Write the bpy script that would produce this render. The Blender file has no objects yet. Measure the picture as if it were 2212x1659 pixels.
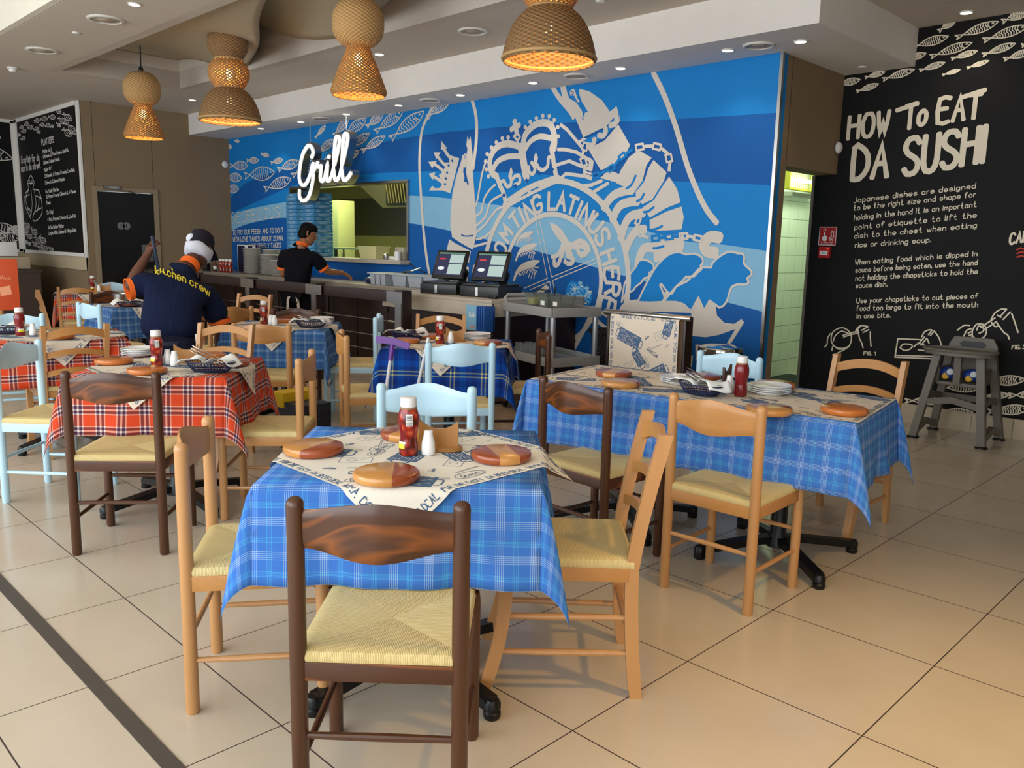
import bpy, bmesh, math, random
from math import sin, cos, pi, radians as R, sqrt
from mathutils import Vector as V, Matrix
from mathutils.geometry import tessellate_polygon
S = bpy.context.scene
COL = S.collection
random.seed(7)

# ---------------------------------------------------------------- camera
def make_camera(f_px=1789.0, pitch=9.479, yaw=44.774, roll=1.233, h=1.42):
    p, y, r = R(pitch), R(yaw), R(roll)
    fw = V((-sin(y)*cos(p), cos(y)*cos(p), -sin(p)))
    rt0 = V((cos(y), sin(y), 0)); up0 = rt0.cross(fw)
    rt = cos(r)*rt0 + sin(r)*up0; up = rt.cross(fw)
    cd = bpy.data.cameras.new('camera'); co = bpy.data.objects.new('camera', cd); COL.objects.link(co)
    cd.sensor_fit = 'HORIZONTAL'; cd.sensor_width = 36.0; cd.lens = 36.0*f_px/2212.0
    cd.clip_start = 0.05; cd.clip_end = 200
    m = Matrix.Identity(4)
    for i, a in enumerate((rt, up, -fw)):
        for k in range(3): m[k][i] = a[k]
    m[2][3] = h
    co.matrix_world = m
    S.camera = co
make_camera()

# ---------------------------------------------------------------- world, daylight, exposure
S.view_settings.view_transform = 'Standard'; S.view_settings.look = 'None'
S.view_settings.exposure = 0.22; S.view_settings.gamma = 1.0; S.view_settings.use_curve_mapping = False
W = bpy.data.worlds.new('daylight'); S.world = W; W.use_nodes = True
W.node_tree.nodes['Background'].inputs[0].default_value = (0.80, 0.90, 1.0, 1)
W.node_tree.nodes['Background'].inputs[1].default_value = 0.7
def area(name, loc, aim, sx, sy, power, col=(1, 1, 1)):
    l = bpy.data.lights.new(name, 'AREA'); l.shape = 'RECTANGLE'; l.size = sx; l.size_y = sy; l.energy = power; l.color = col
    o = bpy.data.objects.new(name, l); COL.objects.link(o); o.location = loc
    o.rotation_euler = (V(aim)-V(loc)).to_track_quat('-Z', 'Y').to_euler()
    return o
# daylight through the glazed shop front behind and to the left of the camera
area('shopfront_daylight', (-4.0, -3.2, 1.9), (-4.5, 3, 1.0), 11, 2.6, 400, (0.93, 0.97, 1.0))
area('side_window_daylight', (2.6, -0.6, 1.8), (-3, 3.0, 1.0), 3.0, 2.4, 30, (1.0, 0.96, 0.9))
def spot(name, loc, power, angle=100, col=(1, .86, .66), r=.04, aim=None, blend=.8):
    l = bpy.data.lights.new(name, 'SPOT'); l.energy = power; l.spot_size = R(angle); l.spot_blend = blend; l.color = col; l.shadow_soft_size = r
    o = bpy.data.objects.new(name, l); COL.objects.link(o); o.location = loc
    if aim: o.rotation_euler = (V(aim)-V(loc)).to_track_quat('-Z', 'Y').to_euler()
    return o
def point(name, loc, power, col=(1, .6, .28), r=.03):
    l = bpy.data.lights.new(name, 'POINT'); l.energy = power; l.color = col; l.shadow_soft_size = r
    o = bpy.data.objects.new(name, l); COL.objects.link(o); o.location = loc
    return o
spot('warm_ceiling_spot', (0.35, 2.25, 2.9), 190, 80, (1, .56, .10), .08, (-0.25, 2.35, 0), 1.0)

# ---------------------------------------------------------------- materials
def lin(c):
    if isinstance(c, str): c = tuple(int(c[i:i+2], 16) for i in (0, 2, 4))
    return tuple(((v/255)/12.92 if v/255 <= .04045 else ((v/255+.055)/1.055)**2.4) for v in c)+(1,)
MATS = {}
class N:
    """tiny node helper"""
    def __init__(s, name, rough=.6, metal=0, spec=.5):
        s.m = bpy.data.materials.new(name); s.m.use_nodes = True; s.t = s.m.node_tree
        s.b = s.t.nodes['Principled BSDF']; s.out = s.t.nodes['Material Output']
        s.b.inputs['Roughness'].default_value = rough; s.b.inputs['Metallic'].default_value = metal
        s.b.inputs['Specular IOR Level'].default_value = spec
    def n(s, typ, **kw):
        x = s.t.nodes.new(typ)
        for k, v in kw.items():
            if k.startswith('i_'):
                kk = k[2:]; kk = int(kk) if kk.isdigit() else kk
                if hasattr(v, 'is_output') or isinstance(v, bpy.types.NodeSocket): s.t.links.new(v, x.inputs[kk])
                else: x.inputs[kk].default_value = v
            else: setattr(x, k, v)
        return x
    def lk(s, a, b): s.t.links.new(a, b)
    def math(s, op, a, b=None, c=None):
        x = s.t.nodes.new('ShaderNodeMath'); x.operation = op
        for i, v in enumerate((a, b, c)):
            if v is None: continue
            if isinstance(v, bpy.types.NodeSocket): s.lk(v, x.inputs[i])
            else: x.inputs[i].default_value = v
        return x.outputs[0]
    def mix(s, f, a, b, blend='MIX'):
        x = s.t.nodes.new('ShaderNodeMix'); x.data_type = 'RGBA'; x.blend_type = blend
        for sock, v in ((x.inputs[0], f), (x.inputs[6], a), (x.inputs[7], b)):
            if isinstance(v, bpy.types.NodeSocket): s.lk(v, sock)
            else: sock.default_value = v
        return x.outputs[2]
    def ramp(s, f, stops, interp='LINEAR'):
        x = s.t.nodes.new('ShaderNodeValToRGB'); r = x.color_ramp; r.interpolation = interp
        while len(r.elements) < len(stops): r.elements.new(.5)
        for e, (p, c) in zip(r.elements, stops): e.position = p; e.color = c
        s.lk(f, x.inputs[0]); return x.outputs[0]
    def co(s, kind='Object'): return s.t.nodes.new('ShaderNodeTexCoord').outputs[kind]
    def map(s, vec, scale=(1, 1, 1), loc=(0, 0, 0), rot=(0, 0, 0)):
        x = s.n('ShaderNodeMapping'); s.lk(vec, x.inputs[0]); x.inputs['Scale'].default_value = scale
        x.inputs['Location'].default_value = loc; x.inputs['Rotation'].default_value = rot; return x.outputs[0]
    def noise(s, vec, scale=5, detail=3, dist=0):
        x = s.n('ShaderNodeTexNoise'); s.lk(vec, x.inputs['Vector']); x.inputs['Scale'].default_value = scale
        x.inputs['Detail'].default_value = detail; x.inputs['Distortion'].default_value = dist; return x.outputs[0]
    def sep(s, vec):
        x = s.n('ShaderNodeSeparateXYZ'); s.lk(vec, x.inputs[0]); return x.outputs
    def color(s, c):
        if isinstance(c, bpy.types.NodeSocket): s.lk(c, s.b.inputs['Base Color'])
        else: s.b.inputs['Base Color'].default_value = c
    def bump(s, h, strength=.3, dist=.01):
        x = s.n('ShaderNodeBump'); s.lk(h, x.inputs['Height']); x.inputs['Strength'].default_value = strength
        x.inputs['Distance'].default_value = dist; s.lk(x.outputs[0], s.b.inputs['Normal'])
def plain(name, c, rough=.6, metal=0, spec=.5, var=.06):
    """solid paint, plastic or metal with a little procedural unevenness"""
    if name in MATS: return MATS[name]
    n = N(name, rough, metal, spec); c = lin(c)
    f = n.noise(n.co(), 9, 4)
    d = tuple(max(0, v*(1-var*1.5)) for v in c[:3])+(1,); e = tuple(min(1, v*(1+var*1.5)) for v in c[:3])+(1,)
    n.color(n.mix(f, d, e)); MATS[name] = n.m
    return n.m
def emit(name, c, strength):
    if name in MATS: return MATS[name]
    n = N(name); n.color(lin(c)); n.b.inputs['Emission Color'].default_value = lin(c); n.b.inputs['Emission Strength'].default_value = strength
    MATS[name] = n.m; return n.m
def glass(name, c=(225, 235, 232), rough=.05, alpha=None):
    if name in MATS: return MATS[name]
    n = N(name, rough); n.color(lin(c)); n.b.inputs['Transmission Weight'].default_value = .92; n.b.inputs['IOR'].default_value = 1.25
    MATS[name] = n.m; return n.m
def wood(name, base, dark, streak, scale=(2, 26, 26), rough=.35, amt=.5, ring=0):
    if name in MATS: return MATS[name]
    n = N(name, rough); v = n.map(n.co(), scale)
    f1 = n.noise(v, 2.2, 5, .6); f2 = n.noise(n.map(n.co(), tuple(a*.35 for a in scale)), 1.6, 2, 1.2)
    c = n.mix(n.math('MULTIPLY', f1, amt), lin(base), lin(dark))
    if ring:
        w = n.math('ABSOLUTE', n.math('SUBTRACT', n.math('FRACT', n.math('MULTIPLY', f2, ring)), .5))
        k = n.ramp(w, [(0, (1, 1, 1, 1)), (.10, (0, 0, 0, 1))])
        c = n.mix(n.math('MULTIPLY', k, .75), c, lin(streak))
    else: c = n.mix(n.math('MULTIPLY', f2, .35), c, lin(streak))
    n.color(c); n.bump(f1, .08, .003); MATS[name] = n.m; return n.m

# ---------------------------------------------------------------- mesh helpers
class B:
    def __init__(s): s.bm = bmesh.new(); s.mi = 0; s.uv = None
    def f(s, vs):
        try: x = s.bm.faces.new(vs); x.material_index = s.mi; return x
        except ValueError: return None
    def v(s, p): return s.bm.verts.new(p)
    def box(s, c, d, rz=0, bev=0, M=None):
        x, y, z = (a/2 for a in d); m = M or (Matrix.Translation(c) @ Matrix.Rotation(rz, 4, 'Z'))
        q = [s.v(m @ V((sx*x, sy*y, sz*z))) for sz in (-1, 1) for sx, sy in ((-1, -1), (1, -1), (1, 1), (-1, 1))]
        fs = [s.f([q[i] for i in k]) for k in ((3, 2, 1, 0), (4, 5, 6, 7), (0, 1, 5, 4), (1, 2, 6, 5), (2, 3, 7, 6), (3, 0, 4, 7))]
        if bev:
            r = bmesh.ops.bevel(s.bm, geom=list({e for f in fs for e in f.edges}), offset=bev, segments=2, affect='EDGES', profile=.6)
            for f in r['faces']: f.material_index = s.mi
        return s
    def lathe(s, prof, n=24, c=(0, 0, 0), M=None, cap=True):
        m = M or Matrix.Translation(c); rings = []
        for r, z in prof:
            if r < 1e-6: rings.append([s.v(m @ V((0, 0, z)))])
            else: rings.append([s.v(m @ V((r*cos(2*pi*i/n), r*sin(2*pi*i/n), z))) for i in range(n)])
        for a, b in zip(rings, rings[1:]):
            for i in range(n):
                j = (i+1) % n
                if len(a) == 1 and len(b) == 1: continue
                if len(a) == 1: s.f([a[0], b[j], b[i]][::-1])
                elif len(b) == 1: s.f([a[i], a[j], b[0]])
                else: s.f([a[i], a[j], b[j], b[i]])
        if cap:
            if len(rings[0]) > 1: s.f(rings[0][::-1])
            if len(rings[-1]) > 1: s.f(rings[-1])
        return s
    def tube(s, pts, r, n=10, cap=True, rr=None, sq=None):
        """round bar along pts (sq=(w,t): rectangular section, w across x-ish)"""
        P = [V(p) for p in pts]; rings = []; ref = None
        for i, p in enumerate(P):
            t = (P[min(i+1, len(P)-1)]-P[max(i-1, 0)]).normalized()
            if ref is None: ref = V((1, 0, 0)) if abs(t.x) < .9 else V((0, 0, 1))
            a = (ref-t*ref.dot(t)).normalized(); b = t.cross(a); ref = a
            q = rr[i] if rr else r
            if sq:
                w, h = sq[0]/2, sq[1]/2; ring = [p+a*(w*sx)+b*(h*sy) for sx, sy in ((-1, -1), (1, -1), (1, 1), (-1, 1))]
            else: ring = [p+(a*cos(2*pi*k/n)+b*sin(2*pi*k/n))*q for k in range(n)]
            rings.append([s.v(x) for x in ring])
        m = len(rings[0])
        for a, b in zip(rings, rings[1:]):
            for k in range(m): s.f([a[k], a[(k+1) % m], b[(k+1) % m], b[k]])
        if cap: s.f(rings[0][::-1]); s.f(rings[-1])
        return s
    def grid(s, fn, nu, nv, uv=None, flip=False):
        g = [[s.v(fn(i/nu, j/nv)) for j in range(nv+1)] for i in range(nu+1)]
        for i in range(nu):
            for j in range(nv):
                k = [(i, j), (i+1, j), (i+1, j+1), (i, j+1)]
                if flip: k = k[::-1]
                fc = s.f([g[a][b] for a, b in k])
                if uv and fc:
                    L = s.bm.loops.layers.uv.verify()
                    for l, (a, b) in zip(fc.loops, k): l[L].uv = uv(a/nu, b/nv)
        return s
    def poly(s, pts):
        pts = [V(p) for p in pts]; vs = [s.v(p) for p in pts]
        for t in tessellate_polygon([pts]): s.f([vs[i] for i in t])
        return s
    def prism(s, pts, ext):
        """closed outline pts extruded by vector ext"""
        ext = V(ext); pts = [V(p) for p in pts]; a = [s.v(p) for p in pts]; b = [s.v(p+ext) for p in pts]; n = len(pts)
        for t in tessellate_polygon([pts]): s.f([a[i] for i in t]); s.f([b[i] for i in t][::-1])
        for i in range(n): s.f([a[i], a[(i+1) % n], b[(i+1) % n], b[i]])
        bmesh.ops.recalc_face_normals(s.bm, faces=list(s.bm.faces)); return s
def obj(name, b, mats, parent=None, loc=(0, 0, 0), rz=0, smooth=35, kind=None, solid=0):
    me = bpy.data.meshes.new(name); b.bm.to_mesh(me); b.bm.free()
    for m in (mats if isinstance(mats, (list, tuple)) else [mats]): me.materials.append(m)
    if smooth:
        me.polygons.foreach_set('use_smooth', [True]*len(me.polygons)); me.set_sharp_from_angle(angle=R(smooth))
    o = bpy.data.objects.new(name, me); COL.objects.link(o); o.location = loc; o.rotation_euler = (0, 0, rz)
    if parent: o.parent = parent
    if kind: o['kind'] = kind
    if solid:
        sm = o.modifiers.new('thickness', 'SOLIDIFY'); sm.thickness = solid; sm.offset = 0
    return o
def tag(o, label, cat, group=None):
    o['label'] = label; o['category'] = cat
    if group: o['group'] = group
    return o
def thing(name, label, cat, loc=(0, 0, 0), rz=0, group=None):
    o = bpy.data.objects.new(name, None); COL.objects.link(o); o.location = loc; o.rotation_euler = (0, 0, rz)
    o.empty_display_size = .05
    return tag(o, label, cat, group)
def dup(root, loc, rz=0, label=None, group=None, parent=None):
    def cp(o, par):
        c = o.copy(); COL.objects.link(c)
        if par: c.parent = par
        for ch in list(o.children): cp(ch, c)
        return c
    r = cp(root, None); r.location = loc; r.rotation_euler = (0, 0, rz)
    if label: r['label'] = label
    if group: r['group'] = group
    return r

# ---------------------------------------------------------------- flat art: polygons, ribbons, hand lettering
def spline(P, n, closed=False):
    P = [V(p) for p in P]; out = []; N_ = len(P)
    for i in range(N_ if closed else N_-1):
        if closed: a, b, c, d = P[i-1], P[i], P[(i+1) % N_], P[(i+2) % N_]
        else: a, b, c, d = P[max(i-1, 0)], P[i], P[i+1], P[min(i+2, N_-1)]
        for k in range(n):
            t = k/n; out.append(.5*((2*b)+(c-a)*t+(2*a-5*b+4*c-d)*t*t+(3*b-a-3*c+d)*t**3))
    if not closed: out.append(P[-1])
    return out
def strip2d(P, w, cap=True):
    """left/right offset outlines of a 2-D polyline"""
    P = [V(p[:2]) for p in P]; Q = [P[0]]
    for p in P[1:]:
        if (p-Q[-1]).length > 1e-7: Q.append(p)
    P = Q
    if len(P) < 2: P = [P[0], P[0]+V((w*.01, 0))]
    W_ = [w]*len(P)
    if cap:
        a = (P[0]-P[1]).normalized(); b = (P[-1]-P[-2]).normalized()
        P = [P[0]+a*w*.42, P[0]+a*w*.18]+P[1:-1]+[P[-1]+b*w*.18, P[-1]+b*w*.42]
        W_ = [w*.5, w]+[w]*(len(P)-4)+[w, w*.5]
    L, Rr = [], []
    for i, p in enumerate(P):
        d0 = (P[i]-P[i-1]).normalized() if i else (P[1]-P[0]).normalized()
        d1 = (P[i+1]-P[i]).normalized() if i < len(P)-1 else d0
        t = d0+d1
        t = t.normalized() if t.length > .05 else d1
        n = V((-t.y, t.x)); k = 1/max(.45, n.dot(V((-d1.y, d1.x))))
        L.append(p+n*W_[i]/2*k); Rr.append(p-n*W_[i]/2*k)
    return L, Rr
GL = {}
for _l in '''A022942;1535|B02093948360636443202|C4839190704123243|D02092947442202|E49090242;0636|F490902;0636|G48391907041232434525|H0209;4249;0646|I0209|J3934221203|K0209;490642|L090242|M0209254942|N02094249|O190704123244473919|P02093948473606|Q190704123244473919;2442|R02093948473606;2642|S483919080716354443321203|T0949;2922|U090412324449|V092249|W0912263249|X0942;4902|Y092649;2622|Z09490242|a3526160503122233;3632|b0902;0516263533221203|c35261605031222 33|d3932;3526160503122233|e04343526160503122233|f38291812;0626|g3526160503122233;3631201001|h0902;0516263532|i0602;0708|j161100;1718|k0902;360432|l0902|m0602;05162522;25364542|n0602;0516263532|o160503122233352616|p0600;0516263533221203|q3630;3526160503122233|r0602;051626|s35261605142433221203|t19132232;0626|u0603122233;3632|v061226|w0612253246|x0632;3602|y0613;3600|z06360232|0190704123244473919|1082922|208193948360242|3081939483626354443320 203|4390444;3932|539090636443202|639180412324435 1504|!0904;0203|.0203|,0301|-0535|&4214080 9192806030212 44|/0039'''.split('|'):
    GL[_l[0]] = [[(int(q[i]), int(q[i+1])-2) for i in range(0, len(q)-1, 2)] for q in _l[1:].replace(' ', '').split(';')]
def strokes(s, gap=1.7, space=3.2):
    """single-stroke lettering; cap height 7 units -> 1"""
    x = 0; out = []
    for ch in s:
        if ch == ' ': x += space; continue
        g = GL.get(ch)
        if not g: continue
        for st in g: out.append([((x+a)/7, b/7) for a, b in st])
        x += max(a for st in g for a, b in st)+gap
    return out, max(.1, (x-gap)/7)
def soften(st):
    return [tuple(p) for p in spline([V((a, b)) for a, b in st], 2)] if len(st) > 3 else st
class Flat(B):
    """lays 2-D art on a vertical wall plane y=Y (facing -y) or any pos(u,v,layer)"""
    def __init__(s, pos): super().__init__(); s.pos = pos; s.k = 0
    def rib(s, P, w, lay, mi, sm=0):
        if sm: P = spline([V(p) for p in P], sm)
        L, Q = strip2d(P, w); s.mi = mi
        s.k = (s.k+1) % 70; lay += s.k*.013
        a = [s.v(s.pos(p.x, p.y, lay+i*.0008)) for i, p in enumerate(L)]; b = [s.v(s.pos(p.x, p.y, lay+i*.0008)) for i, p in enumerate(Q)]
        for i in range(len(a)-1): s.f([b[i], b[i+1], a[i+1], a[i]])
    def pol(s, P, lay, mi, sm=0):
        if sm: P = spline([V(p) for p in P], sm, True)
        P = [V((p[0], p[1], 0)) for p in P]; s.mi = mi
        s.k = (s.k+1) % 70; lay += s.k*.013
        vs = [s.v(s.pos(p.x, p.y, lay)) for p in P]
        for t in tessellate_polygon([P]):
            a, b, c = (P[i] for i in t)
            t = t if (b-a).cross(c-a).z > 0 else t[::-1]
            s.f([vs[i] for i in t])
    def text(s, txt, x0, z0, x1, z1, h0, h1, w, lay, mi, jit=0):
        st, W_ = strokes(txt)
        for q in st:
            q = soften(q)
            P = []
            for a, b in q:
                t = a/W_; P.append((x0+(x1-x0)*t, z0+(z1-z0)*t+(h0+(h1-h0)*t)*b))
            s.rib(P, w, lay, mi)
    def fish(s, A, lw, ns, lay, mi):
        t, h, c0, c1 = (V((A[i], A[i+1])) for i in (0, 2, 4, 6)); d = h-t; n = c1-c0
        f = lambda a, b: t+d*a+n*b
        sh = ((0, .28), (.12, .1), (.22, -.08), (.38, -.36), (.6, -.5), (.8, -.38), (.93, -.16), (1, 0))
        s.rib([f(a, b) for a, b in sh], lw, lay, mi, 2); s.rib([f(a, -b) for a, b in sh], lw, lay, mi, 2)
        s.rib([f(0, .28), f(.05, 0), f(0, -.28)], lw, lay, mi)
        for k in range(ns):
            a = .3+.42*k/(ns-1); m = .36*sin(pi*(a-.1))
            s.rib([f(a+.02, -m), f(a-.01, -m/3), f(a+.02, m/3), f(a, m)], lw*.8, lay, mi)
        s.rib([f(.8, -.3), f(.76, 0), f(.8, .3)], lw*.8, lay, mi, 2); s.rib([f(.87, -.06), f(.89, -.03)], lw*1.4, lay, mi)
def wallpos(Y): return lambda u, v, lay: V((u, Y-.0012-lay*.0007, v))
def art(fl, P, Rb, cm):
    pr = lambda a: [(a[i]/1000, a[i+1]/1000) for i in range(0, len(a), 2)]
    for lay, c, sm, a in P: fl.pol(pr(a), lay, cm[c], sm)
    for x in Rb:
        if x[0] == 'F': fl.fish([q/1000 for q in x[3]], x[1]/1000, x[2], 3, cm['w'])
        else: fl.rib(pr(x[4]), x[2]/1000, x[0], cm[x[1]], x[3])
# ---------------------------------------------------------------- art outlines, millimetres on their wall (x, z)
BND=[[-12554,1954,-12491,2007,-12232,2142,-11926,2254,-11458,2338,-10982,2399,-10410,2426,-9818,2482,-9136,2574,-8755,2599,-8277,2631,-7300,2650,-6986,2644,-6276,2629,-5603,2607,-4733,2545,-4143,2518,-3252,2486],[-12569,1765,-12488,1791,-12137,1876,-11407,2017,-10576,2174,-9825,2240,-8760,2261,-8050,2253,-7295,2229,-6753,2198,-6121,2160,-5546,2103,-4194,1999,-3834,1974,-3207,1929],[-12572,1720,-12492,1737,-12139,1841,-11413,1916,-10632,1967,-9833,1993,-8763,1998,-7927,1976,-7292,1934,-6746,1875,-5910,1782,-5349,1707,-5095,1679,-4682,1614,-4076,1489,-3799,1475,-3165,1405],[-12588,1511,-12508,1529,-12155,1611,-11782,1672,-11082,1736,-10642,1741,-9841,1742,-8767,1718,-7926,1658,-7287,1584,-7204,1569,-6518,1468,-5896,1377,-5330,1280,-4812,1185,-4661,1152,-3960,1042,-3526,971,-3135,904]]
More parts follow.
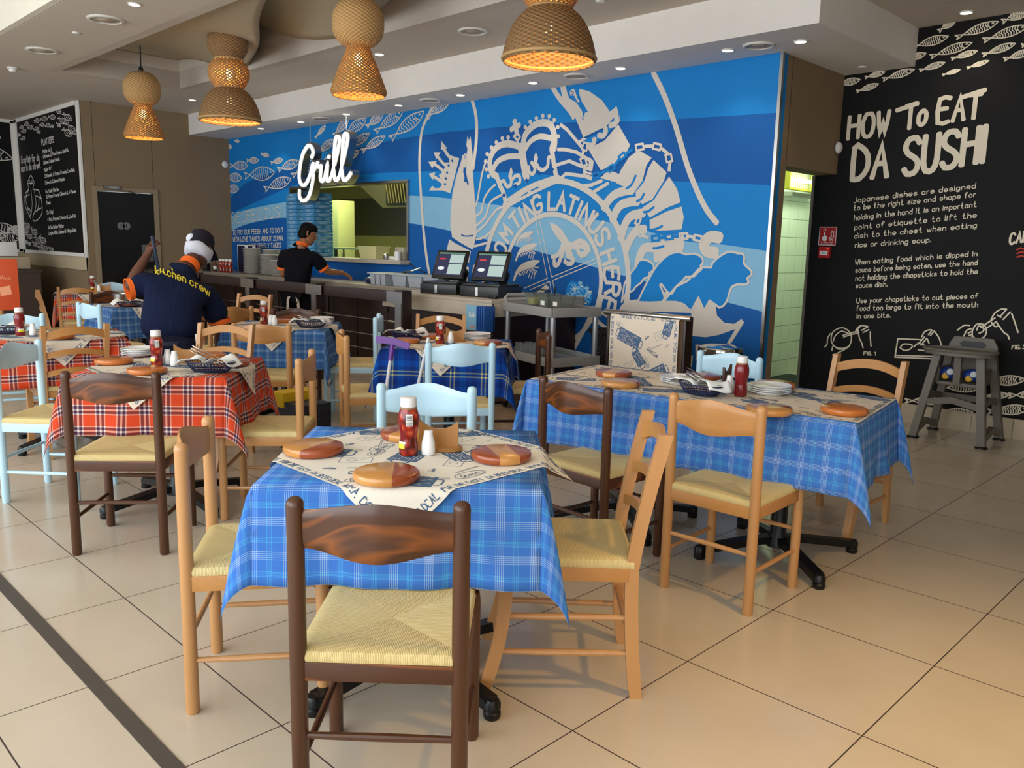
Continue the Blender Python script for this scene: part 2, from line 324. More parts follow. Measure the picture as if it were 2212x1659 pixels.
MU_P=[(2,'w',0,[-6917,2587,-6894,2535,-6865,2573,-6843,2444,-6828,2370,-6825,2209,-6806,2076,-6780,1883,-6761,1705,-6750,1533,-6803,1367,-6872,1389,-7012,1440,-7155,1500,-7185,1631,-7183,1785,-7157,1982,-7094,2161,-7015,2322,-6993,2387,-6925,2390,-6915,2448,-6934,2486]),
(2,'w',0,[-7202,1476,-7094,1431,-6837,1351,-6869,1221,-7199,1243,-7284,1241,-7237,1383]),
(2,'w',0,[-7321,1208,-7127,1198,-6868,1176,-6888,1006,-7123,980,-7331,1010]),
(2,'w',0,[-6800,1193,-6711,1256,-6622,1244,-6632,1198,-6732,1180,-6810,1117]),
(4,'d',0,[-6979,2208,-6962,2319,-6940,2318,-6933,2199,-6904,2109,-6885,2079,-6903,2052,-6920,2092,-6972,2104,-6955,2141]),
(5,'w',2,[-6970,2378,-6955,2398,-6927,2390,-6924,2353,-6925,2287,-6957,2247,-6980,2283,-6981,2335]),
(2,'w',0,[-7046,2353,-7190,1983,-7391,2031,-7340,2080,-7355,2134,-7392,2189,-7332,2217,-7289,2268,-7304,2322,-7214,2317,-7215,2400]),
(2,'w',0,[-7353,2563,-7251,2470,-7359,2462]),
(2,'w',0,[-7481,2442,-7363,2435,-7441,2363]),
(2,'w',0,[-7579,2344,-7431,2344,-7509,2268]),
(2,'w',0,[-7573,2212,-7454,2222,-7498,2139]),
(2,'w',0,[-7564,2025,-7507,2076,-7452,2045,-7330,2049,-7330,2018]),
(4,'d',0,[-7162,2351,-7141,2331,-7162,2315,-7183,2334]),
(4,'d',0,[-7223,2303,-7201,2283,-7222,2266,-7244,2286]),
(4,'d',0,[-7248,2228,-7226,2209,-7248,2192,-7269,2211]),
(4,'d',0,[-7269,2164,-7247,2145,-7268,2127,-7290,2147]),
(4,'d',0,[-7282,2104,-7261,2084,-7282,2067,-7304,2086]),
(2,'w',0,[-6160,2455,-6060,2448,-5970,2101,-6017,2047,-6069,2119]),
(2,'w',2,[-6240,2221,-6212,2169,-6225,2125,-6203,2096,-6240,2083,-6278,2127,-6259,2176]),
(2,'w',2,[-5891,2345,-5859,2289,-5873,2246,-5858,2218,-5902,2214,-5917,2249,-5913,2303]),
(4,'d',0,[-6335,1963,-6305,1937,-6334,1912,-6364,1939]),
(4,'d',0,[-6172,2053,-6142,2027,-6170,2002,-6199,2029]),
(4,'d',0,[-6011,2100,-5983,2074,-6010,2050,-6038,2076]),
(4,'d',0,[-5841,2167,-5813,2142,-5839,2118,-5867,2144]),
(4,'d',0,[-5663,2192,-5636,2167,-5661,2144,-5688,2170]),
(2,'w',0,[-6549,2139,-6557,2122,-6577,2116,-6597,2124,-6605,2141,-6597,2157,-6578,2163,-6558,2155]),
(2,'w',0,[-6581,2212,-6589,2196,-6609,2190,-6629,2198,-6637,2215,-6629,2231,-6610,2237,-6590,2229]),
(2,'w',0,[-6596,2296,-6604,2280,-6624,2274,-6644,2282,-6652,2299,-6644,2315,-6625,2321,-6605,2313]),
(2,'w',0,[-6572,2369,-6580,2353,-6599,2348,-6619,2356,-6628,2373,-6620,2389,-6600,2394,-6581,2386]),
(2,'w',0,[-6510,2434,-6517,2418,-6537,2412,-6556,2420,-6565,2437,-6557,2453,-6538,2459,-6518,2451]),
(2,'w',0,[-6437,2480,-6445,2464,-6464,2459,-6483,2467,-6492,2483,-6484,2499,-6465,2504,-6445,2496]),
(2,'w',0,[-6349,2514,-6356,2499,-6375,2493,-6394,2501,-6403,2518,-6395,2534,-6376,2539,-6357,2531]),
(2,'w',0,[-6263,2518,-6270,2502,-6289,2497,-6308,2505,-6316,2522,-6309,2537,-6290,2542,-6271,2534]),
(2,'w',0,[-6020,2598,-6027,2583,-6045,2578,-6063,2585,-6071,2602,-6064,2617,-6046,2622,-6028,2614]),
(2,'w',0,[-5954,2646,-5961,2631,-5978,2626,-5997,2634,-6004,2650,-5998,2665,-5980,2670,-5962,2662]),
(2,'w',0,[-5871,2672,-5877,2657,-5895,2653,-5913,2661,-5921,2677,-5914,2691,-5896,2696,-5879,2688]),
(2,'w',0,[-5785,2688,-5791,2674,-5808,2669,-5826,2677,-5834,2693,-5827,2708,-5810,2712,-5792,2704]),
(2,'w',0,[-5699,2677,-5705,2662,-5722,2658,-5739,2665,-5747,2681,-5741,2696,-5724,2700,-5706,2693]),
(2,'w',0,[-5631,2635,-5637,2621,-5654,2616,-5671,2624,-5679,2640,-5673,2654,-5656,2659,-5639,2651]),
(2,'w',0,[-5581,2566,-5587,2551,-5604,2547,-5621,2554,-5628,2570,-5622,2584,-5606,2589,-5589,2582]),
(2,'w',0,[-5574,2478,-5580,2463,-5597,2458,-5614,2466,-5621,2481,-5615,2496,-5598,2501,-5581,2493]),
(2,'w',0,[-6295,1861,-6242,1872,-6241,1843,-6261,1838,-6261,1815,-6285,1813,-6286,1835,-6298,1833]),
(2,'w',0,[-6137,1914,-6085,1924,-6084,1896,-6104,1891,-6103,1869,-6127,1866,-6128,1889,-6140,1886]),
(2,'w',0,[-5989,1966,-5938,1976,-5938,1948,-5957,1943,-5956,1921,-5980,1919,-5980,1941,-5992,1938]),
(2,'w',0,[-5826,2019,-5777,2028,-5776,2001,-5795,1996,-5794,1974,-5817,1972,-5817,1994,-5829,1991]),
(2,'w',0,[-5668,2070,-5620,2078,-5619,2052,-5637,2047,-5636,2025,-5658,2024,-5659,2045,-5670,2043]),
(2,'w',0,[-5679,1656,-5638,1653,-5572,1625,-5506,1581,-5448,1514,-5419,1478,-5365,1461,-5345,1428,-5389,1403,-5425,1386,-5479,1392,-5527,1425,-5510,1459,-5548,1492,-5596,1533,-5645,1594]),
(2,'w',0,[-5790,1277,-5826,1281,-5897,1281,-6015,1252,-6094,1209,-6142,1150,-6165,1091,-6177,1053,-6147,1052,-6127,1106,-6077,1158,-5981,1183,-5902,1204,-5840,1238]),
(2,'w',0,[-5825,1445,-5856,1449,-5915,1450,-6016,1427,-6083,1392,-6123,1342,-6142,1293,-6152,1261,-6127,1260,-6111,1305,-6068,1348,-5987,1368,-5920,1385,-5868,1412]),
(2,'w',0,[-5888,1564,-5911,1567,-5957,1568,-6034,1551,-6086,1525,-6116,1487,-6131,1450,-6139,1426,-6119,1425,-6107,1459,-6074,1492,-6012,1506,-5961,1518,-5921,1539]),
(2,'m',0,[-5437,990,-5411,1057,-5361,1094,-5289,1079,-5203,1056,-5144,1000,-5086,955,-5111,889,-5151,844,-5263,831,-5337,864,-5425,869]),
(2,'w',0,[-5702,1043,-5654,1006,-5790,926,-5884,920]),
(2,'w',0,[-5765,722,-5572,736,-5578,688,-5686,667,-5764,686]),
(2,'w',0,[-5761,599,-5616,592,-5715,527,-5750,530]),
(2,'w',0,[-5583,188,-5486,249,-5471,88,-5587,73]),
(2,'w',0,[-3983,511,-3939,505,-3945,406,-3977,408]),
(2,'w',0,[-3921,606,-3878,610,-3857,573,-3848,525,-3869,480,-3908,465]),
(2,'w',0,[-5593,2949,-5518,2941,-5497,2874,-5468,2820,-5378,2773,-5305,2690,-5273,2608,-5320,2634,-5408,2645,-5528,2762,-5465,2743,-5558,2830]),
(2,'w',0,[-5349,2894,-5220,2857,-5065,2760,-4970,2652,-4899,2686,-4877,2631,-5004,2525,-5277,2446,-5390,2644,-5329,2635,-5276,2601,-5270,2667,-5231,2676,-5309,2772,-5342,2839]),
(5,'w',2,[-5462,2883,-5419,2902,-5395,2876,-5363,2809,-5335,2779,-5361,2774,-5408,2839,-5451,2841]),
(3,'m',0,[-5276,2414,-5003,2506,-4864,2624,-4855,2574,-4976,2461,-5162,2361]),
(2,'w',0,[-5340,2418,-5272,2445,-5233,2430,-5309,2397]),
(2,'w',0,[-5212,2337,-5014,2401,-4867,2532,-4722,2338,-4765,2261,-4904,2167,-5050,2133,-5131,2232]),
(2,'w',0,[-4626,2289,-4478,2214,-4530,2151,-4565,2019,-4644,1926,-4740,1958,-4867,2012,-4821,2116,-4729,2232]),
(2,'w',0,[-4457,2193,-4312,2081,-4335,2010,-4394,1929,-4449,1852,-4553,1814,-4629,1856,-4636,1924,-4549,2006,-4507,2126]),
(2,'w',0,[-4283,2044,-4193,1934,-4151,1821,-4293,1776,-4467,1693,-4548,1786,-4433,1845,-4365,1940]),
(2,'w',0,[-4138,1785,-4111,1696,-4125,1590,-4247,1584,-4460,1577,-4468,1673,-4294,1744]),
(2,'w',0,[-4101,1548,-4094,1435,-4106,1399,-4170,1392,-4254,1347,-4371,1301,-4401,1306,-4419,1476,-4267,1547]),
(2,'w',0,[-4864,2018,-4770,2064,-4918,2121,-5063,2064]),
(2,'w',0,[-5191,2261,-5138,2220,-5151,2131,-5204,2160]),
(2,'w',0,[-4768,2021,-4913,2026,-5031,2075,-4983,2124]),
(1,'w',0,[-4745,891,-4691,940,-4552,960,-4402,963,-4287,1041,-3812,1067,-3745,956,-3727,874,-3653,818,-3560,815,-3495,861,-3468,834,-3592,624,-3629,622,-3545,773,-3692,712,-3822,679,-3944,677,-3970,685,-3982,877,-4771,843]),
(2.5,'m',2,[-4274,953,-4151,1095,-4039,1149,-3934,1254,-3880,1274,-3812,1274,-3801,1312,-3738,1366,-3675,1402,-3623,1411,-3571,1398,-3526,1397,-3505,1366,-3508,1320,-3473,1287,-3431,1255,-3437,1221,-3467,1197,-3451,1164,-3488,1145,-3539,1146,-3602,1122,-3624,1063,-3645,992,-3708,941,-3806,994,-3855,907,-3918,1011,-3980,898,-4054,942,-4142,961]),
(2.6,'m',2,[-4557,935,-4508,1039,-4410,1207,-4354,1283,-4284,1346,-4213,1385,-4134,1396,-4069,1378,-3985,1387,-3907,1356,-3894,1309,-3915,1285,-3904,1256,-3946,1224,-3972,1194,-4056,1184,-4089,1146,-4151,1095,-4191,1032,-4251,1053,-4299,1106,-4321,1099,-4279,1027,-4289,952]),
(2.7,'m',2,[-4740,923,-4717,1093,-4658,1185,-4598,1250,-4563,1308,-4509,1320,-4439,1303,-4399,1269,-4404,1226,-4441,1206,-4446,1168,-4499,1153,-4528,1114,-4588,1073,-4618,1034,-4696,1004])]
MU_R=[(4,'d',14,3,[-6995,1527,-6921,1513,-6807,1522]),
(6,'d',5,3,[-6963,2360,-6954,2374,-6941,2374,-6945,2350,-6963,2345]),
(2,'w',42,3,[-7497,2956,-7583,2858,-7682,2729,-7727,2563,-7741,2282,-7708,1950,-7663,1584,-7597,1232,-7523,985]),
(2,'w',46,3,[-6853,2950,-6800,2830,-6772,2684,-6777,2497,-6805,2325,-6821,2238]),
(2,'w',40,3,[-7143,2329,-7250,2410,-7323,2490]),
(2,'w',36,3,[-7213,2257,-7321,2315,-7419,2397]),
(2,'w',36,3,[-7259,2183,-7357,2256,-7480,2316]),
(2,'w',36,3,[-7306,2094,-7404,2143,-7503,2186]),
(2,'w',26,2,[-6768,1838,-6736,1926,-6676,2173,-6624,2286]),
(2,'w',26,2,[-6755,1734,-6678,1778,-6637,1909,-6552,2002,-6472,2049]),
(2,'w',26,2,[-6752,1630,-6611,1718,-6549,1864,-6443,1919,-6339,1952]),
(2,'w',26,2,[-6751,1556,-6609,1645,-6440,1796,-6335,1816]),
(2,'w',26,2,[-6749,1481,-6606,1512,-6436,1630]),
(2,'w',26,0,[-6782,1405,-6539,1453]),
(2,'w',70,3,[-6449,2134,-6536,2195,-6559,2297,-6519,2380,-6436,2439,-6302,2458,-6149,2427]),
(2,'w',70,3,[-6070,2435,-6043,2529,-5920,2611,-5778,2622,-5684,2574,-5642,2459,-5648,2367]),
(2,'w',60,3,[-6510,2209,-6432,2290,-6288,2327,-6126,2322]),
(2,'w',56,3,[-6052,2372,-5973,2456,-5840,2497,-5666,2461]),
(2,'w',56,3,[-6509,2151,-6449,2134,-6404,2047,-6339,1959,-6305,1844]),
(2,'w',56,3,[-5659,2421,-5681,2369,-5664,2315,-5646,2234,-5616,2126]),
(2,'w',40,3,[-6388,2075,-6343,2085,-6321,2058,-6287,2026,-6238,2041,-6230,2097]),
(2,'w',40,3,[-6229,2083,-6180,2123,-6120,2128,-6108,2064,-6177,2039]),
(2,'w',40,3,[-6023,2199,-5987,2204,-5978,2156,-5923,2140,-5896,2193,-5946,2250]),
(2,'w',40,3,[-5868,2219,-5838,2183,-5780,2171,-5725,2205,-5719,2278,-5697,2290]),
(2,'w',16,0,[-6577,2140,-6535,2167]),
(2,'w',16,0,[-6609,2213,-6547,2217]),
(2,'w',16,0,[-6624,2298,-6559,2283]),
(2,'w',16,0,[-6600,2371,-6540,2360]),
(2,'w',16,0,[-6537,2435,-6488,2404]),
(2,'w',16,0,[-6464,2482,-6425,2438]),
(2,'w',16,0,[-6376,2516,-6353,2457]),
(2,'w',16,0,[-6289,2520,-6288,2464]),
(2,'w',16,0,[-6046,2600,-6019,2554]),
(2,'w',16,0,[-5979,2648,-5958,2601]),
(2,'w',16,0,[-5896,2674,-5886,2617]),
(2,'w',16,0,[-5809,2691,-5807,2628]),
(2,'w',16,0,[-5723,2679,-5741,2612]),
(2,'w',16,0,[-5655,2637,-5688,2581]),
(2,'w',16,0,[-5605,2568,-5651,2539]),
(2,'w',16,0,[-5597,2480,-5643,2479]),
(2,'w',60,0,[-6201,2671,-6165,2552]),
(2,'w',56,0,[-6245,2596,-6135,2629]),
(2,'w',26,0,[-6163,2558,-6204,2524,-6151,2475,-6120,2514,-6163,2558]),
(2,'w',34,2,[-6326,1866,-6154,1947,-5996,2008,-5767,2065,-5582,2098,-5562,2064,-5589,2052,-5802,1992,-5994,1929,-6192,1856,-6314,1813,-6336,1845]),
(2,'w',9,0,[-5868,1684,-5687,1103]),
(2,'w',9,0,[-5820,1691,-5630,1117]),
(2,'w',9,0,[-5052,1321,-5630,1117]),
(2,'w',9,0,[-5047,1282,-5616,1085]),
(2,'w',9,0,[-5687,1103,-6002,989]),
(2,'w',9,0,[-5653,1074,-5922,976]),
(2,'w',9,0,[-5653,1074,-5619,925]),
(2,'w',9,0,[-5616,1085,-5573,955]),
(2,'w',44,3,[-5499,1418,-5533,1363,-5578,1328,-5629,1320]),
(2,'w',44,3,[-5471,1405,-5513,1316,-5551,1246,-5594,1238,-5601,1279]),
(2,'w',44,3,[-5434,1402,-5422,1332,-5358,1306,-5365,1266,-5419,1257,-5460,1279]),
(2,'w',44,3,[-5407,1402,-5377,1333,-5348,1293]),
(2,'w',44,3,[-5390,1413,-5318,1415,-5271,1355,-5201,1370,-5194,1403]),
(2,'w',44,3,[-5373,1441,-5285,1479,-5214,1463,-5169,1424,-5159,1391]),
(2,'w',44,3,[-5355,1434,-5274,1429,-5212,1416,-5189,1364,-5252,1336]),
(2,'w',10,0,[-6117,1139,-6076,1138,-6091,1108]),
(2,'w',10,0,[-6069,1162,-6036,1148,-6067,1118]),
(2,'w',10,0,[-6036,1171,-6000,1155,-6027,1125]),
(2,'w',10,0,[-6001,1178,-5964,1168,-5987,1135]),
(2,'w',10,0,[-5965,1191,-5924,1164,-5951,1100]),
(2,'w',10,0,[-5941,1197,-5892,1153,-5914,1092]),
(2,'w',10,0,[-5918,1204,-5861,1155,-5874,1092]),
(2,'w',10,0,[-5902,1210,-5813,1207]),
(2,'w',10,0,[-5926,1203,-5838,1167,-5860,1138]),
(2,'w',8.5,0,[-6102,1333,-6067,1332,-6080,1306]),
(2,'w',8.5,0,[-6061,1351,-6034,1339,-6060,1314]),
(2,'w',8.5,0,[-6034,1359,-6004,1345,-6026,1320]),
(2,'w',8.5,0,[-6004,1364,-5973,1355,-5992,1328]),
(2,'w',8.5,0,[-5973,1374,-5939,1351,-5961,1297]),
(2,'w',8.5,0,[-5953,1379,-5912,1342,-5930,1291]),
(2,'w',8.5,0,[-5933,1385,-5885,1342,-5897,1290]),
(2,'w',8.5,0,[-5920,1390,-5844,1386]),
(2,'w',8.5,0,[-5940,1384,-5865,1353,-5885,1328]),
(2,'w',6.5,0,[-6100,1480,-6074,1479,-6084,1460]),
(2,'w',6.5,0,[-6069,1494,-6048,1484,-6068,1466]),
(2,'w',6.5,0,[-6048,1499,-6025,1488,-6042,1470]),
(2,'w',6.5,0,[-6026,1503,-6001,1496,-6016,1475]),
(2,'w',6.5,0,[-6002,1511,-5975,1493,-5993,1452]),
(2,'w',6.5,0,[-5987,1514,-5955,1485,-5969,1446]),
(2,'w',6.5,0,[-5971,1518,-5934,1485,-5943,1445]),
(2,'w',6.5,0,[-5961,1522,-5903,1519]),
(2,'w',6.5,0,[-5976,1518,-5919,1493,-5934,1475]),
(3,'l',12,0,[-5354,961,-5334,935]),
(3,'l',12,0,[-5290,944,-5250,943]),
(3,'l',12,0,[-5156,979,-5117,978]),
(3,'l',12,0,[-5378,905,-5337,904]),
(3,'l',12,0,[-5257,943,-5279,917]),
(3,'w',12,0,[-5236,877,-5196,876]),
(3,'l',12,0,[-5201,934,-5168,919]),
(3,'l',12,0,[-5191,959,-5172,934]),
(3,'l',12,0,[-5185,1026,-5145,1025]),
(3,'w',12,0,[-5117,1006,-5151,991]),
(3,'w',12,0,[-5180,963,-5201,936]),
(3,'w',12,0,[-5290,944,-5272,919]),
(3,'l',12,0,[-5271,1005,-5252,979]),
(3,'l',12,0,[-5245,958,-5225,932]),
(3,'l',12,0,[-5319,947,-5342,921]),
(3,'l',12,0,[-5126,967,-5147,942]),
(3,'l',12,0,[-5168,964,-5150,938]),
(3,'l',12,0,[-5160,1003,-5181,978]),
(3,'l',12,0,[-5341,902,-5308,887]),
(3,'l',12,0,[-5209,910,-5245,895]),
(3,'l',12,0,[-5244,966,-5226,940]),
(3,'w',12,0,[-5229,862,-5264,848]),
(3,'w',12,0,[-5248,1057,-5215,1041]),
(3,'w',12,0,[-5298,856,-5334,840]),
(3,'l',12,0,[-5295,958,-5255,958]),
(3,'w',12,0,[-5262,936,-5223,935]),
(3,'w',12,0,[-5270,922,-5292,896]),
(3,'l',12,0,[-5294,1034,-5274,1008]),
(3,'w',12,0,[-5329,891,-5290,890]),
(3,'l',12,0,[-5401,940,-5425,913]),
(3,'l',12,0,[-5232,1020,-5213,994]),
(3,'l',12,0,[-5142,957,-5123,933]),
(3,'w',12,0,[-5282,949,-5248,934]),
(3,'l',12,0,[-5362,971,-5321,970]),
(3,'w',12,0,[-5330,1007,-5310,981]),
(3,'l',12,0,[-5142,1034,-5176,1020]),
(3,'l',12,0,[-5248,921,-5228,895]),
(3,'w',12,0,[-5335,897,-5357,871]),
(3,'l',12,0,[-5378,982,-5344,966]),
(3,'w',12,0,[-5215,870,-5237,843]),
(3,'l',12,0,[-5381,910,-5405,884]),
(3,'l',12,0,[-5297,1037,-5264,1022]),
(3,'l',12,0,[-5276,1039,-5237,1039]),
(3,'l',12,0,[-5169,1016,-5134,1002]),
(3,'l',12,0,[-5324,1064,-5306,1038]),
(3,'l',12,0,[-5184,1037,-5164,1012]),
(3,'l',12,0,[-5272,990,-5307,975]),
(3,'l',12,0,[-5266,866,-5290,840]),
(3,'w',12,0,[-5202,887,-5163,886]),
(3,'l',12,0,[-5261,878,-5228,862]),
(3,'w',12,0,[-5157,979,-5180,953]),
(3,'l',12,0,[-5261,1091,-5228,1075]),
(3,'l',12,0,[-5281,1035,-5248,1019]),
(3,'l',12,0,[-5276,1073,-5236,1073]),
(3,'w',12,0,[-5335,1022,-5295,1021]),
(3,'l',12,0,[-5371,1059,-5338,1044]),
(3,'l',12,0,[-5335,1028,-5359,1002]),
(3,'l',12,0,[-5248,954,-5283,939]),
(3,'l',12,0,[-5206,1030,-5166,1029]),
(3,'l',12,0,[-5271,1086,-5251,1060]),
(3,'l',12,0,[-5165,911,-5132,897]),
(3,'l',12,0,[-5423,967,-5387,952]),
(3,'l',12,0,[-5402,969,-5384,943]),
(3,'l',12,0,[-5304,1004,-5339,990]),
(3,'w',12,0,[-5336,1031,-5317,1005]),
(3,'l',12,0,[-5362,951,-5398,936]),
(3,'l',12,0,[-5229,1083,-5264,1068]),
(3,'l',12,0,[-5231,964,-5198,949]),
(3,'w',12,0,[-5229,915,-5211,891]),
(3,'l',12,0,[-5140,999,-5107,984]),
(3,'l',12,0,[-5374,1016,-5333,1015]),
(3,'l',12,0,[-5160,1048,-5183,1023]),
(3,'w',12,0,[-5148,1002,-5109,1001]),
(3,'w',12,0,[-5400,911,-5359,910]),
(3,'l',12,0,[-5227,910,-5188,910]),
(3,'w',12,0,[-5404,943,-5370,928]),
(3,'l',12,0,[-5389,898,-5355,883]),
(2,'w',46,3,[-5124,736,-5224,559,-5374,337,-5518,221]),
(2,'w',52,3,[-5689,2947,-5632,2876,-5565,2805,-5454,2704,-5408,2645]),
(6,'d',8,3,[-5451,2869,-5427,2882,-5415,2861,-5440,2850]),
(2,'w',14,0,[-4899,2686,-4851,2574,-4867,2545]),
(4,'w',52,3,[-4894,2602,-4885,2571,-4907,2536,-4955,2531]),
(4,'w',52,3,[-5011,2503,-5009,2470,-5041,2441,-5086,2450]),
(4,'w',52,3,[-5139,2417,-5146,2386,-5179,2360,-5214,2371]),
(4,'m',22,3,[-4644,2065,-4687,1987,-4740,1958]),
(4,'m',22,3,[-4543,1903,-4571,1861,-4616,1839]),
(4,'m',22,3,[-4430,1784,-4488,1749,-4533,1743]),
(4,'m',22,3,[-4330,1620,-4388,1595,-4460,1583]),
(4,'m',22,3,[-4305,1444,-4363,1428,-4411,1424]),
(2,'w',82,3,[-4684,1940,-4763,1934,-4874,1906,-4953,1844,-4991,1791]),
(2,'w',82,3,[-4616,1839,-4710,1833,-4796,1809,-4850,1754,-4882,1680]),
(2,'w',82,3,[-4548,1735,-4671,1711,-4739,1639,-4780,1513]),
(2,'w',82,3,[-4525,1589,-4602,1583,-4676,1501,-4719,1414]),
(2,'w',82,3,[-4416,1430,-4507,1426,-4550,1365,-4572,1276]),
(2,'w',34,0,[-5290,2357,-5482,2532,-5565,2584]),
(2,'w',34,0,[-5172,2222,-5358,2316,-5510,2350,-5592,2356]),
(2,'w',34,0,[-5169,2145,-5309,2188,-5443,2237,-5632,2204]),
(2,'w',34,0,[-5183,2079,-5483,2120,-5562,2068]),
(2,'w',34,0,[-5037,2035,-5162,2001,-5300,1993]),
(2,'w',34,0,[-4961,2009,-5042,1974,-5158,1924]),
(6,'w',20,0,[-5203,2379,-5231,2318,-5290,2338,-5262,2399,-5203,2379]),
(6,'w',18,0,[-5258,2322,-5271,2257,-5286,2260,-5274,2325,-5258,2322]),
(6,'w',20,0,[-5244,2257,-5216,2191,-5275,2181,-5303,2247,-5244,2257]),
(6,'w',18,0,[-5238,2180,-5238,2113,-5253,2114,-5253,2181,-5238,2180]),
(6,'w',20,0,[-5228,2125,-5143,2098,-5163,2055,-5248,2082,-5228,2125]),
(6,'m',20,0,[-5150,2099,-5075,2118,-5054,2079,-5129,2060,-5150,2099]),
(6,'m',18,0,[-5050,2107,-4979,2130,-4973,2121,-5044,2098,-5050,2107]),
(6,'m',20,0,[-4974,2147,-4910,2177,-4880,2142,-4944,2112,-4974,2147]),
(6,'m',18,0,[-4889,2174,-4845,2219,-4834,2213,-4879,2168,-4889,2174]),
(6,'m',20,0,[-4847,2244,-4790,2278,-4756,2246,-4813,2212,-4847,2244]),
(6,'m',18,0,[-4761,2273,-4700,2300,-4692,2292,-4754,2264,-4761,2273]),
(6,'w',20,0,[-4657,2335,-4579,2340,-4566,2291,-4645,2286,-4657,2335]),
(6,'w',18,0,[-4558,2321,-4480,2319,-4478,2307,-4557,2309,-4558,2321]),
(6,'w',20,0,[-4458,2337,-4382,2318,-4393,2272,-4469,2291,-4458,2337]),
(6,'w',18,0,[-4371,2290,-4309,2247,-4318,2239,-4379,2281,-4371,2290]),
(6,'w',20,0,[-4276,2234,-4256,2174,-4312,2166,-4332,2227,-4276,2234]),
(6,'w',18,0,[-4273,2157,-4277,2096,-4292,2098,-4287,2159,-4273,2157]),
(6,'w',20,0,[-4560,1680,-4585,1631,-4625,1645,-4600,1695,-4560,1680]),
(6,'w',18,0,[-4600,1636,-4582,1583,-4593,1581,-4611,1634,-4600,1636]),
(6,'w',20,0,[-4571,1590,-4528,1546,-4562,1525,-4605,1569,-4571,1590]),
(6,'w',18,0,[-4537,1541,-4473,1522,-4477,1514,-4541,1533,-4537,1541]),
(6,'m',20,0,[-4436,1531,-4358,1538,-4350,1494,-4428,1487,-4436,1531]),
(6,'m',18,0,[-4362,1521,-4286,1529,-4283,1518,-4359,1510,-4362,1521]),
(6,'m',20,0,[-4295,1545,-4220,1552,-4211,1509,-4286,1501,-4295,1545]),
(6,'m',18,0,[-4222,1536,-4147,1538,-4146,1527,-4221,1525,-4222,1536]),
(6,'w',20,0,[-4141,1554,-4062,1556,-4058,1513,-4138,1511,-4141,1554]),
(6,'w',18,0,[-4066,1539,-3988,1529,-3990,1518,-4068,1529,-4066,1539]),
(6,'w',20,0,[-3991,1546,-3915,1531,-3924,1490,-4000,1505,-3991,1546]),
(2,'w',98,3,[-3756,1524,-3830,1530,-3879,1497,-3890,1450,-3855,1406,-3787,1399]),
(2,'w',50,3,[-4501,2930,-4369,2718,-4237,2451,-4104,2129,-3993,1916,-3886,1752,-3785,1648]),
(2.55,'w',18,2,[-4274,953,-4151,1095,-4039,1149,-3934,1254,-3880,1274,-3812,1274,-3801,1312,-3738,1366,-3675,1402,-3623,1411,-3571,1398,-3526,1397,-3505,1366,-3508,1320,-3473,1287,-3431,1255,-3437,1221,-3467,1197,-3451,1164,-3488,1145,-3539,1146,-3602,1122,-3624,1063,-3645,992,-3708,941,-3806,994,-3855,907,-3918,1011,-3980,898,-4054,942,-4142,961,-4274,953]),
(2.65,'w',18,2,[-4557,935,-4508,1039,-4410,1207,-4354,1283,-4284,1346,-4213,1385,-4134,1396,-4069,1378,-3985,1387,-3907,1356,-3894,1309,-3915,1285,-3904,1256,-3946,1224,-3972,1194,-4056,1184,-4089,1146,-4151,1095,-4191,1032,-4251,1053,-4299,1106,-4321,1099,-4279,1027,-4289,952,-4557,935]),
(2.75,'w',18,2,[-4740,923,-4717,1093,-4658,1185,-4598,1250,-4563,1308,-4509,1320,-4439,1303,-4399,1269,-4404,1226,-4441,1206,-4446,1168,-4499,1153,-4528,1114,-4588,1073,-4618,1034,-4696,1004,-4740,923]),
('F',15,7,[-12385,2543,-11818,2515,-12093,2593,-12102,2464]),
('F',15,7,[-11838,2592,-11485,2573,-11658,2623,-11663,2542]),
('F',15,7,[-11918,2374,-11032,2385,-11481,2476,-11446,2283]),
('F',15,7,[-12521,2382,-12012,2343,-12248,2427,-12278,2297]),
('F',15,7,[-12535,2208,-12116,2182,-12310,2254,-12336,2135]),
('F',15,7,[-11330,2157,-10587,2278,-11001,2289,-10899,2149]),
('F',15,7,[-11124,2520,-10796,2548,-10976,2568,-10942,2501]),
('F',15,7,[-10932,2413,-10361,2504,-10685,2517,-10599,2402]),
('F',15,7,[-11404,2659,-11179,2622,-11278,2665,-11304,2615]),
('F',15,7,[-10554,2316,-9932,2488,-10299,2459,-10175,2348]),
('F',15,7,[-9937,2783,-9692,2921,-9848,2871,-9779,2835]),
('F',15,7,[-9498,2781,-9167,2956,-9390,2903,-9272,2836]),
('F',15,7,[-9271,2757,-8788,2930,-9090,2895,-8961,2794]),
('F',15,7,[-8777,2831,-8438,2953,-8654,2933,-8557,2853]),
('F',15,7,[-8595,2755,-8050,2950,-8376,2905,-8257,2804]),
('F',15,7,[-8289,2650,-7660,2907,-8037,2838,-7897,2725]),
('F',15,7,[-9174,2598,-8717,2746,-8989,2714,-8895,2633]),
('F',15,7,[-8876,2544,-8405,2689,-8682,2660,-8591,2576]),
('F',15,7,[-9296,2439,-8944,2555,-9158,2532,-9077,2463]),
('F',15,7,[-10207,2208,-9227,2602,-9785,2470,-9616,2353]),
('F',15,7,[-10164,2562,-9912,2669,-10076,2641,-9998,2591]),
('F',15,7,[-9886,2576,-9505,2730,-9748,2691,-9639,2617]),
('F',15,7,[-7596,2837,-7203,2988,-7440,2953,-7353,2875]),
('F',15,7,[-12486,2847,-12286,2811,-12370,2853,-12401,2804]),
('F',15,7,[-12207,2906,-12049,2881,-12118,2913,-12137,2874])]
BK_P=[]
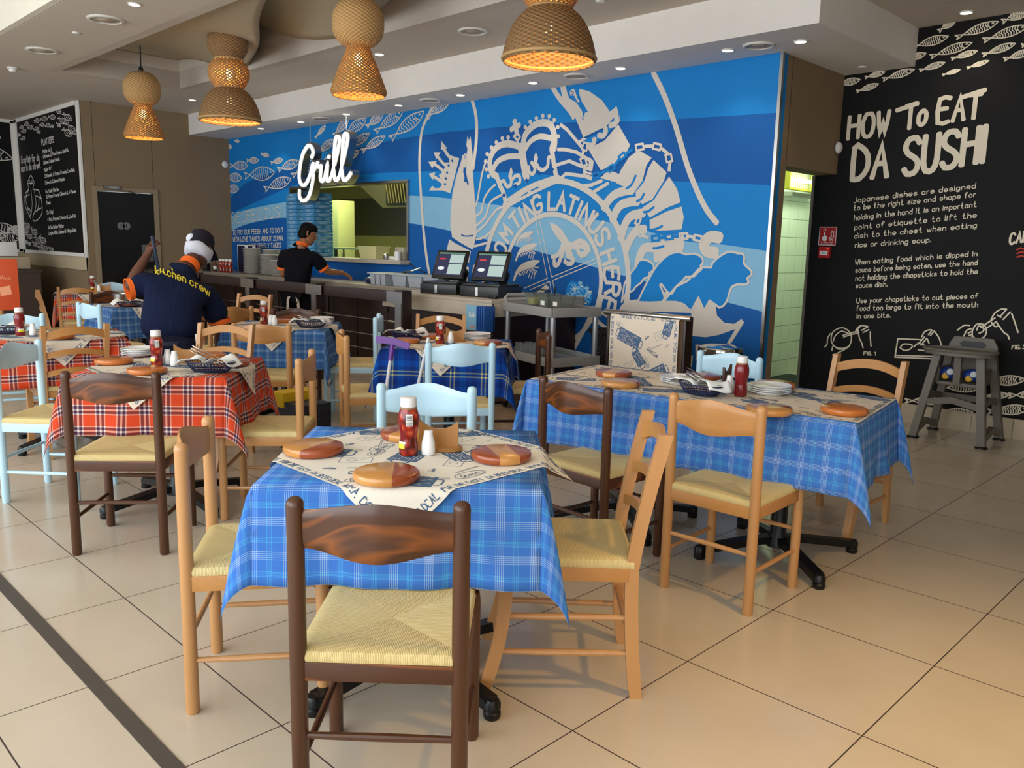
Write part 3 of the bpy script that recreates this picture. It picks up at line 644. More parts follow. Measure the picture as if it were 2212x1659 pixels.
BK_R=[('F',9,8,[-2427,3118,-2134,3189,-2292,3185,-2264,3123]),
('F',9,8,[-2224,3066,-1925,3126,-2085,3130,-2059,3064]),
('F',9,8,[-2755,3094,-2485,3136,-2630,3148,-2606,3083]),
('F',9,8,[-2605,2998,-2304,3062,-2465,3062,-2438,2999]),
('F',9,8,[-2443,2960,-2260,2994,-2358,2997,-2343,2957]),
('F',9,8,[-2218,2958,-1999,3010,-2117,3010,-2096,2959]),
('F',9,8,[-2064,2905,-1867,2946,-1974,2951,-1955,2901]),
('F',9,8,[-2679,2901,-2490,2938,-2592,2941,-2575,2899]),
('F',9,8,[-2320,2875,-2170,2909,-2250,2907,-2238,2877]),
('F',9,8,[-2498,2844,-2372,2868,-2440,2870,-2430,2843]),
('F',9,8,[-2803,2999,-2641,3028,-2730,3037,-2712,2990]),
('F',9,8,[-2970,2865,-2722,2915,-2855,2917,-2834,2864]),
('F',9,8,[-3122,2900,-2960,2924,-3047,2932,-3033,2892]),
('F',9,8,[-3365,2869,-3164,2888,-3272,2906,-3255,2850]),
('F',9,8,[-3186,2792,-3003,2833,-3103,2834,-3085,2792]),
('F',9,8,[-2561,3187,-2432,3270,-2514,3254,-2477,3204]),
('F',9,8,[-2106,3185,-1927,3237,-2030,3242,-2001,3180]),
('F',9,8,[-1953,2989,-1855,3011,-1914,3026,-1894,2974]),
('F',11,8,[-1948,421,-1657,477,-1806,487,-1794,412]),
('F',11,8,[-1757,336,-1472,394,-1618,402,-1607,328]),
('F',11,8,[-2267,330,-1944,380,-2107,395,-2098,317]),
('F',11,8,[-2532,178,-2191,241,-2363,247,-2354,173]),
('F',11,8,[-2308,105,-2001,161,-2156,169,-2148,97]),
('F',11,8,[-1890,187,-1603,255,-1750,259,-1738,184]),
('F',11,8,[-1757,96,-1639,127,-1702,137,-1693,87]),
('F',11,8,[-2349,226,-2127,271,-2240,273,-2233,225]),
('F',11,8,[-1946,303,-1753,342,-1852,348,-1845,298]),
(3,'w',11,3,[-3279,569,-3258,597,-3258,651,-3235,695]),
(3,'w',11,3,[-3225,654,-3216,707,-3166,748,-3114,755,-3058,721,-3041,671,-3054,604,-3111,573,-3178,579,-3219,621,-3225,660]),
(3,'w',11,3,[-3203,629,-3187,683,-3137,725,-3077,713]),
(3,'w',11,3,[-3208,543,-3199,590,-3150,562,-3085,575,-3054,598]),
(3,'w',11,3,[-3198,504,-3109,553,-3060,597]),
(3,'w',11,3,[-3121,689,-3058,715,-2995,737]),
(3,'w',11,3,[-3113,675,-3050,702,-2991,721]),
(3,'w',11,3,[-3008,739,-2992,772,-2961,791,-2903,786]),
(3,'w',11,3,[-2990,753,-2970,677,-2948,641,-2931,597]),
(3,'w',11,0,[-2903,786,-2957,749]),
(3,'w',11,0,[-2895,761,-2943,731]),
(3,'w',11,3,[-2881,743,-2875,686,-2863,617]),
(3,'w',11,0,[-2961,791,-3008,745]),
(3,'w',11,0,[-2643,704,-2443,714]),
(3,'w',11,0,[-2643,704,-2652,544]),
(3,'w',11,0,[-2652,544,-2336,564]),
(3,'w',11,0,[-2647,560,-2349,583]),
(3,'w',11,3,[-2617,629,-2591,663,-2525,663,-2528,632,-2574,609,-2617,629]),
(3,'w',11,3,[-2506,647,-2474,681,-2421,668,-2380,659,-2399,627,-2469,626]),
(3,'w',11,0,[-2474,675,-2428,740]),
(3,'w',11,0,[-2450,667,-2410,730]),
(3,'w',11,3,[-2451,738,-2432,783,-2394,802,-2376,800]),
(3,'w',11,0,[-2376,800,-2401,761]),
(3,'w',11,0,[-2357,795,-2384,756]),
(3,'w',11,3,[-2353,790,-2314,739,-2291,680]),
(3,'w',11,0,[-2410,730,-2388,689]),
(3,'w',11,3,[-2182,816,-2138,859,-2095,863]),
(3,'w',11,3,[-2129,774,-2112,822,-2082,837]),
(3,'w',11,0,[-2099,800,-2079,814]),
(3,'w',11,0,[-2092,783,-2072,791]),
(3,'w',11,0,[-2080,766,-2057,774]),
(3,'w',11,3,[-2070,826,-2048,875,-1996,879,-1968,835,-1980,781,-2026,760,-2065,780,-2071,820]),
(3,'w',11,3,[-2038,829,-2031,864,-1999,856,-1990,827,-2020,807]),
(3,'w',11,0,[-2014,854,-1919,937]),
(3,'w',11,0,[-1991,833,-1905,909]),
(3,'w',11,3,[-1947,912,-1927,971,-1885,1008,-1850,1011]),
(3,'w',11,3,[-1905,904,-1845,828,-1818,814,-1803,781]),
(3,'w',11,0,[-1845,1011,-1884,951]),
(3,'w',11,0,[-1817,992,-1861,930]),
(3,'w',11,3,[-1806,980,-1773,903,-1747,837]),
(3,'w',11,0,[-1906,961,-1878,946]),
(3,'w',11,3,[-1941,901,-1911,869,-1891,876]),
(3,'w',36,0,[-2829,2603,-2671,2641]),
(3,'w',36,0,[-2342,2653,-2175,2693]),
(3,'r',12,0,[-1822,1472,-1800,1485,-1775,1477]),
(3,'r',12,0,[-1819,1444,-1792,1456,-1771,1451]),
(3,'r',12,0,[-1816,1416,-1789,1428,-1768,1422])]
CK_P=[]
CK_R=[('F',9,4,[-13018,3117,-12683,2988,-12767,3074,-12931,3030]),
('F',9,4,[-13226,3081,-12907,2972,-12987,3050,-13144,3001]),
('F',9,4,[-13328,3016,-13139,2945,-13186,2993,-13280,2968]),
('F',9,4,[-12879,2969,-12557,2801,-12614,2902,-12821,2866]),
('F',9,4,[-13060,2912,-12722,2786,-12800,2874,-12980,2823]),
('F',9,4,[-14039,3124,-13699,3104,-13870,3148,-13865,3080]),
('F',9,4,[-13663,3129,-13341,3091,-13484,3141,-13517,3079]),
('F',9,4,[-14332,3121,-14072,3118,-14219,3152,-14183,3087]),
('F',9,4,[-14842,3114,-14601,3114,-14742,3146,-14699,3082]),
('F',9,4,[-15097,3084,-14883,3087,-15012,3113,-14967,3058]),
('F',9,4,[-14685,3051,-14415,3049,-14567,3082,-14531,3019]),
('F',9,4,[-14090,3042,-13868,3043,-13997,3070,-13960,3015]),
('F',9,4,[-13844,3012,-13598,3011,-13737,3042,-13703,2981]),
('F',9,4,[-13604,2983,-13441,2983,-13534,3004,-13510,2962]),
('F',9,4,[-15007,3016,-14759,3027,-14914,3051,-14851,2993]),
('F',9,4,[-14392,3008,-14130,3007,-14275,3034,-14245,2981]),
('F',9,4,[-15070,2909,-14821,2921,-14977,2944,-14913,2886]),
('F',9,4,[-14242,2947,-14066,2953,-14171,2970,-14135,2930]),
('F',9,4,[-13314,3218,-13102,3124,-13132,3186,-13284,3155]),
('F',9,4,[-15199,2969,-15071,2991,-15185,3002,-15084,2958]),
('F',9,4,[-15255,1621,-14937,1546,-15014,1612,-15176,1554]),
('F',9,4,[-14884,1536,-14599,1432,-14634,1511,-14848,1456]),
('F',9,4,[-15277,1536,-15043,1462,-15065,1524,-15254,1472]),
('F',9,4,[-15156,1440,-14852,1378,-14928,1440,-15079,1378]),
('F',9,4,[-14708,1401,-14410,1290,-14452,1372,-14665,1317]),
('F',9,4,[-14468,1413,-14185,1297,-14216,1382,-14437,1327]),
('F',9,4,[-15292,1332,-15121,1291,-15140,1334,-15272,1288]),
('F',9,4,[-14865,1326,-14640,1255,-14670,1315,-14835,1266]),
('F',9,4,[-14572,1256,-14356,1178,-14367,1243,-14561,1190]),
('F',9,4,[-14399,1280,-14125,1188,-14170,1261,-14353,1206]),
('F',9,4,[-15118,1301,-14948,1272,-14988,1307,-15078,1266]),
('F',9,4,[-14081,1244,-13837,1198,-13908,1244,-14008,1197]),
(3,'w',16,2,[-14686,2347,-14885,2242,-14841,2138,-15031,2081,-15108,1916,-14998,1788,-14848,1682]),
(3,'w',16,2,[-14686,2347,-14545,2229,-14636,2131,-14341,2102,-14248,1939,-14252,1778,-14440,1679,-14686,1639,-14740,1702,-14617,1783,-14271,1839]),
(3,'w',16,0,[-14890,2222,-14614,2222]),
(3,'w',16,2,[-14841,2138,-15057,1977,-14893,1786]),
(3,'w',16,2,[-14738,2134,-14724,1908,-14838,1723]),
(3,'w',16,2,[-14574,2109,-14521,1904,-14682,1743]),
(3,'w',16,2,[-14351,2062,-14388,1902,-14516,1782]),
(3,'w',16,2,[-15033,1788,-14912,1849,-14828,1765,-14948,1704]),
(3,'w',16,2,[-14772,2279,-14723,2195,-14636,2273]),
(3,'w',16,0,[-15118,2021,-14827,2055]),
(3,'w',16,0,[-14238,1979,-14492,2025])]
TXT=[('DELEECiOUS!',6.205,[-12372,1674,-10876,1759,150,138],13,'w'),
('TO FRY OUR FEESH AND TO DO iT',6.205,[-12355,1494,-10828,1541,65,59],13,'w'),
('WITH LOVE TAKES ABOUT 20MIN,',6.205,[-12354,1391,-10840,1429,65,60],13,'w'),
('THEM GENTLY TAKES',6.205,[-11860,1295,-10903,1328,63,60],13,'w'),
('END TO',6.205,[-11435,1208,-11082,1219,62,61],13,'w'),
('HOW',7.34,[-3227,2400,-2892,2425,184,178],34,'w'),
('To',7.34,[-2755,2441,-2593,2478,187,184],34,'w'),
('EAT',7.34,[-2498,2474,-2195,2490,182,176],34,'w'),
('DA',7.34,[-3158,2054,-2866,2070,265,258],46,'w'),
('SUSHI',7.34,[-2726,2076,-2139,2151,283,266],46,'w'),
('Japanese dishes are designed',7.34,[-3127,1853,-2165,1948,45,40],6.5,'w'),
('to be the right size and shape for',7.34,[-3121,1788,-2158,1881,45,41],6.5,'w'),
('holding in the hand It is an important',7.34,[-3110,1703,-2144,1803,45,41],6.5,'w'),
('point of etiquette to lift the',7.34,[-3100,1622,-2136,1720,45,41],6.5,'w'),
('dish to the chest when eating',7.34,[-3093,1547,-2127,1641,45,41],6.5,'w'),
('rice or drinking soup.',7.34,[-3080,1468,-2459,1523,45,42],6.5,'w'),
('When eating food which is dipped in',7.34,[-3066,1319,-2099,1419,44,40],6.5,'w'),
('sauce before being eaten, use the hand',7.34,[-3057,1251,-2090,1349,44,40],6.5,'w'),
('not holding the chopsticks to hold the',7.34,[-3050,1181,-2082,1279,44,40],6.5,'w'),
('sauce dish.',7.34,[-3042,1118,-2775,1143,44,43],6.5,'w'),
('Use your chopsticks to cut pieces of',7.34,[-3024,984,-2059,1086,44,40],6.5,'w'),
('food too large to fit into the mouth',7.34,[-3018,918,-2052,1016,45,40],6.5,'w'),
('in one bite.',7.34,[-3009,852,-2724,881,45,43],6.5,'w'),
('CALI',7.34,[-1878,1513,-1743,1544,78,76],16,'w'),
('FIG. 1',7.34,[-2919,534,-2818,542,28,28],7,'w'),
('FIG. 3',7.34,[-1776,703,-1683,716,29,29],8,'w'),
('PLATTERS',4.085,[-14049,2749,-13484,2758,80,78],16,'w'),
('Platter for 2',4.085,[-14024,2634,-13617,2644,46,45],12,'w'),
('6 Mussels, 12 Prince Prawns, Linefish,',4.085,[-14027,2563,-12887,2593,46,43],11,'w'),
('Calamari, Calamari Heads',4.085,[-14028,2475,-13291,2493,46,44],11,'w'),
('Crayfish for da',4.085,[-15128,2546,-14219,2544,102,97],18,'w'),
('man in da street',4.085,[-15160,2419,-14180,2430,103,97],18,'w'),
('Platter for 1',4.085,[-14022,2363,-13654,2389,46,45],12,'w'),
('3 Mussels, 6 Prince Prawns, Linefish,',4.085,[-14009,2278,-12687,2315,47,43],11,'w'),
('Calamari, Calamari Heads',4.085,[-14012,2180,-13135,2206,47,44],11,'w'),
('Da Family Platter',4.085,[-14015,2052,-13409,2070,47,45],12,'w'),
('12 Prince Prawns, Calamari & 4 Pieces',4.085,[-14014,1973,-12694,2024,47,44],11,'w'),
('Fresh',4.085,[-14015,1884,-13824,1891,47,47],11,'w'),
('Da King !',4.085,[-14022,1740,-13705,1756,52,51],12,'w'),
('4 King Prawns, Calamari & Linefish',4.085,[-14018,1640,-12758,1685,48,44],11,'w'),
('Da One Mother Platter',4.085,[-14019,1520,-13298,1546,48,46],12,'w'),
('Langhe, Dikky, Calamari & Village Salad',4.085,[-14019,1436,-12779,1490,48,45],11,'w')]
RING=(-5.647,1.084,0.974,0.652)
LET=[('O',157.4,0.778),('M',144.4,0.785),('T',130.7,0.78),('I',122.2,0.769),('N',113.9,0.756),('G',105.4,0.776),('L',89.9,0.775),('A',81.0,0.776),('T',70.5,0.774),('I',62.7,0.768),('N',55.1,0.772),('U',44.8,0.781),('S',33.9,0.777),('H',19.0,0.766),('E',6.9,0.776),('R',-3.2,0.787),('E',-14.7,0.765),('U',-25.9,0.774)]
# ================================================================ setting
def plaster(name, c, rough=.85):
    n = N(name, rough, 0, .25); f = n.noise(n.co(), 6, 5); c = lin(c)
    n.color(n.mix(f, tuple(v*.95 for v in c[:3])+(1,), tuple(min(1, v*1.05) for v in c[:3])+(1,)))
    n.bump(n.noise(n.co(), 90, 3), .05, .004); return n.m
M_CEIL = plaster('ceiling_paint', (206, 196, 184)); M_FASCIA = plaster('fascia_white', (232, 228, 222))
M_TAUPE = plaster('taupe_paint', (138, 118, 92)); M_CREAM = plaster('cream_paint', (196, 178, 148)); M_SAIL = plaster('sail_paint', (176, 164, 140))
M_BLACK = plaster('black_wall_paint', (16, 15, 15), .7); M_CHALK = plaster('chalkboard_black', (14, 14, 15), .6)
M_MW = plaster('mural_white', (214, 206, 196), .7); M_MM = plaster('mural_mid_blue', (16, 128, 204), .6)
M_MD = plaster('mural_dark_blue', (12, 90, 166), .6); M_ML = plaster('mural_pale_blue', (132, 184, 216), .6)
M_CW = plain('chalk_white', (208, 204, 196), .8); M_CREAMW = plain('lettering_cream', (226, 214, 190), .7); M_RED = plain('lettering_red', (190, 50, 34), .7)
M_STEEL = plain('brushed_steel', (170, 168, 164), .28, 1); M_WHITEP = plain('white_plastic', (232, 232, 230), .35); M_BLACKP = plain('black_plastic', (16, 16, 17), .35)
M_DARKW = wood('dark_stained_wood', (38, 20, 13), (16, 8, 6), (56, 30, 18), (2, 20, 20), .4)
def floor_mat():
    n = N('porcelain_floor_tiles', .2, 0, .5); X, Y, Z = n.sep(n.co())
    def line(c, o, p, w):
        f = n.math('FRACT', n.math('DIVIDE', n.math('SUBTRACT', c, o-100*p), p))
        d = n.math('MULTIPLY', n.math('ABSOLUTE', n.math('SUBTRACT', f, .5)), p)
        return n.math('GREATER_THAN', d, p/2-w/2)
    g = n.math('MAXIMUM', line(X, -1.45, .61, .0042), line(Y, 1.7487, .6137, .0046))
    a = n.noise(n.co(), 3.5, 6); b = n.noise(n.map(n.co(), (3, 3, 3)), 14, 4)
    cx = n.n('ShaderNodeCombineXYZ'); n.lk(n.math('FLOOR', n.math('DIVIDE', n.math('SUBTRACT', X, -1.45), .61)), cx.inputs[0]); n.lk(n.math('FLOOR', n.math('DIVIDE', n.math('SUBTRACT', Y, 1.7487), .6137)), cx.inputs[1])
    w = n.n('ShaderNodeTexWhiteNoise'); n.lk(cx.outputs[0], w.inputs[0])
    c = n.mix(a, lin((190, 177, 158)), lin((206, 193, 175))); c = n.mix(n.math('MULTIPLY', b, .25), c, lin((186, 168, 142)))
    c = n.mix(n.math('MULTIPLY', w.outputs[0], .14), c, lin((182, 166, 142)))
    n.color(n.mix(g, c, lin((58, 44, 40))))
    n.lk(n.math('ADD', n.math('MULTIPLY', a, .10), n.math('ADD', .14, n.math('MULTIPLY', g, .5))), n.b.inputs['Roughness'])
    return n.m
M_FLOOR = floor_mat()
b = B(); b.poly([(-18, -3.2, 0), (3.4, -3.2, 0), (3.4, 10.6, 0), (-18, 10.6, 0)]); obj('floor', b, M_FLOOR, kind='structure', smooth=0)
b = B(); b.box((-8, .82, .001), (20, .048, .004)); obj('trim_1', b, plain('joint_strip', (74, 66, 60), .5), kind='structure')
# ceiling with its coffer
Hc, Hs = 3.235, 2.938
b = B()
for x0, x1, y0, y1 in ((-18, 3.4, 2.365, 3.265), (-18, -10.43, 3.265, 4.612), (-18, 3.4, 4.612, 7.5)):
    b.box(((x0+x1)/2, (y0+y1)/2, Hc+.1), (x1-x0, y1-y0, .2))
for x0, x1, y0, y1 in ((-10.6, 3.4, 3.165, 3.265), (-10.53, -10.43, 3.265, 4.612), (-10.6, 3.4, 4.612, 4.712)):
    b.box(((x0+x1)/2, (y0+y1)/2, Hc+.4), (x1-x0, y1-y0, .8))
b.box((-4, 3.9, 4.05), (15, 1.6, .05))
obj('ceiling', b, M_CEIL, kind='structure', smooth=0)
b = B(); b.box((-7.3, -.5, 4.05), (21.4, 5.6, .1)); b.box((-7.3, 2.325, 3.66), (21.4, .06, .85)); obj('ceiling_front', b, plaster('front_ceiling_cream', (226, 220, 204)), kind='structure', smooth=0)
def sail(x0, zl, x1, zr, x2):
    """sheet across the coffer, sinking to the right, its free right edge an S-curve in plan"""
    def fn(u, v):
        xe = x1+(x2-x1)*(v+.035*sin(2*pi*v)); x = x0+(xe-x0)*u; s = u
        return V((x, 4.60-1.32*v, zl+(zr-zl)*(s-.09*sin(2*pi*s))))
    b = B(); b.grid(fn, 24, 16); return obj('ceiling_sail', b, M_SAIL, kind='structure', smooth=60, solid=.02)
sail(-10.43, 3.575, -8.72, 3.285, -5.7); sail(-9.5, 3.86, -6.9, 3.30, -3.2); sail(-7.0, 3.84, -4.2, 3.32, -1.2); sail(-4.6, 3.84, -1.6, 3.32, 1.6)
# soffit over the servery
b = B(); b.box((-7.575, 6.475, (Hs+Hc)/2+.03), (9.71, 1.77, Hc-Hs+.06)); obj('trim_2', b, M_FASCIA, kind='structure', smooth=0)
# walls
wx0, wx1, wz0, wz1 = -10.575, -7.945, 1.165, 2.14
b = B()
for x0, x1, z0, z1 in ((-12.5, wx0, 0, 3.2), (wx1, -3.3, 0, 3.2), (wx0, wx1, 0, wz0), (wx0, wx1, wz1, 3.2)):
    b.box(((x0+x1)/2, 6.26, (z0+z1)/2), (x1-x0, .1, z1-z0))
obj('wall_back', b, M_MM, kind='structure', smooth=0)
b = B(); b.box((-3.40, 6.306, 1.47), (.2, .19, 2.94)); b.box((-3.40, 6.87, 2.52), (.2, .95, .84)); obj('wall_return', b, M_TAUPE, kind='structure', smooth=0)
b = B(); b.box((-3.297, 6.214, 1.47), (.026, .03, 2.94)); obj('trim_3', b, M_STEEL, kind='structure')
b = B(); b.box((-1.0, 7.41, 1.7), (5.0, .12, 3.1)); obj('wall_black', b, M_BLACK, kind='structure', smooth=0)
b = B(); b.box((-3.51, 7.41, 1.05), (.025, .13, 2.1)); obj('trim_4', b, plain('door_edge_grey', (120, 112, 98), .5), kind='structure')
n = N('skirting_tile', .3); X, Y, Z = n.sep(n.co()); g = n.math('GREATER_THAN', n.math('ABSOLUTE', n.math('SUBTRACT', n.math('FRACT', n.math('DIVIDE', n.math('ADD', X, 50), .3)), .5)), .492)
n.color(n.mix(g, lin((188, 172, 146)), lin((110, 98, 84))))
b = B(); b.box((-1.0, 7.338, .079), (5.0, .018, .158)); obj('baseboard_black', b, n.m, kind='structure')
b = B(); b.box((-12.45, 4.16, 1.62), (.1, .15, 3.24)); b.box((-12.45, 5.665, 1.62), (.1, 1.28, 3.24)); b.box((-12.45, 4.63, 2.65), (.1, .8, 1.18)); obj('wall_left', b, M_TAUPE, kind='structure', smooth=0)
b = B(); b.box((-13.95, 4.135, 2.1), (3.0, .1, 2.3)); b.box((-15.4, 2.0, 1.62), (.1, 4.3, 3.24)); obj('wall_recess', b, M_CREAM, kind='structure', smooth=0)
b = B(); b.box((-13.95, 4.13, .47), (3.0, .11, .95)); obj('wall_wainscot', b, M_TAUPE, kind='structure', smooth=0)
b = B(); b.box((3.35, 3.6, 1.62), (.1, 8, 3.24)); obj('wall_right', b, M_TAUPE, kind='structure', smooth=0)
# corridor behind the opening
n = N('white_wall_tiles', .12); X, Y, Z = n.sep(n.co())
g = n.math('MAXIMUM', n.math('GREATER_THAN', n.math('ABSOLUTE', n.math('SUBTRACT', n.math('FRACT', n.math('DIVIDE', n.math('ADD', Z, 50.02), .2)), .5)), .488),
           n.math('MULTIPLY', .45, n.math('GREATER_THAN', n.math('ABSOLUTE', n.math('SUBTRACT', n.math('FRACT', n.math('DIVIDE', n.math('ADD', n.math('ADD', X, Y), 50), .2)), .5)), .488)))
n.color(n.mix(g, lin((222, 230, 216)), lin((90, 100, 88)))); M_TILE = n.m
b = B(); b.box((-4.55, 8.46, 1.35), (.1, 4.28, 2.7)); b.box((-4.0, 10.6, 1.35), (1.2, .1, 2.7)); b.box((-3.44, 9.05, 1.35), (.1, 3.1, 2.7)); obj('wall_corridor', b, M_TILE, kind='structure', smooth=0)
b = B(); b.box((-4.0, 8.5, 2.75), (1.2, 4.2, .1)); obj('ceiling_corridor', b, M_CEIL, kind='structure', smooth=0)
b = B(); b.box((-4.0, 8.2, .006), (.95, 1.75, .012), bev=.004); tag(obj('floor_mat', b, plain('rubber_mat', (40, 46, 46), .8)), 'dark rubber mat on the floor of the tiled corridor', 'mat')
point('corridor_lamp', (-3.8, 8.6, 2.5), 26, (.82, 1, .72), .15)
# kitchen behind the hatch
M_KW = plaster('kitchen_wall_cream', (196, 190, 120)); M_KS = plain('kitchen_steel', (120, 122, 112), .4, .8)
b = B(); b.box((-10.2, 9.05, 1.4), (8.4, .1, 2.8)); b.box((-14.35, 7.7, 1.4), (.1, 2.6, 2.8)); b.box((-6.05, 7.7, 1.4), (.1, 2.6, 2.8)); b.box((-10.2, 7.68, 2.85), (8.4, 2.6, .1)); obj('wall_kitchen', b, M_KW, kind='structure', smooth=0)
b = B(); b.box((-11.6, 8.99, 1.88), (4.0, .02, .66)); obj('trim_5', b, M_KS, kind='structure')
area('kitchen_tube', (-10.3, 6.9, 2.72), (-10.3, 6.9, 0), 1.4, .4, 46, (.92, 1, .55))
# hatch frame and sill
b = B()
for c, d in (((wx0-.008, 6.25, (wz0+wz1)/2), (.03, .14, wz1-wz0)), ((wx1+.008, 6.25, (wz0+wz1)/2), (.03, .14, wz1-wz0)), (((wx0+wx1)/2, 6.25, wz1+.008), (wx1-wx0+.05, .14, .03))): b.box(c, d)
obj('window_1', b, M_STEEL, kind='structure')
b = B(); b.box(((wx0+wx1)/2+.01, 6.22, 1.195), (wx1-wx0+.05, .34, .05), bev=.006); obj('trim_6', b, plain('sill_grey', (176, 166, 152), .4), kind='structure')

# ================================================================ mural
mural = thing('mural', 'blue sea mural with prawns, crown crest and white fish on the long wall', 'mural', (-7.9, 6.21, 0))
mural_parts = []
def lerp(tab, x):
    if x <= tab[0][0]: return tab[0][1]
    for (a, c), (d, e) in zip(tab, tab[1:]):
        if a <= x <= d: return c+(e-c)*(x-a)/(d-a)
    return tab[-1][1]
tabs = [[tuple(p) for p in spline([V((a[i]/1000, a[i+1]/1000)) for i in range(0, len(a), 2)], 3)] for a in BND]
xs = sorted(set([-12.399+i*.09 for i in range(101) if -12.399+i*.09 < -3.3]+[-3.302, wx0, wx1]))
b = B(); mi_of = (0, 1, 2, 1, 2)  # from the floor up: dark, pale, mid, dark, mid
for x0, x1 in zip(xs, xs[1:]):
    def lv(x):
        q = [lerp(t, x) for t in tabs]; return [0, q[3], q[2], q[1], q[0], 2.97]
    A, C = lv(x0), lv(x1); win = wx0-1e-6 <= x0 and x1 <= wx1+1e-6
    for k in range(5):
        for lo, hi in (((0, wz0), (wz1, 3)) if win else ((0, 3),)):
            cl = lambda v: min(max(v, lo), hi)
            a0, a1, c0, c1 = cl(A[k]), cl(A[k+1]), cl(C[k]), cl(C[k+1])
            if a1-a0 < 1e-6 and c1-c0 < 1e-6: continue
            b.mi = (1, 2, 0, 1, 0)[k]; Y = 6.2085
            vs = [(x0, Y, a0), (x1, Y, c0), (x1, Y, c1), (x0, Y, a1)]
            vs = [p for i, p in enumerate(vs) if (V(p)-V(vs[i-1])).length > 1e-7]
            if len(vs) > 2: b.f([b.v(p) for p in vs])
o = obj('wave_bands', b, [M_MM, M_MD, M_ML], smooth=0); mural_parts.append(o)
def put(name, P, Rb, tx=(), Y=6.2085):
    fl = Flat(wallpos(Y)); art(fl, P, Rb, dict(w=0, m=1, d=2, l=3))
    for s, y, v, w, c in tx: fl.text(s, *[q/1000 for q in v], w/1000, 4, 0)
    o = obj(name, fl, [M_MW, M_MM, M_MD, M_ML], smooth=0); mural_parts.append(o); return o
cxr = lambda a: sum(a[0::2])/(len(a)/2)/1000
isf = lambda x: x[0] == 'F'
put('fish_shoal', [], [x for x in MU_R if isf(x)])
def zone(a): 
    x = cxr(a); return 0 if x < -6.55 else 1 if x < -5.0 else 2
names = ('crowned_prawn', 'crown_crest', 'chained_prawn')
for k in range(3):
    P = [p for p in MU_P if zone(p[3]) == k]; Q = [q for q in MU_R if not isf(q) and zone(q[4]) == k]
    fl_extra = []
    o = put(names[k], P, Q)
put('lettering', [], [], [t for t in TXT if t[1] == 6.205])
fl = Flat(wallpos(6.2085)); cx_, cz_, r1, r2 = RING
for r, w in ((r1, .058), (r2, .046)): fl.rib([(cx_+r*cos(a), cz_+r*sin(a)) for a in [R(-100+i*3) for i in range(101)]], w, 3.2, 0)
for ch, ang, rad in LET:
    st, Wd = strokes(ch); a = R(ang); up = V((cos(a), sin(a))); rt = V((sin(a), -cos(a))); c = V((cx_, cz_))+up*(rad-.075); hh = .16; ww = .105 if ch not in 'I' else 0; k = hh if ch == 'I' else ww/Wd
    for q in st: fl.rib([c+rt*((p[0]-Wd/2)*k)+up*(p[1]*hh) for p in soften(q)], .036, 3.3, 0)
mural_parts.append(obj('crest_ring', fl, [M_MW], smooth=0))
for o in mural_parts: o.parent = mural; o.matrix_parent_inverse = Matrix.Translation((7.9, -6.21, 0))
# ================================================================ black wall art
sushi = thing('wall_lettering', 'white hand lettered sushi eating instructions with fish drawings on the black wall', 'mural', (-1.5, 7.35, 0))
def putb(name, P, Rb, tx=()):
    fl = Flat(wallpos(7.349)); art(fl, P, Rb, dict(w=0, r=1))
    for s, y, v, w, c in tx: fl.text(s, *[q/1000 for q in v], w/1000, 4, 0)
    o = obj(name, fl, [M_CREAMW, M_RED], smooth=0); o.parent = sushi; o.matrix_parent_inverse = Matrix.Translation((1.5, -7.35, 0))
TB = [t for t in TXT if t[1] == 7.34]
putb('fish_shoal', [], [x for x in BK_R if isf(x)])
HD = [x for x in BK_R if not isf(x) and x[2] < 30]; ctr = lambda x: sum(x[4][0::2])/(len(x[4])/2)/1000
for lo, hi in ((-9, -3.05), (-3.05, -2.42), (-2.42, 9)): putb('hand_drawing', [], [x for x in HD if lo <= ctr(x) < hi])
putb('headline', [], [x for x in BK_R if not isf(x) and x[2] > 30], [t for t in TB if t[3] > 20]); TS_ = [t for t in TB if t[3] <= 20]
for a, z in ((0, 6), (6, 10), (10, 13), (13, 99)): putb('paragraph', [], [], TS_[a:z])
# ================================================================ chalkboards
cb = thing('chalkboard', 'tall white framed chalkboard listing platters with crayfish drawing', 'menu board', (-13.97, 4.08, 1.2))
def inpar(o, p): o.parent = p; o.matrix_parent_inverse = Matrix.Translation(p.location).inverted(); return o
b = B(); b.box((-13.92, 4.078, 2.185), (2.7, .015, 2.02)); inpar(obj('board', b, M_CHALK), cb)
b = B()
for c, d in (((-13.9, 4.075, 3.21), (2.86, .035, .06)), ((-13.9, 4.075, 1.165), (2.86, .035, .05)), ((-12.44, 4.075, 2.18), (.08, .035, 2.1)), ((-15.28, 4.075, 2.18), (.07, .035, 2.1))): b.box(c, d)
inpar(obj('frame', b, M_FASCIA), cb)
fl = Flat(wallpos(4.0705)); art(fl, [], CK_R, dict(w=0))
for s, y, v, w, c in [t for t in TXT if t[1] == 4.085]: fl.text(s, *[q/1000 for q in v], w/1000, 4, 0)
inpar(obj('chalk_writing', fl, [M_CW], smooth=0), cb)
cb = thing('chalkboard', 'black chalkboard with white fish at the far left edge of the room', 'menu board', (-15.34, 3.0, 1.2))
b = B(); b.box((-15.338, 2.9, 2.18), (.015, 2.2, 2.0)); inpar(obj('board', b, M_CHALK), cb)
b = B(); b.box((-15.335, 2.9, 3.2), (.03, 2.3, .05)); b.box((-15.335, 2.9, 1.17), (.03, 2.3, .05)); b.box((-15.335, 4.03, 2.18), (.03, .07, 2.05)); inpar(obj('frame', b, M_FASCIA), cb)
fl = Flat(lambda u, v, l: V((-15.328+l*.0007, u, v)))
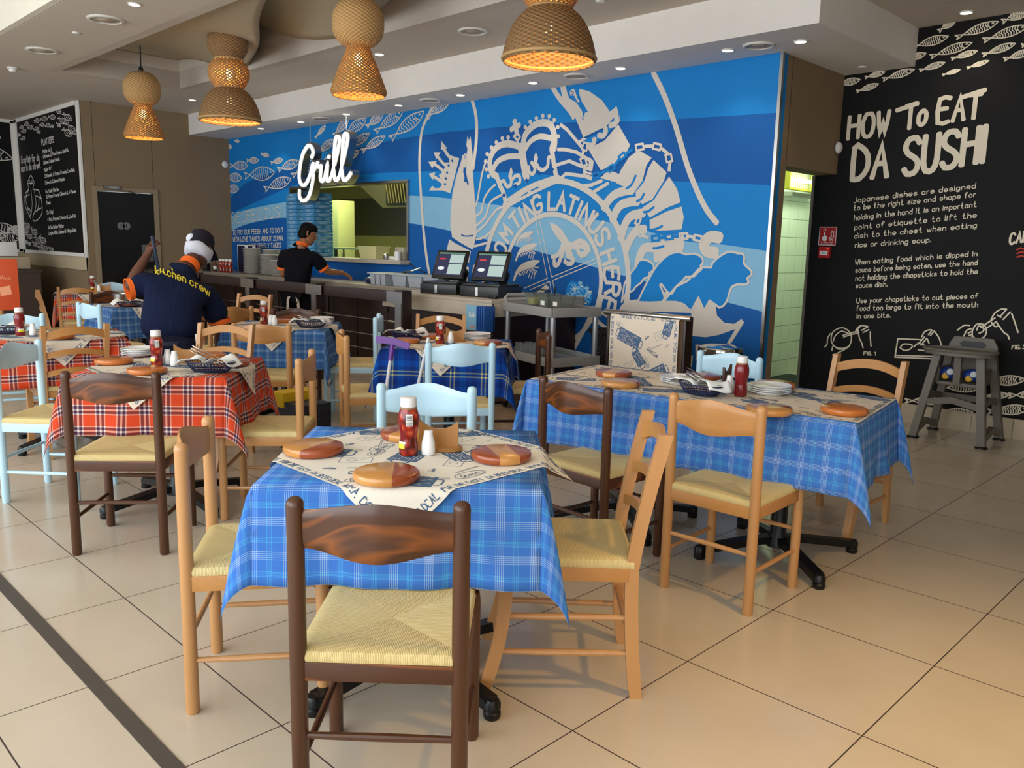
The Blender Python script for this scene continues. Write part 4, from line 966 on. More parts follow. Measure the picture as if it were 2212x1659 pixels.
for A in ((3.45, 3.0, 3.85, 2.93, .2), (3.3, 2.8, 4.0, 2.62, .2), (3.4, 2.75, 3.8, 2.6, .17), (3.5, 1.56, 3.98, 1.5, .16), (3.4, 1.42, 3.85, 1.42, .16), (3.62, 1.38, 4.02, 1.38, .17), (3.4, 1.28, 3.75, 1.26, .13), (3.72, 1.22, 3.95, 1.22, .1), (3.2, 1.62, 3.5, 1.6, .12), (3.85, 1.52, 4.05, 1.5, .12)):
    t, h = V(A[:2]), V(A[2:4]); d = (h-t).normalized(); nn = V((-d.y, d.x))*A[4]/2; c = (t+h)/2; fl.fish([*t, *h, *(c-nn), *(c+nn)], .016, 6, 3, 0)
fl.rib([(3.45, 2.25), (3.6, 2.2), (3.66, 2.0), (3.6, 1.85), (3.45, 1.8)], .016, 3, 0, 3); fl.rib([(3.4, 2.1), (3.55, 2.05), (3.57, 1.95)], .014, 3, 0, 3)
inpar(obj('chalk_writing', fl, [M_CW], smooth=0), cb)
# ================================================================ doors
d = bpy.data.objects.new('door_1', None); COL.objects.link(d); d.location = (-12.4, 4.63, 0); d['kind'] = 'structure'
b = B(); b.box((-.03, 0, 1.02), (.045, .78, 2.05)); obj('door_leaf', b, plain('black_door', (12, 9, 9), .45), d)
b = B()
for c, s in (((.0, -.42, 1.025), (.05, .06, 2.05)), ((.0, .42, 1.025), (.05, .06, 2.05)), ((0, 0, 2.08), (.05, .9, .06))): b.box(c, s)
obj('door_frame', b, plain('door_frame_beige', (150, 132, 106), .6), d)
for y in (-.075, .0): 
    b = B(); b.lathe([(.052, 0), (.052, .006), (0, .006)], 20, M=Matrix.Translation((-.006, y-.01, 1.58)) @ Matrix.Rotation(pi/2, 4, 'Y')); o = obj('washroom_sign', b, M_STEEL, d)
    b = B(); b.box((.002, y-.01, 1.575), (.003, .014, .04)); b.box((.002, y-.01, 1.607), (.003, .013, .013)); obj('figure', b, M_BLACKP, d)
b = B(); b.box((.035, -.2, 2.1), (.05, .22, .05), bev=.005); b.tube([(.05, -.12, 2.07), (.12, .0, 2.06), (.02, .16, 2.03)], .008, 6); obj('door_closer', b, M_STEEL, d)
b = B(); b.box((.0, .27, 1.2), (.012, .16, .24)); obj('push_plate', b, M_STEEL, d)
# ================================================================ chairs
def rush():
    n = N('woven_rush', .6, 0, .3); X, Y, Z = n.sep(n.co())
    c = n.math('GREATER_THAN', n.math('ABSOLUTE', X), n.math('ABSOLUTE', Y))
    t = n.math('ADD', n.math('MULTIPLY', c, Y), n.math('MULTIPLY', n.math('SUBTRACT', 1, c), X))
    nz = n.noise(n.co(), 60, 3); t2 = n.math('ADD', n.math('MULTIPLY', t, 250), n.math('MULTIPLY', nz, 1.6))
    w = n.math('FRACT', t2); w = n.math('ABSOLUTE', n.math('SUBTRACT', w, .5))
    d = n.math('ABSOLUTE', n.math('SUBTRACT', n.math('ABSOLUTE', X), n.math('ABSOLUTE', Y)))
    big = n.noise(n.map(n.co(), (1, 1, 1)), 22, 4)
    col = n.mix(n.math('MULTIPLY', w, 1.7), lin((232, 212, 150)), lin((168, 138, 78)))
    col = n.mix(n.math('MULTIPLY', big, .55), col, lin((236, 220, 166)))
    col = n.mix(n.math('MULTIPLY', n.math('SUBTRACT', 1, c), .25), col, lin((176, 148, 86)))
    n.color(col); h = n.math('ADD', n.math('MULTIPLY', w, -1), n.math('MINIMUM', n.math('MULTIPLY', d, 30), 1)); n.bump(h, .5, .004); return n.m
M_RUSH = rush()
def paint(name, c): return plain(name, c, .32, 0, .5, .03)
PAL = {
 'oak': (wood('beech_upright', (190, 140, 88), (160, 108, 62), (202, 156, 104), (26, 26, 2)), wood('beech_across', (186, 132, 72), (158, 102, 48), (198, 148, 88), (2, 26, 26))),
 'brown': (wood('walnut_stain_upright', (74, 42, 22), (46, 24, 13), (96, 56, 28), (26, 26, 2), .33), wood('walnut_stain_across', (78, 44, 22), (50, 26, 13), (138, 76, 26), (1.6, 8, 8), .33, .5, 3)),
 'blue': (paint('pale_blue_paint', (186, 220, 236)),)*2,
}
def chair_a(kind):
    """round-post chair with one curved top slat and rush seat; origin on floor under seat centre, front = +y"""
    mv, mh = PAL[kind]; t = thing('dining_chair', '', 'chair')
    xb, xf, yb, yf = .1925, .198, -.195, .195
    for sx in (-1, 1):
        prof = [(0, 0), (.017, 0), (.0205, .008), (.0205, .81), (.021, .822), (.019, .832), (.012, .8395), (0, .842)]
        b = B(); b.lathe(prof, 18, (sx*xb, yb, 0)); obj('leg', b, mv, t, smooth=50)
        b = B(); b.lathe([(0, 0), (.016, 0), (.02, .01), (.02, .43), (.017, .453), (0, .459)], 18, (sx*xf, yf, 0)); obj('leg', b, mv, t, smooth=50)
    b = B()
    def back(side):
        def fn(u, v):
            x = -xb+.006+(2*xb-.012)*u; k = 1-(2*u-1)**2; bow = sin(pi*u)
            e = sin(pi*u)**2
            z0 = .720-.020*e; z1 = .812+.030*e
            z = z0+(z1-z0)*v; rr = .003*((2*v-1)**8)
            return V((x, yb-.044*bow*k+side*(.0075-rr*2), z))
        return fn
    b.grid(back(1), 24, 8, flip=True); b.grid(back(-1), 24, 8)
    f0, f1 = back(1), back(-1)
    for v in (0, 1): b.grid(lambda u, w, v=v: (f0(u, v)*(1-w)+f1(u, v)*w), 24, 1, flip=v == 0)
    bmesh.ops.remove_doubles(b.bm, verts=b.bm.verts, dist=1e-4); bmesh.ops.recalc_face_normals(b.bm, faces=b.bm.faces)
    obj('backrest', b, mh, t, smooth=50)
    b = B(); zr = .415
    b.box((0, yb, zr), (2*xb-.03, .022, .048), bev=.004); b.box((0, yf, zr), (2*xf-.03, .022, .048), bev=.004)
    for sx in (-1, 1): b.box((sx*.195, 0, zr), (.022, .365, .048), bev=.004)
    obj('seat_frame', b, mh, t)
    b = B()
    def seat(u, v):
        x = (u-.5)*2; y = (v-.5)*2; w = .199
        cx, cy = abs(x), abs(y); m = max(cx, cy)
        z = .470 - .010*(1-m) if m < .9 else .4689
        if m >= .94: z = .464
        kk = .0155
        px, py = x*w, y*w
        if abs(px) > w-.028 and py < -w+.028: pass
        return V((px, py, z))
    b.grid(seat, 26, 26)
    for k in range(26):
        pass
    w = .199
    for a, c in (((-w, -w), (w, -w)), ((w, -w), (w, w)), ((w, w), (-w, w)), ((-w, w), (-w, -w))):
        n = V((c[1]-a[1], a[0]-c[0], 0)).normalized()
        b.grid(lambda u, v: V((a[0]+(c[0]-a[0])*u, a[1]+(c[1]-a[1])*u, .464-.026*v))+n*(.006*sin(pi*v*.8)), 12, 4, flip=True)
    obj('seat', b, M_RUSH, t, smooth=60)
    def st(p, q, r=.0095):
        b = B(); p, q = V(p), V(q); b.tube([p, p.lerp(q, .3), p.lerp(q, .5), p.lerp(q, .7), q], r, 10, rr=[r*.85, r, r*1.08, r, r*.85]); obj('stretcher', b, mv, t)
    st((-xb, yb, .245), (xb, yb, .245)); st((-xf, yf, .262), (xf, yf, .262))
    for sx in (-1, 1): st((sx*xb, yb, .17), (sx*xf, yf, .17)); 
    return t
def chair_b():
    """flat-post chair with three arched slats and sabre legs"""
    mv, mh = PAL['oak']; t = thing('dining_chair', '', 'chair')
    xb, xf, yb, yf = .185, .195, -.19, .20
    for sx in (-1, 1):
        b = B(); pts = []
        for i in range(15):
            z = .865*i/14; y = yb-.03*(1-min(1, z/.44))**2-.085*max(0, (z-.43)/.435)**1.25
            pts.append((sx*xb, y, z))
        def post(p, w, d):
            rings = []
            for i, q in enumerate(p):
                k = 1 if i else .92
                rings.append([b.v((q[0]+a*w/2*k, q[1]+c*d/2*k, q[2])) for a, c in ((-1, -1), (1, -1), (1, 1), (-1, 1))])
            for r0, r1 in zip(rings, rings[1:]):
                for k in range(4): b.f([r0[k], r0[(k+1) % 4], r1[(k+1) % 4], r1[k]])
            b.f(rings[0][::-1]); b.f(rings[-1])
        post(pts, .028, .042)
        bmesh.ops.bevel(b.bm, geom=[e for e in b.bm.edges if e.calc_face_angle(0) > .7], offset=.004, segments=2, affect='EDGES')
        obj('leg', b, mv, t, smooth=40)
        b = B(); post([(sx*xf, yf+.075*max(0, 1-z/.42)**2.2, z) for z in [.442*i/10 for i in range(11)]], .036, .042)
        bmesh.ops.bevel(b.bm, geom=[e for e in b.bm.edges if e.calc_face_angle(0) > .7], offset=.004, segments=2, affect='EDGES')
        obj('leg', b, mv, t, smooth=40)
    for zc, hh, ar in ((.805, .05, .038), (.675, .036, .03), (.555, .034, .026)):
        b = B(); yy = yb-.085*max(0, (zc-.43)/.435)**1.25
        def fn(side):
            def g(u, v):
                x = -xb+.008+(2*xb-.016)*u; a = 4*u*(1-u)
                return V((x, yy-.028*a+side*.009, zc-hh/2+hh*v+ar*a-ar*.35))
            return g
        f0, f1 = fn(1), fn(-1); b.grid(f0, 16, 3, flip=True); b.grid(f1, 16, 3)
        for v in (0, 1): b.grid(lambda u, w, v=v: f0(u, v)*(1-w)+f1(u, v)*w, 16, 1, flip=v == 0)
        bmesh.ops.remove_doubles(b.bm, verts=b.bm.verts, dist=1e-4); bmesh.ops.recalc_face_normals(b.bm, faces=b.bm.faces)
        obj('back_slat', b, mh, t, smooth=50)
    b = B(); b.box((0, yb+.005, .416), (2*xb-.03, .022, .046), bev=.004); b.box((0, yf, .416), (2*xf-.03, .022, .046), bev=.004)
    for sx in (-1, 1): b.box((sx*.19, 0, .416), (.024, .36, .046), bev=.004)
    obj('seat_frame', b, mh, t)
    b = B(); w = .196
    b.grid(lambda u, v: V(((u-.5)*2*w, (v-.5)*2*w, .464+(.007-.009*(1-max(abs(2*u-1), abs(2*v-1))) if max(abs(2*u-1), abs(2*v-1)) < .93 else 0))), 26, 26)
    for a, c in (((-w, -w), (w, -w)), ((w, -w), (w, w)), ((w, w), (-w, w)), ((-w, w), (-w, -w))):
        n = V((c[1]-a[1], a[0]-c[0], 0)).normalized()
        b.grid(lambda u, v: V((a[0]+(c[0]-a[0])*u, a[1]+(c[1]-a[1])*u, .464-.026*v))+n*(.006*sin(pi*v*.8)), 12, 4, flip=True)
    obj('seat', b, M_RUSH, t, smooth=60)
    for p, q in (((-xb, yb, .15), (-xf, yf+.02, .15)), ((xb, yb, .15), (xf, yf+.02, .15)), ((-xb, yb, .27), (-xf, yf, .27)), ((xb, yb, .27), (xf, yf, .27)), ((-xf, yf, .3), (xf, yf, .3)), ((-xb, yb, .22), (xb, yb, .22))):
        b = B(); b.tube([p, V(p).lerp(V(q), .5), q], .0105, 10, rr=[.0095, .0115, .0095]); obj('stretcher', b, mv, t)
    return t
protos = {}
def chair(kind, bx, by, face, label):
    """bx,by = middle of the back posts on the floor; face = heading of the front in degrees"""
    f = V((cos(R(face)), sin(R(face)))); off = .195 if kind != 'B' else .19
    loc = (bx+f.x*off, by+f.y*off, 0); rz = R(face-90)
    g = {'oak': 'beech chairs with one curved slat', 'brown': 'dark stained chairs with one curved slat', 'blue': 'pale blue chairs', 'B': 'beech chairs with arched slats'}[kind]
    if kind not in protos:
        p = chair_b() if kind == 'B' else chair_a(kind); protos[kind] = p
        p.location = loc; p.rotation_euler = (0, 0, rz); p['label'] = label; p['group'] = g; return p
    return dup(protos[kind], loc, rz, label, g)
chair('brown', -1.50, 1.085, 133.7, 'dark brown rush seat chair nearest the camera, its back to us')
chair('oak', -2.46, 1.09, 54, 'beech chair on the left of the nearest blue checked table, seen from the side')
chair('B', -1.585, 2.15, 224, 'beech chair with flat curved posts seen edge-on right of the nearest table')
chair('blue', -2.65, 2.165, -51, 'brightly lit pale blue chair on the far side of the nearest table, facing us')
chair('blue', -3.70, 3.285, 145, 'pale blue chair with its back to us at the navy and yellow tartan table')
chair('brown', -2.325, 2.735, 88, 'dark brown chair with swirling grain at the near side of the long blue table')
chair('oak', -1.69, 2.85, 92, 'beech chair with one curved slat at the near side of the long blue table')
chair('B', -1.76, 4.43, -92, 'beech chair with arched slats behind the right end of the long blue table')
chair('blue', -2.42, 4.19, -92, 'pale blue chair behind the long blue table, in front of the steel bin')
chair('brown', -3.86, 4.19, 233, 'dark brown chair beside the grey trolley, turned to the navy tartan table')
chair('B', -5.03, 4.25, -43, 'beech arched slat chair behind the navy tartan table, against the counter')
chair('blue', -5.53, 4.0, 230, 'pale blue chair seen from the side in front of the dark railing')
chair('oak', -4.57, 3.04, 61, 'beech chair seen edge-on left of the navy tartan table')
chair('oak', -3.80, 2.29, 229, 'beech chair at the right side of the near red tartan table')
chair('B', -5.22, 2.51, -55, 'beech arched slat chair facing us behind the near red tartan table')
chair('oak', -5.36, 2.88, 136, 'beech chair with its back to us at the blue table before the railing')
chair('brown', -3.766, 1.301, 139, 'dark brown chair with its back to us at the near red tartan table')
chair('blue', -5.067, 1.275, 43, 'pale blue chair at the left side of the near red tartan table')
chair('B', -5.76, 1.77, 176, 'beech arched slat chair with its back to us at the far left red tartan table')
chair('blue', -6.98, 1.74, -12, 'pale blue chair behind the ketchup bottle at the far left red tartan table')
chair('blue', -7.85, 2.56, 97, 'small pale blue chair left of the soft blue table behind the waiter')
chair('B', -9.35, 2.66, 75, 'beech arched slat chair seen side-on, leftmost of the back chairs')
chair('B', -10.08, 3.18, 160, 'beech arched slat chair with its back to us at the rear red tartan table')
chair('brown', -9.42, 3.30, -3, 'dark brown chair between the soft blue table and the rear red table')
chair('blue', -11.3, 3.98, -20, 'pale blue chair in front of the black washroom door')
chair('oak', -6.9, 3.42, 178, 'beech chair with one curved slat just right of the waiter in the cap')
chair('B', -8.02, 4.2, -60, 'beech arched slat chair standing right against the dark railing')
chair('B', -8.75, 3.92, -40, 'beech arched slat chair half hidden behind the waiter by the railing')
chair('brown', -6.42, 3.78, -42, 'dark brown chair behind the blue table before the railing, facing us')

# ================================================================ tables, cloths, paper
def plaid(name, wu, base, ramp, rough=.85):
    """woven check: the same stripe sequence runs along u and v, warp and weft averaged"""
    n = N(name, rough, 0, .2); uvn = n.n('ShaderNodeUVMap'); X, Y, Z = n.sep(uvn.outputs[0])
    def rp(c): return n.ramp(n.math('FRACT', n.math('DIVIDE', n.math('ADD', c, 10.0), wu)), ramp, 'CONSTANT')
    c = n.mix(.5, rp(X), rp(Y)); gm = n.n('ShaderNodeGamma'); n.lk(c, gm.inputs[0]); gm.inputs[1].default_value = 2.2; c = gm.outputs[0]
    f = n.math('FRACT', n.math('MULTIPLY', n.math('ADD', X, Y), 380)); c = n.mix(n.math('MULTIPLY', n.math('GREATER_THAN', f, .5), .10), c, (0, 0, 0, 1), 'MIX')
    c = n.mix(n.math('MULTIPLY', n.noise(n.co(), 14, 4), .18), c, lin(base)); n.color(c)
    n.bump(n.noise(n.co(), 9, 3), .12, .01); return n.m
def stops(base, segs):
    q = lambda c: tuple(v/255 for v in c)+(1,)
    out = [(0, q(base))]
    for a, bb, c in segs: out += [(a, q(c)), (bb, q(base))]
    return out
lw = (226, 236, 246); cy = (86, 190, 226); bl = (62, 112, 192)
seg = [(.06+k*.055, .06+k*.055+.014, lw) for k in range(5)]+[(.56, .575, cy), (.60, .615, cy), (.66, .675, cy), (.70, .715, cy)]
M_BLUECK = plaid('sky_blue_check', .098, bl, stops(bl, seg))
bl2 = (52, 96, 172); M_BLUECK2 = plaid('mid_blue_check', .082, bl2, stops(bl2, [(.05, .09, (150, 176, 205)), (.13, .17, (160, 186, 212)), (.21, .25, (160, 186, 212)), (.29, .33, (150, 176, 205)), (.6, .63, (80, 150, 190)), (.67, .7, (80, 150, 190))]))
bl3 = (52, 92, 150); M_BLUECK3 = plaid('soft_blue_check', .07, bl3, stops(bl3, [(.1, .4, (124, 152, 186)), (.6, .68, (84, 126, 172))]))  # blue paled and greyed: the lighting is put into this colour
rd = (210, 72, 40); nv = (30, 34, 62); wh = (226, 214, 206)
M_REDTT = plaid('red_tartan', .105, rd, stops(rd, [(.26, .32, wh), (.32, .45, nv), (.45, .54, wh), (.54, .67, nv), (.67, .73, wh)]))
ty = (20, 60, 140); M_NAVYTT = plaid('navy_yellow_tartan', .2, ty, stops(ty, [(.0, .18, (14, 40, 104)), (.30, .345, (226, 214, 130)), (.42, .465, (226, 214, 130)), (.6, .8, (14, 90, 190))]))
M_CASTBLK = plain('black_cast_iron', (17, 17, 18), .4, .3); M_TOP = wood('table_laminate', (150, 100, 60), (110, 70, 40), (170, 120, 74))
def pedestal(t, x, y, z, rot=0):
    b = B(); b.lathe([(.16, z-.035), (.16, z-.03), (.05, z-.03), (.038, z-.05), (.036, .12), (.05, .10), (.055, .05), (.03, .045)], 20, (x, y, 0)); obj('column', b, M_CASTBLK, t)
    for k in range(4):
        a = rot+pi/4+k*pi/2; c, s = cos(a), sin(a); b = B()
        pts = [(x+c*r, y+s*r, zz) for r, zz in ((.03, .085), (.12, .08), (.25, .062), (.38, .045))]
        b.tube(pts, .03, sq=(.05, .034)); b.lathe([(0, 0), (.024, 0), (.027, .006), (.027, .02), (.022, .026), (.027, .03), (.027, .05), (.02, .062), (0, .066)], 14, (x+c*.385, y+s*.385, 0)); obj('foot', b, M_CASTBLK, t)
def cloth(name, label, mat, loc, rz, a, c, h, z, group='tablecloths', seed=0, off=(0, 0)):
    """square cloth: flat top, four hanging sides with soft waves, corners falling into pointed folds; uv = metres of cloth"""
    rnd = random.Random(seed); ph = [rnd.uniform(0, 6) for _ in range(8)]; b = B(); f0 = .10; L = b.bm.loops.layers.uv.verify()
    U = lambda u, v: (u+off[0], v+off[1])
    b.grid(lambda u, v: V(((2*u-1)*a, (2*v-1)*c, z)), 8, 8, uv=lambda u, v: U((2*u-1)*a, (2*v-1)*c))
    amp = .05
    def sides(k):
        n = V(((1, 0), (0, 1), (-1, 0), (0, -1))[k]); tdir = V((-n.y, n.x)); ha = c if k % 2 == 0 else a; hd = a if k % 2 == 0 else c
        def pos(u, v):
            s = (2*u-1)*ha; d = h*v; env = sin(pi*u)**.7
            o = .007*min(1, d/.012)+d*(f0+amp*env*sin(s*17+ph[k])*v+.03*env*sin(s*31+ph[k+4])*v)
            p = n*(hd+o)+tdir*s
            return V((p.x, p.y, z-d*.985*sqrt(1-f0*f0)))
        def uv(u, v): p = n*(hd+h*v)+tdir*((2*u-1)*ha); return U(p.x, p.y)
        b.grid(pos, 36, 10, uv=uv, flip=True)
    for k in range(4): sides(k)
    for k in range(4):
        n0 = V(((1, 0), (0, 1), (-1, 0), (0, -1))[k]); n1 = V((-n0.y, n0.x)); cor = V((n0.x*a+n1.x*a, n0.y*c+n1.y*c)) if k % 2 == 0 else V((n0.x*a+n1.x*a, n0.y*c+n1.y*c))
        A_ = .20+rnd.uniform(-.04, .04); sk = rnd.choice((-1, 1))*rnd.uniform(.35, .55)
        def pos(u, v):
            th = u*pi/2; r = h*v/max(cos(th), sin(th)); s = f0+A_*sin(2*th)**1.5*(1-.3*v); ph_ = th+sk*sin(2*th)
            p = cor+(n0*cos(ph_)+n1*sin(ph_))*(r*s+.007*min(1, r/.012)); return V((p.x, p.y, z-r*sqrt(max(.05, 1-s*s))*.985))
        def uv(u, v):
            th = u*pi/2; r = h*v/max(cos(th), sin(th)); p = cor+n0*(r*cos(th))+n1*(r*sin(th)); return U(p.x, p.y)
        b.grid(pos, 20, 12, uv=uv, flip=True)
    bmesh.ops.remove_doubles(b.bm, verts=b.bm.verts, dist=2e-4)
    o = obj(name, b, mat, None, (loc[0], loc[1], 0), rz, smooth=70, solid=.0016); return tag(o, label, 'tablecloth', group)
M_PAPER = plain('greaseproof_paper', (222, 210, 192), .75, 0, .3, .03); M_PAPER2 = plain('greaseproof_paper_lit', (232, 226, 214), .75, 0, .3, .03)  # second copy is lighter: brighter light on the nearest sheet put into its colour
M_INK = plain('slate_blue_ink', (74, 104, 140), .8); M_INKD = plain('dark_blue_ink', (56, 78, 112), .8)
def print_art(fl, hw, hh, seed=0, dense=1):
    """printed serving boards, ovals, chopsticks, sandwiches and border lettering in sheet coordinates"""
    rnd = random.Random(seed); mi = 1
    def T(cx, cy, rot, s): c_, s_ = cos(rot), sin(rot); return lambda x, y: (cx+s*(x*c_-y*s_), cy+s*(x*s_+y*c_))
    def line(f, P, w=.0018, sm=0, m=1):
        Q = [f(*p) for p in P]; Q = [V(q) for q in Q]
        if sm: Q = spline(Q, sm)
        D = [Q[0]]
        for p, q in zip(Q, Q[1:]):
            k = max(1, int((q-p).length/.02)); D += [p.lerp(q, i/k) for i in range(1, k+1)]
        fl.rib(D, w, .3, m)
    def text(f, s, x, y, w_, h, lw_=.0016, m=1, ital=0):
        st, Wd = strokes(s)
        for q in st: line(f, [(x+w_*a/Wd+ital*b*h, y+h*b) for a, b in soften(q)], lw_, 0, m)
    def board(cx, cy, rot, w, h):
        f = T(cx, cy, rot, 1); n = max(2, int(w/.025)); m = max(2, int(h/.025)); fl.mi = 1
        g = [[fl.v(fl.pos(*f(-w/2+w*i/n, -h/2+h*j/m), .1)) for j in range(m+1)] for i in range(n+1)]
        for i in range(n):
            for j in range(m): fl.f([g[i][j], g[i+1][j], g[i+1][j+1], g[i][j+1]])
        for sx in (-1, 1):
            X = sx*w/2; k = h*.28
            line(f, [(X, -k), (X+sx*.016, -k*1.0), (X+sx*.022, -k*.7), (X+sx*.022, k*.7), (X+sx*.016, k), (X, k)], .006)
        rows = int(h/.011)
        for r in range(1, rows):
            y = h/2-r*.011-.003; x = -w/2+.012
            while x < w/2-.02:
                l = rnd.uniform(.008, .022)
                if rnd.random() < .62: line(f, [(x, y), (x+min(l, w/2-.012-x), y+rnd.uniform(-.0006, .0006))], .0026 if r > 1 else .004, 0, 0)
                x += l+.006
    def oval(cx, cy, rot, s=1):
        f = T(cx, cy, rot, s)
        line(f, [(.055*cos(a), .026*sin(a)) for a in [i*2*pi/24 for i in range(25)]], .0022)
        line(f, [(.058*cos(a)+.004, .028*sin(a)) for a in [R(-60)+i*.2 for i in range(11)]], .0015)
        text(f, 'Ocean', -.035, -.008, .07, .02, .0026, 2, .3); line(f, [(-.04, -.012), (-.02, -.016), (0, -.012), (.02, -.016), (.04, -.012)], .0018, 3)
    def cola(cx, cy, rot, s=1):
        f = T(cx, cy, rot, s); text(f, 'Coca-Cola', -.05, -.01, .1, .026, .0034, 2, .25); line(f, [(-.05, -.013), (-.01, -.016), (.03, -.012)], .0018, 3, 2)
    def sandwich(cx, cy, rot):
        f = T(cx, cy, rot, 1); line(f, [(-.02, -.008), (.02, -.008), (.02, .0), (-.02, .0), (0, .012), (.02, 0)], .0018); line(f, [(-.018, -.004), (.018, -.004)], .004)
    def sticks(cx, cy, rot):
        f = T(cx, cy, rot, 1); line(f, [(-.05, -.003), (.05, -.002)], .0016); line(f, [(-.05, .003), (.05, .002)], .0016); line(f, [(.05, -.004), (.05, .004)], .003)
    def hand(cx, cy, rot, s=1):
        f = T(cx, cy, rot, s); line(f, [(-.03, -.01), (-.03, .012), (-.012, .022), (.006, .012), (.006, -.01), (-.01, -.022), (-.03, -.01)], .0015, 3)
        line(f, [(-.022, 0), (.04, .02)], .0013); line(f, [(-.02, -.003), (.042, .015)], .0013); line(f, [(.02, .028), (.035, .03), (.05, .015), (.055, -.02)], .0015, 3); line(f, [(.02, .028), (.018, .012), (.03, -.015)], .0015, 3)
    def plate(cx, cy, rot):
        f = T(cx, cy, rot, 1); line(f, [(-.05, -.03), (.05, -.03), (.05, .025), (-.05, .025), (-.05, -.03)], .0016); line(f, [(-.03, 0), (-.02, .012), (.0, .01), (.0, -.01), (-.02, -.012), (-.03, 0)], .0014, 3); line(f, [(.0, -.01), (.04, .03), (.05, .05)], .0014)
    def scrib(cx, cy, rot, n=4, w_=.05):
        f = T(cx, cy, rot, 1)
        for k in range(n): line(f, [(-w_/2, -k*.006), (-w_/2+rnd.uniform(.5, 1)*w_, -k*.006)], .0012)
    sx, sy = int(hw*2/.26+.5), int(hh*2/.26+.5)
    for i in range(sx):
        for j in range(sy):
            cx = -hw+.06+(i+.5)*(2*hw-.12)/sx; cy_ = -hh+.06+(j+.5)*(2*hh-.12)/sy; k = (i*5+j*3+seed) % 6
            d1 = rnd.choice((.5, 2.2, -.35, 1.3, 2.6))
            if (i+j) % 2 == 0: board(cx, cy_, d1, .20, .10); scrib(cx+.09, cy_-.075, d1+.4); (oval if k % 2 else cola)(cx-.085, cy_+.085, rnd.uniform(-1, 1), .8)
            else: (hand if k % 2 else plate)(cx+.03, cy_+.05, rnd.uniform(-1, 1), *(() if not k % 2 else (1.2,))); sticks(cx, cy_-.04, rnd.uniform(-1, 1)); (cola if k % 3 else oval)(cx-.03, cy_-.085, rnd.uniform(-.6, .6)); sandwich(cx-.085, cy_+.02, rnd.uniform(-1, 1)); scrib(cx+.09, cy_-.02, .7, 3, .04); board(cx+.09, cy_+.105, d1, .12, .07) if k < 4 else None
    words = ['DA BEEG DEAL', 'FOR THE TASTY', 'DA BEEG DEAL', 'WHA DEAL', 'THE TASTY']
    for ang, L_, D_ in ((0, hw, hh), (pi/2, hh, hw), (pi, hw, hh), (-pi/2, hh, hw)):
        f = T(0, 0, ang, 1); x = -L_+.03; k = 0
        while x < L_-.12:
            w_ = min(.15, L_-.03-x); text(f, words[k % 5], x, -D_+.012, w_, .021, .0036); x += w_+.02; k += 1
def paper(label, loc, rz, hw, hh, prot, a, c, z, over, near=False, seed=0, name='paper_table_cover'):
    """printed sheet laid on a cloth, turned by prot against the table; over = droop angle per side (+x,+y,-x,-y)"""
    cr, sr = cos(prot), sin(prot)
    def pos(u, v, lay):
        x, y = u*cr-v*sr, u*sr+v*cr; zz = z; ox = max(0, abs(x)-a-.012); oy = max(0, abs(y)-c-.012); X_, Y_ = x, y; nx = ny = 0
        if ox > 0:
            k = R(over[0 if x > 0 else 2]); k *= min(1, ox/.05+.35); X_ = math.copysign(a+.012+ox*cos(k), x); zz -= ox*sin(k); nx = math.copysign(sin(k), x)
        if oy > 0:
            k = R(over[1 if y > 0 else 3]); k *= min(1, oy/.05+.35); Y_ = math.copysign(c+.012+oy*cos(k), y); zz -= oy*sin(k); ny = math.copysign(sin(k), y)
        wv = .0012*sin(u*19+seed)*sin(v*17+seed*2)
        nn = V((nx, ny, max(.05, 1-abs(nx)-abs(ny)))).normalized()
        return V((X_, Y_, zz+abs(wv)))+nn*(lay*.0009+(.012 if (ox > 0 and over[0 if x > 0 else 2] > 60) or (oy > 0 and over[1 if y > 0 else 3] > 60) else 0)*min(1, max(ox, oy)/.03))
    fl = Flat(pos); fl.grid(lambda u, v: pos((2*u-1)*hw, (2*v-1)*hh, 0), 44, 44 if hw < .5 else 30)
    print_art(fl, hw, hh, seed)
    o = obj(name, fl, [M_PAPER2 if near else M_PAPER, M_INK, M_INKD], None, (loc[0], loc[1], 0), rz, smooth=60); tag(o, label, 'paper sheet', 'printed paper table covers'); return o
TZ_ = .750
def table(x, y, deg, a, c, lab, cl, cmat, h=.285, pap=None, two=False, seed=0, off=(0, 0)):
    rz = R(deg); t = thing('dining_table', lab, 'table', (x, y, 0), rz, 'dining tables')
    b = B(); b.box((0, 0, TZ_-.022), (2*a, 2*c, .036), bev=.004); obj('tabletop', b, M_TOP, t)
    for px in ((-.41, .41) if two else (0,)): pedestal(t, px, 0, TZ_-.035)
    cloth('tablecloth', cl, cmat, (x, y), rz, a+.002, c+.002, h, TZ_, seed=seed, off=off)
    if pap:
        lb, hw, hh, prot, over, near = pap; paper(lb, (x, y), rz, hw, hh, R(prot), a, c, TZ_+.0022, over, near, seed)
table(-2.05, 1.622, 45, .40, .375, 'square pedestal table nearest the camera under the sky blue check cloth', 'sky blue checked tablecloth on the table nearest the camera', M_BLUECK, .285, ('printed paper cover spread cornerwise on the nearest table, one corner curling up', .385, .385, 45, (38, 62, 78, 84), True), seed=1, off=(.02, .0))
table(-2.14, 3.49, 9, .79, .375, 'long double pedestal table on the right by the paper stand', 'blue checked tablecloth on the long table at right', M_BLUECK, .30, ('long printed paper cover on the long blue table at right', .80, .345, 0, (80, 80, 60, 80), False), True, seed=2)
table(-4.35, 1.815, 48, .378, .372, 'square pedestal table under the near red tartan cloth', 'red tartan tablecloth on the near left table', M_REDTT, .295, ('printed paper cover on the near red table, a corner drooping at right', .385, .385, 40, (74, 60, 70, 84), False), seed=3, off=(.03, .04))
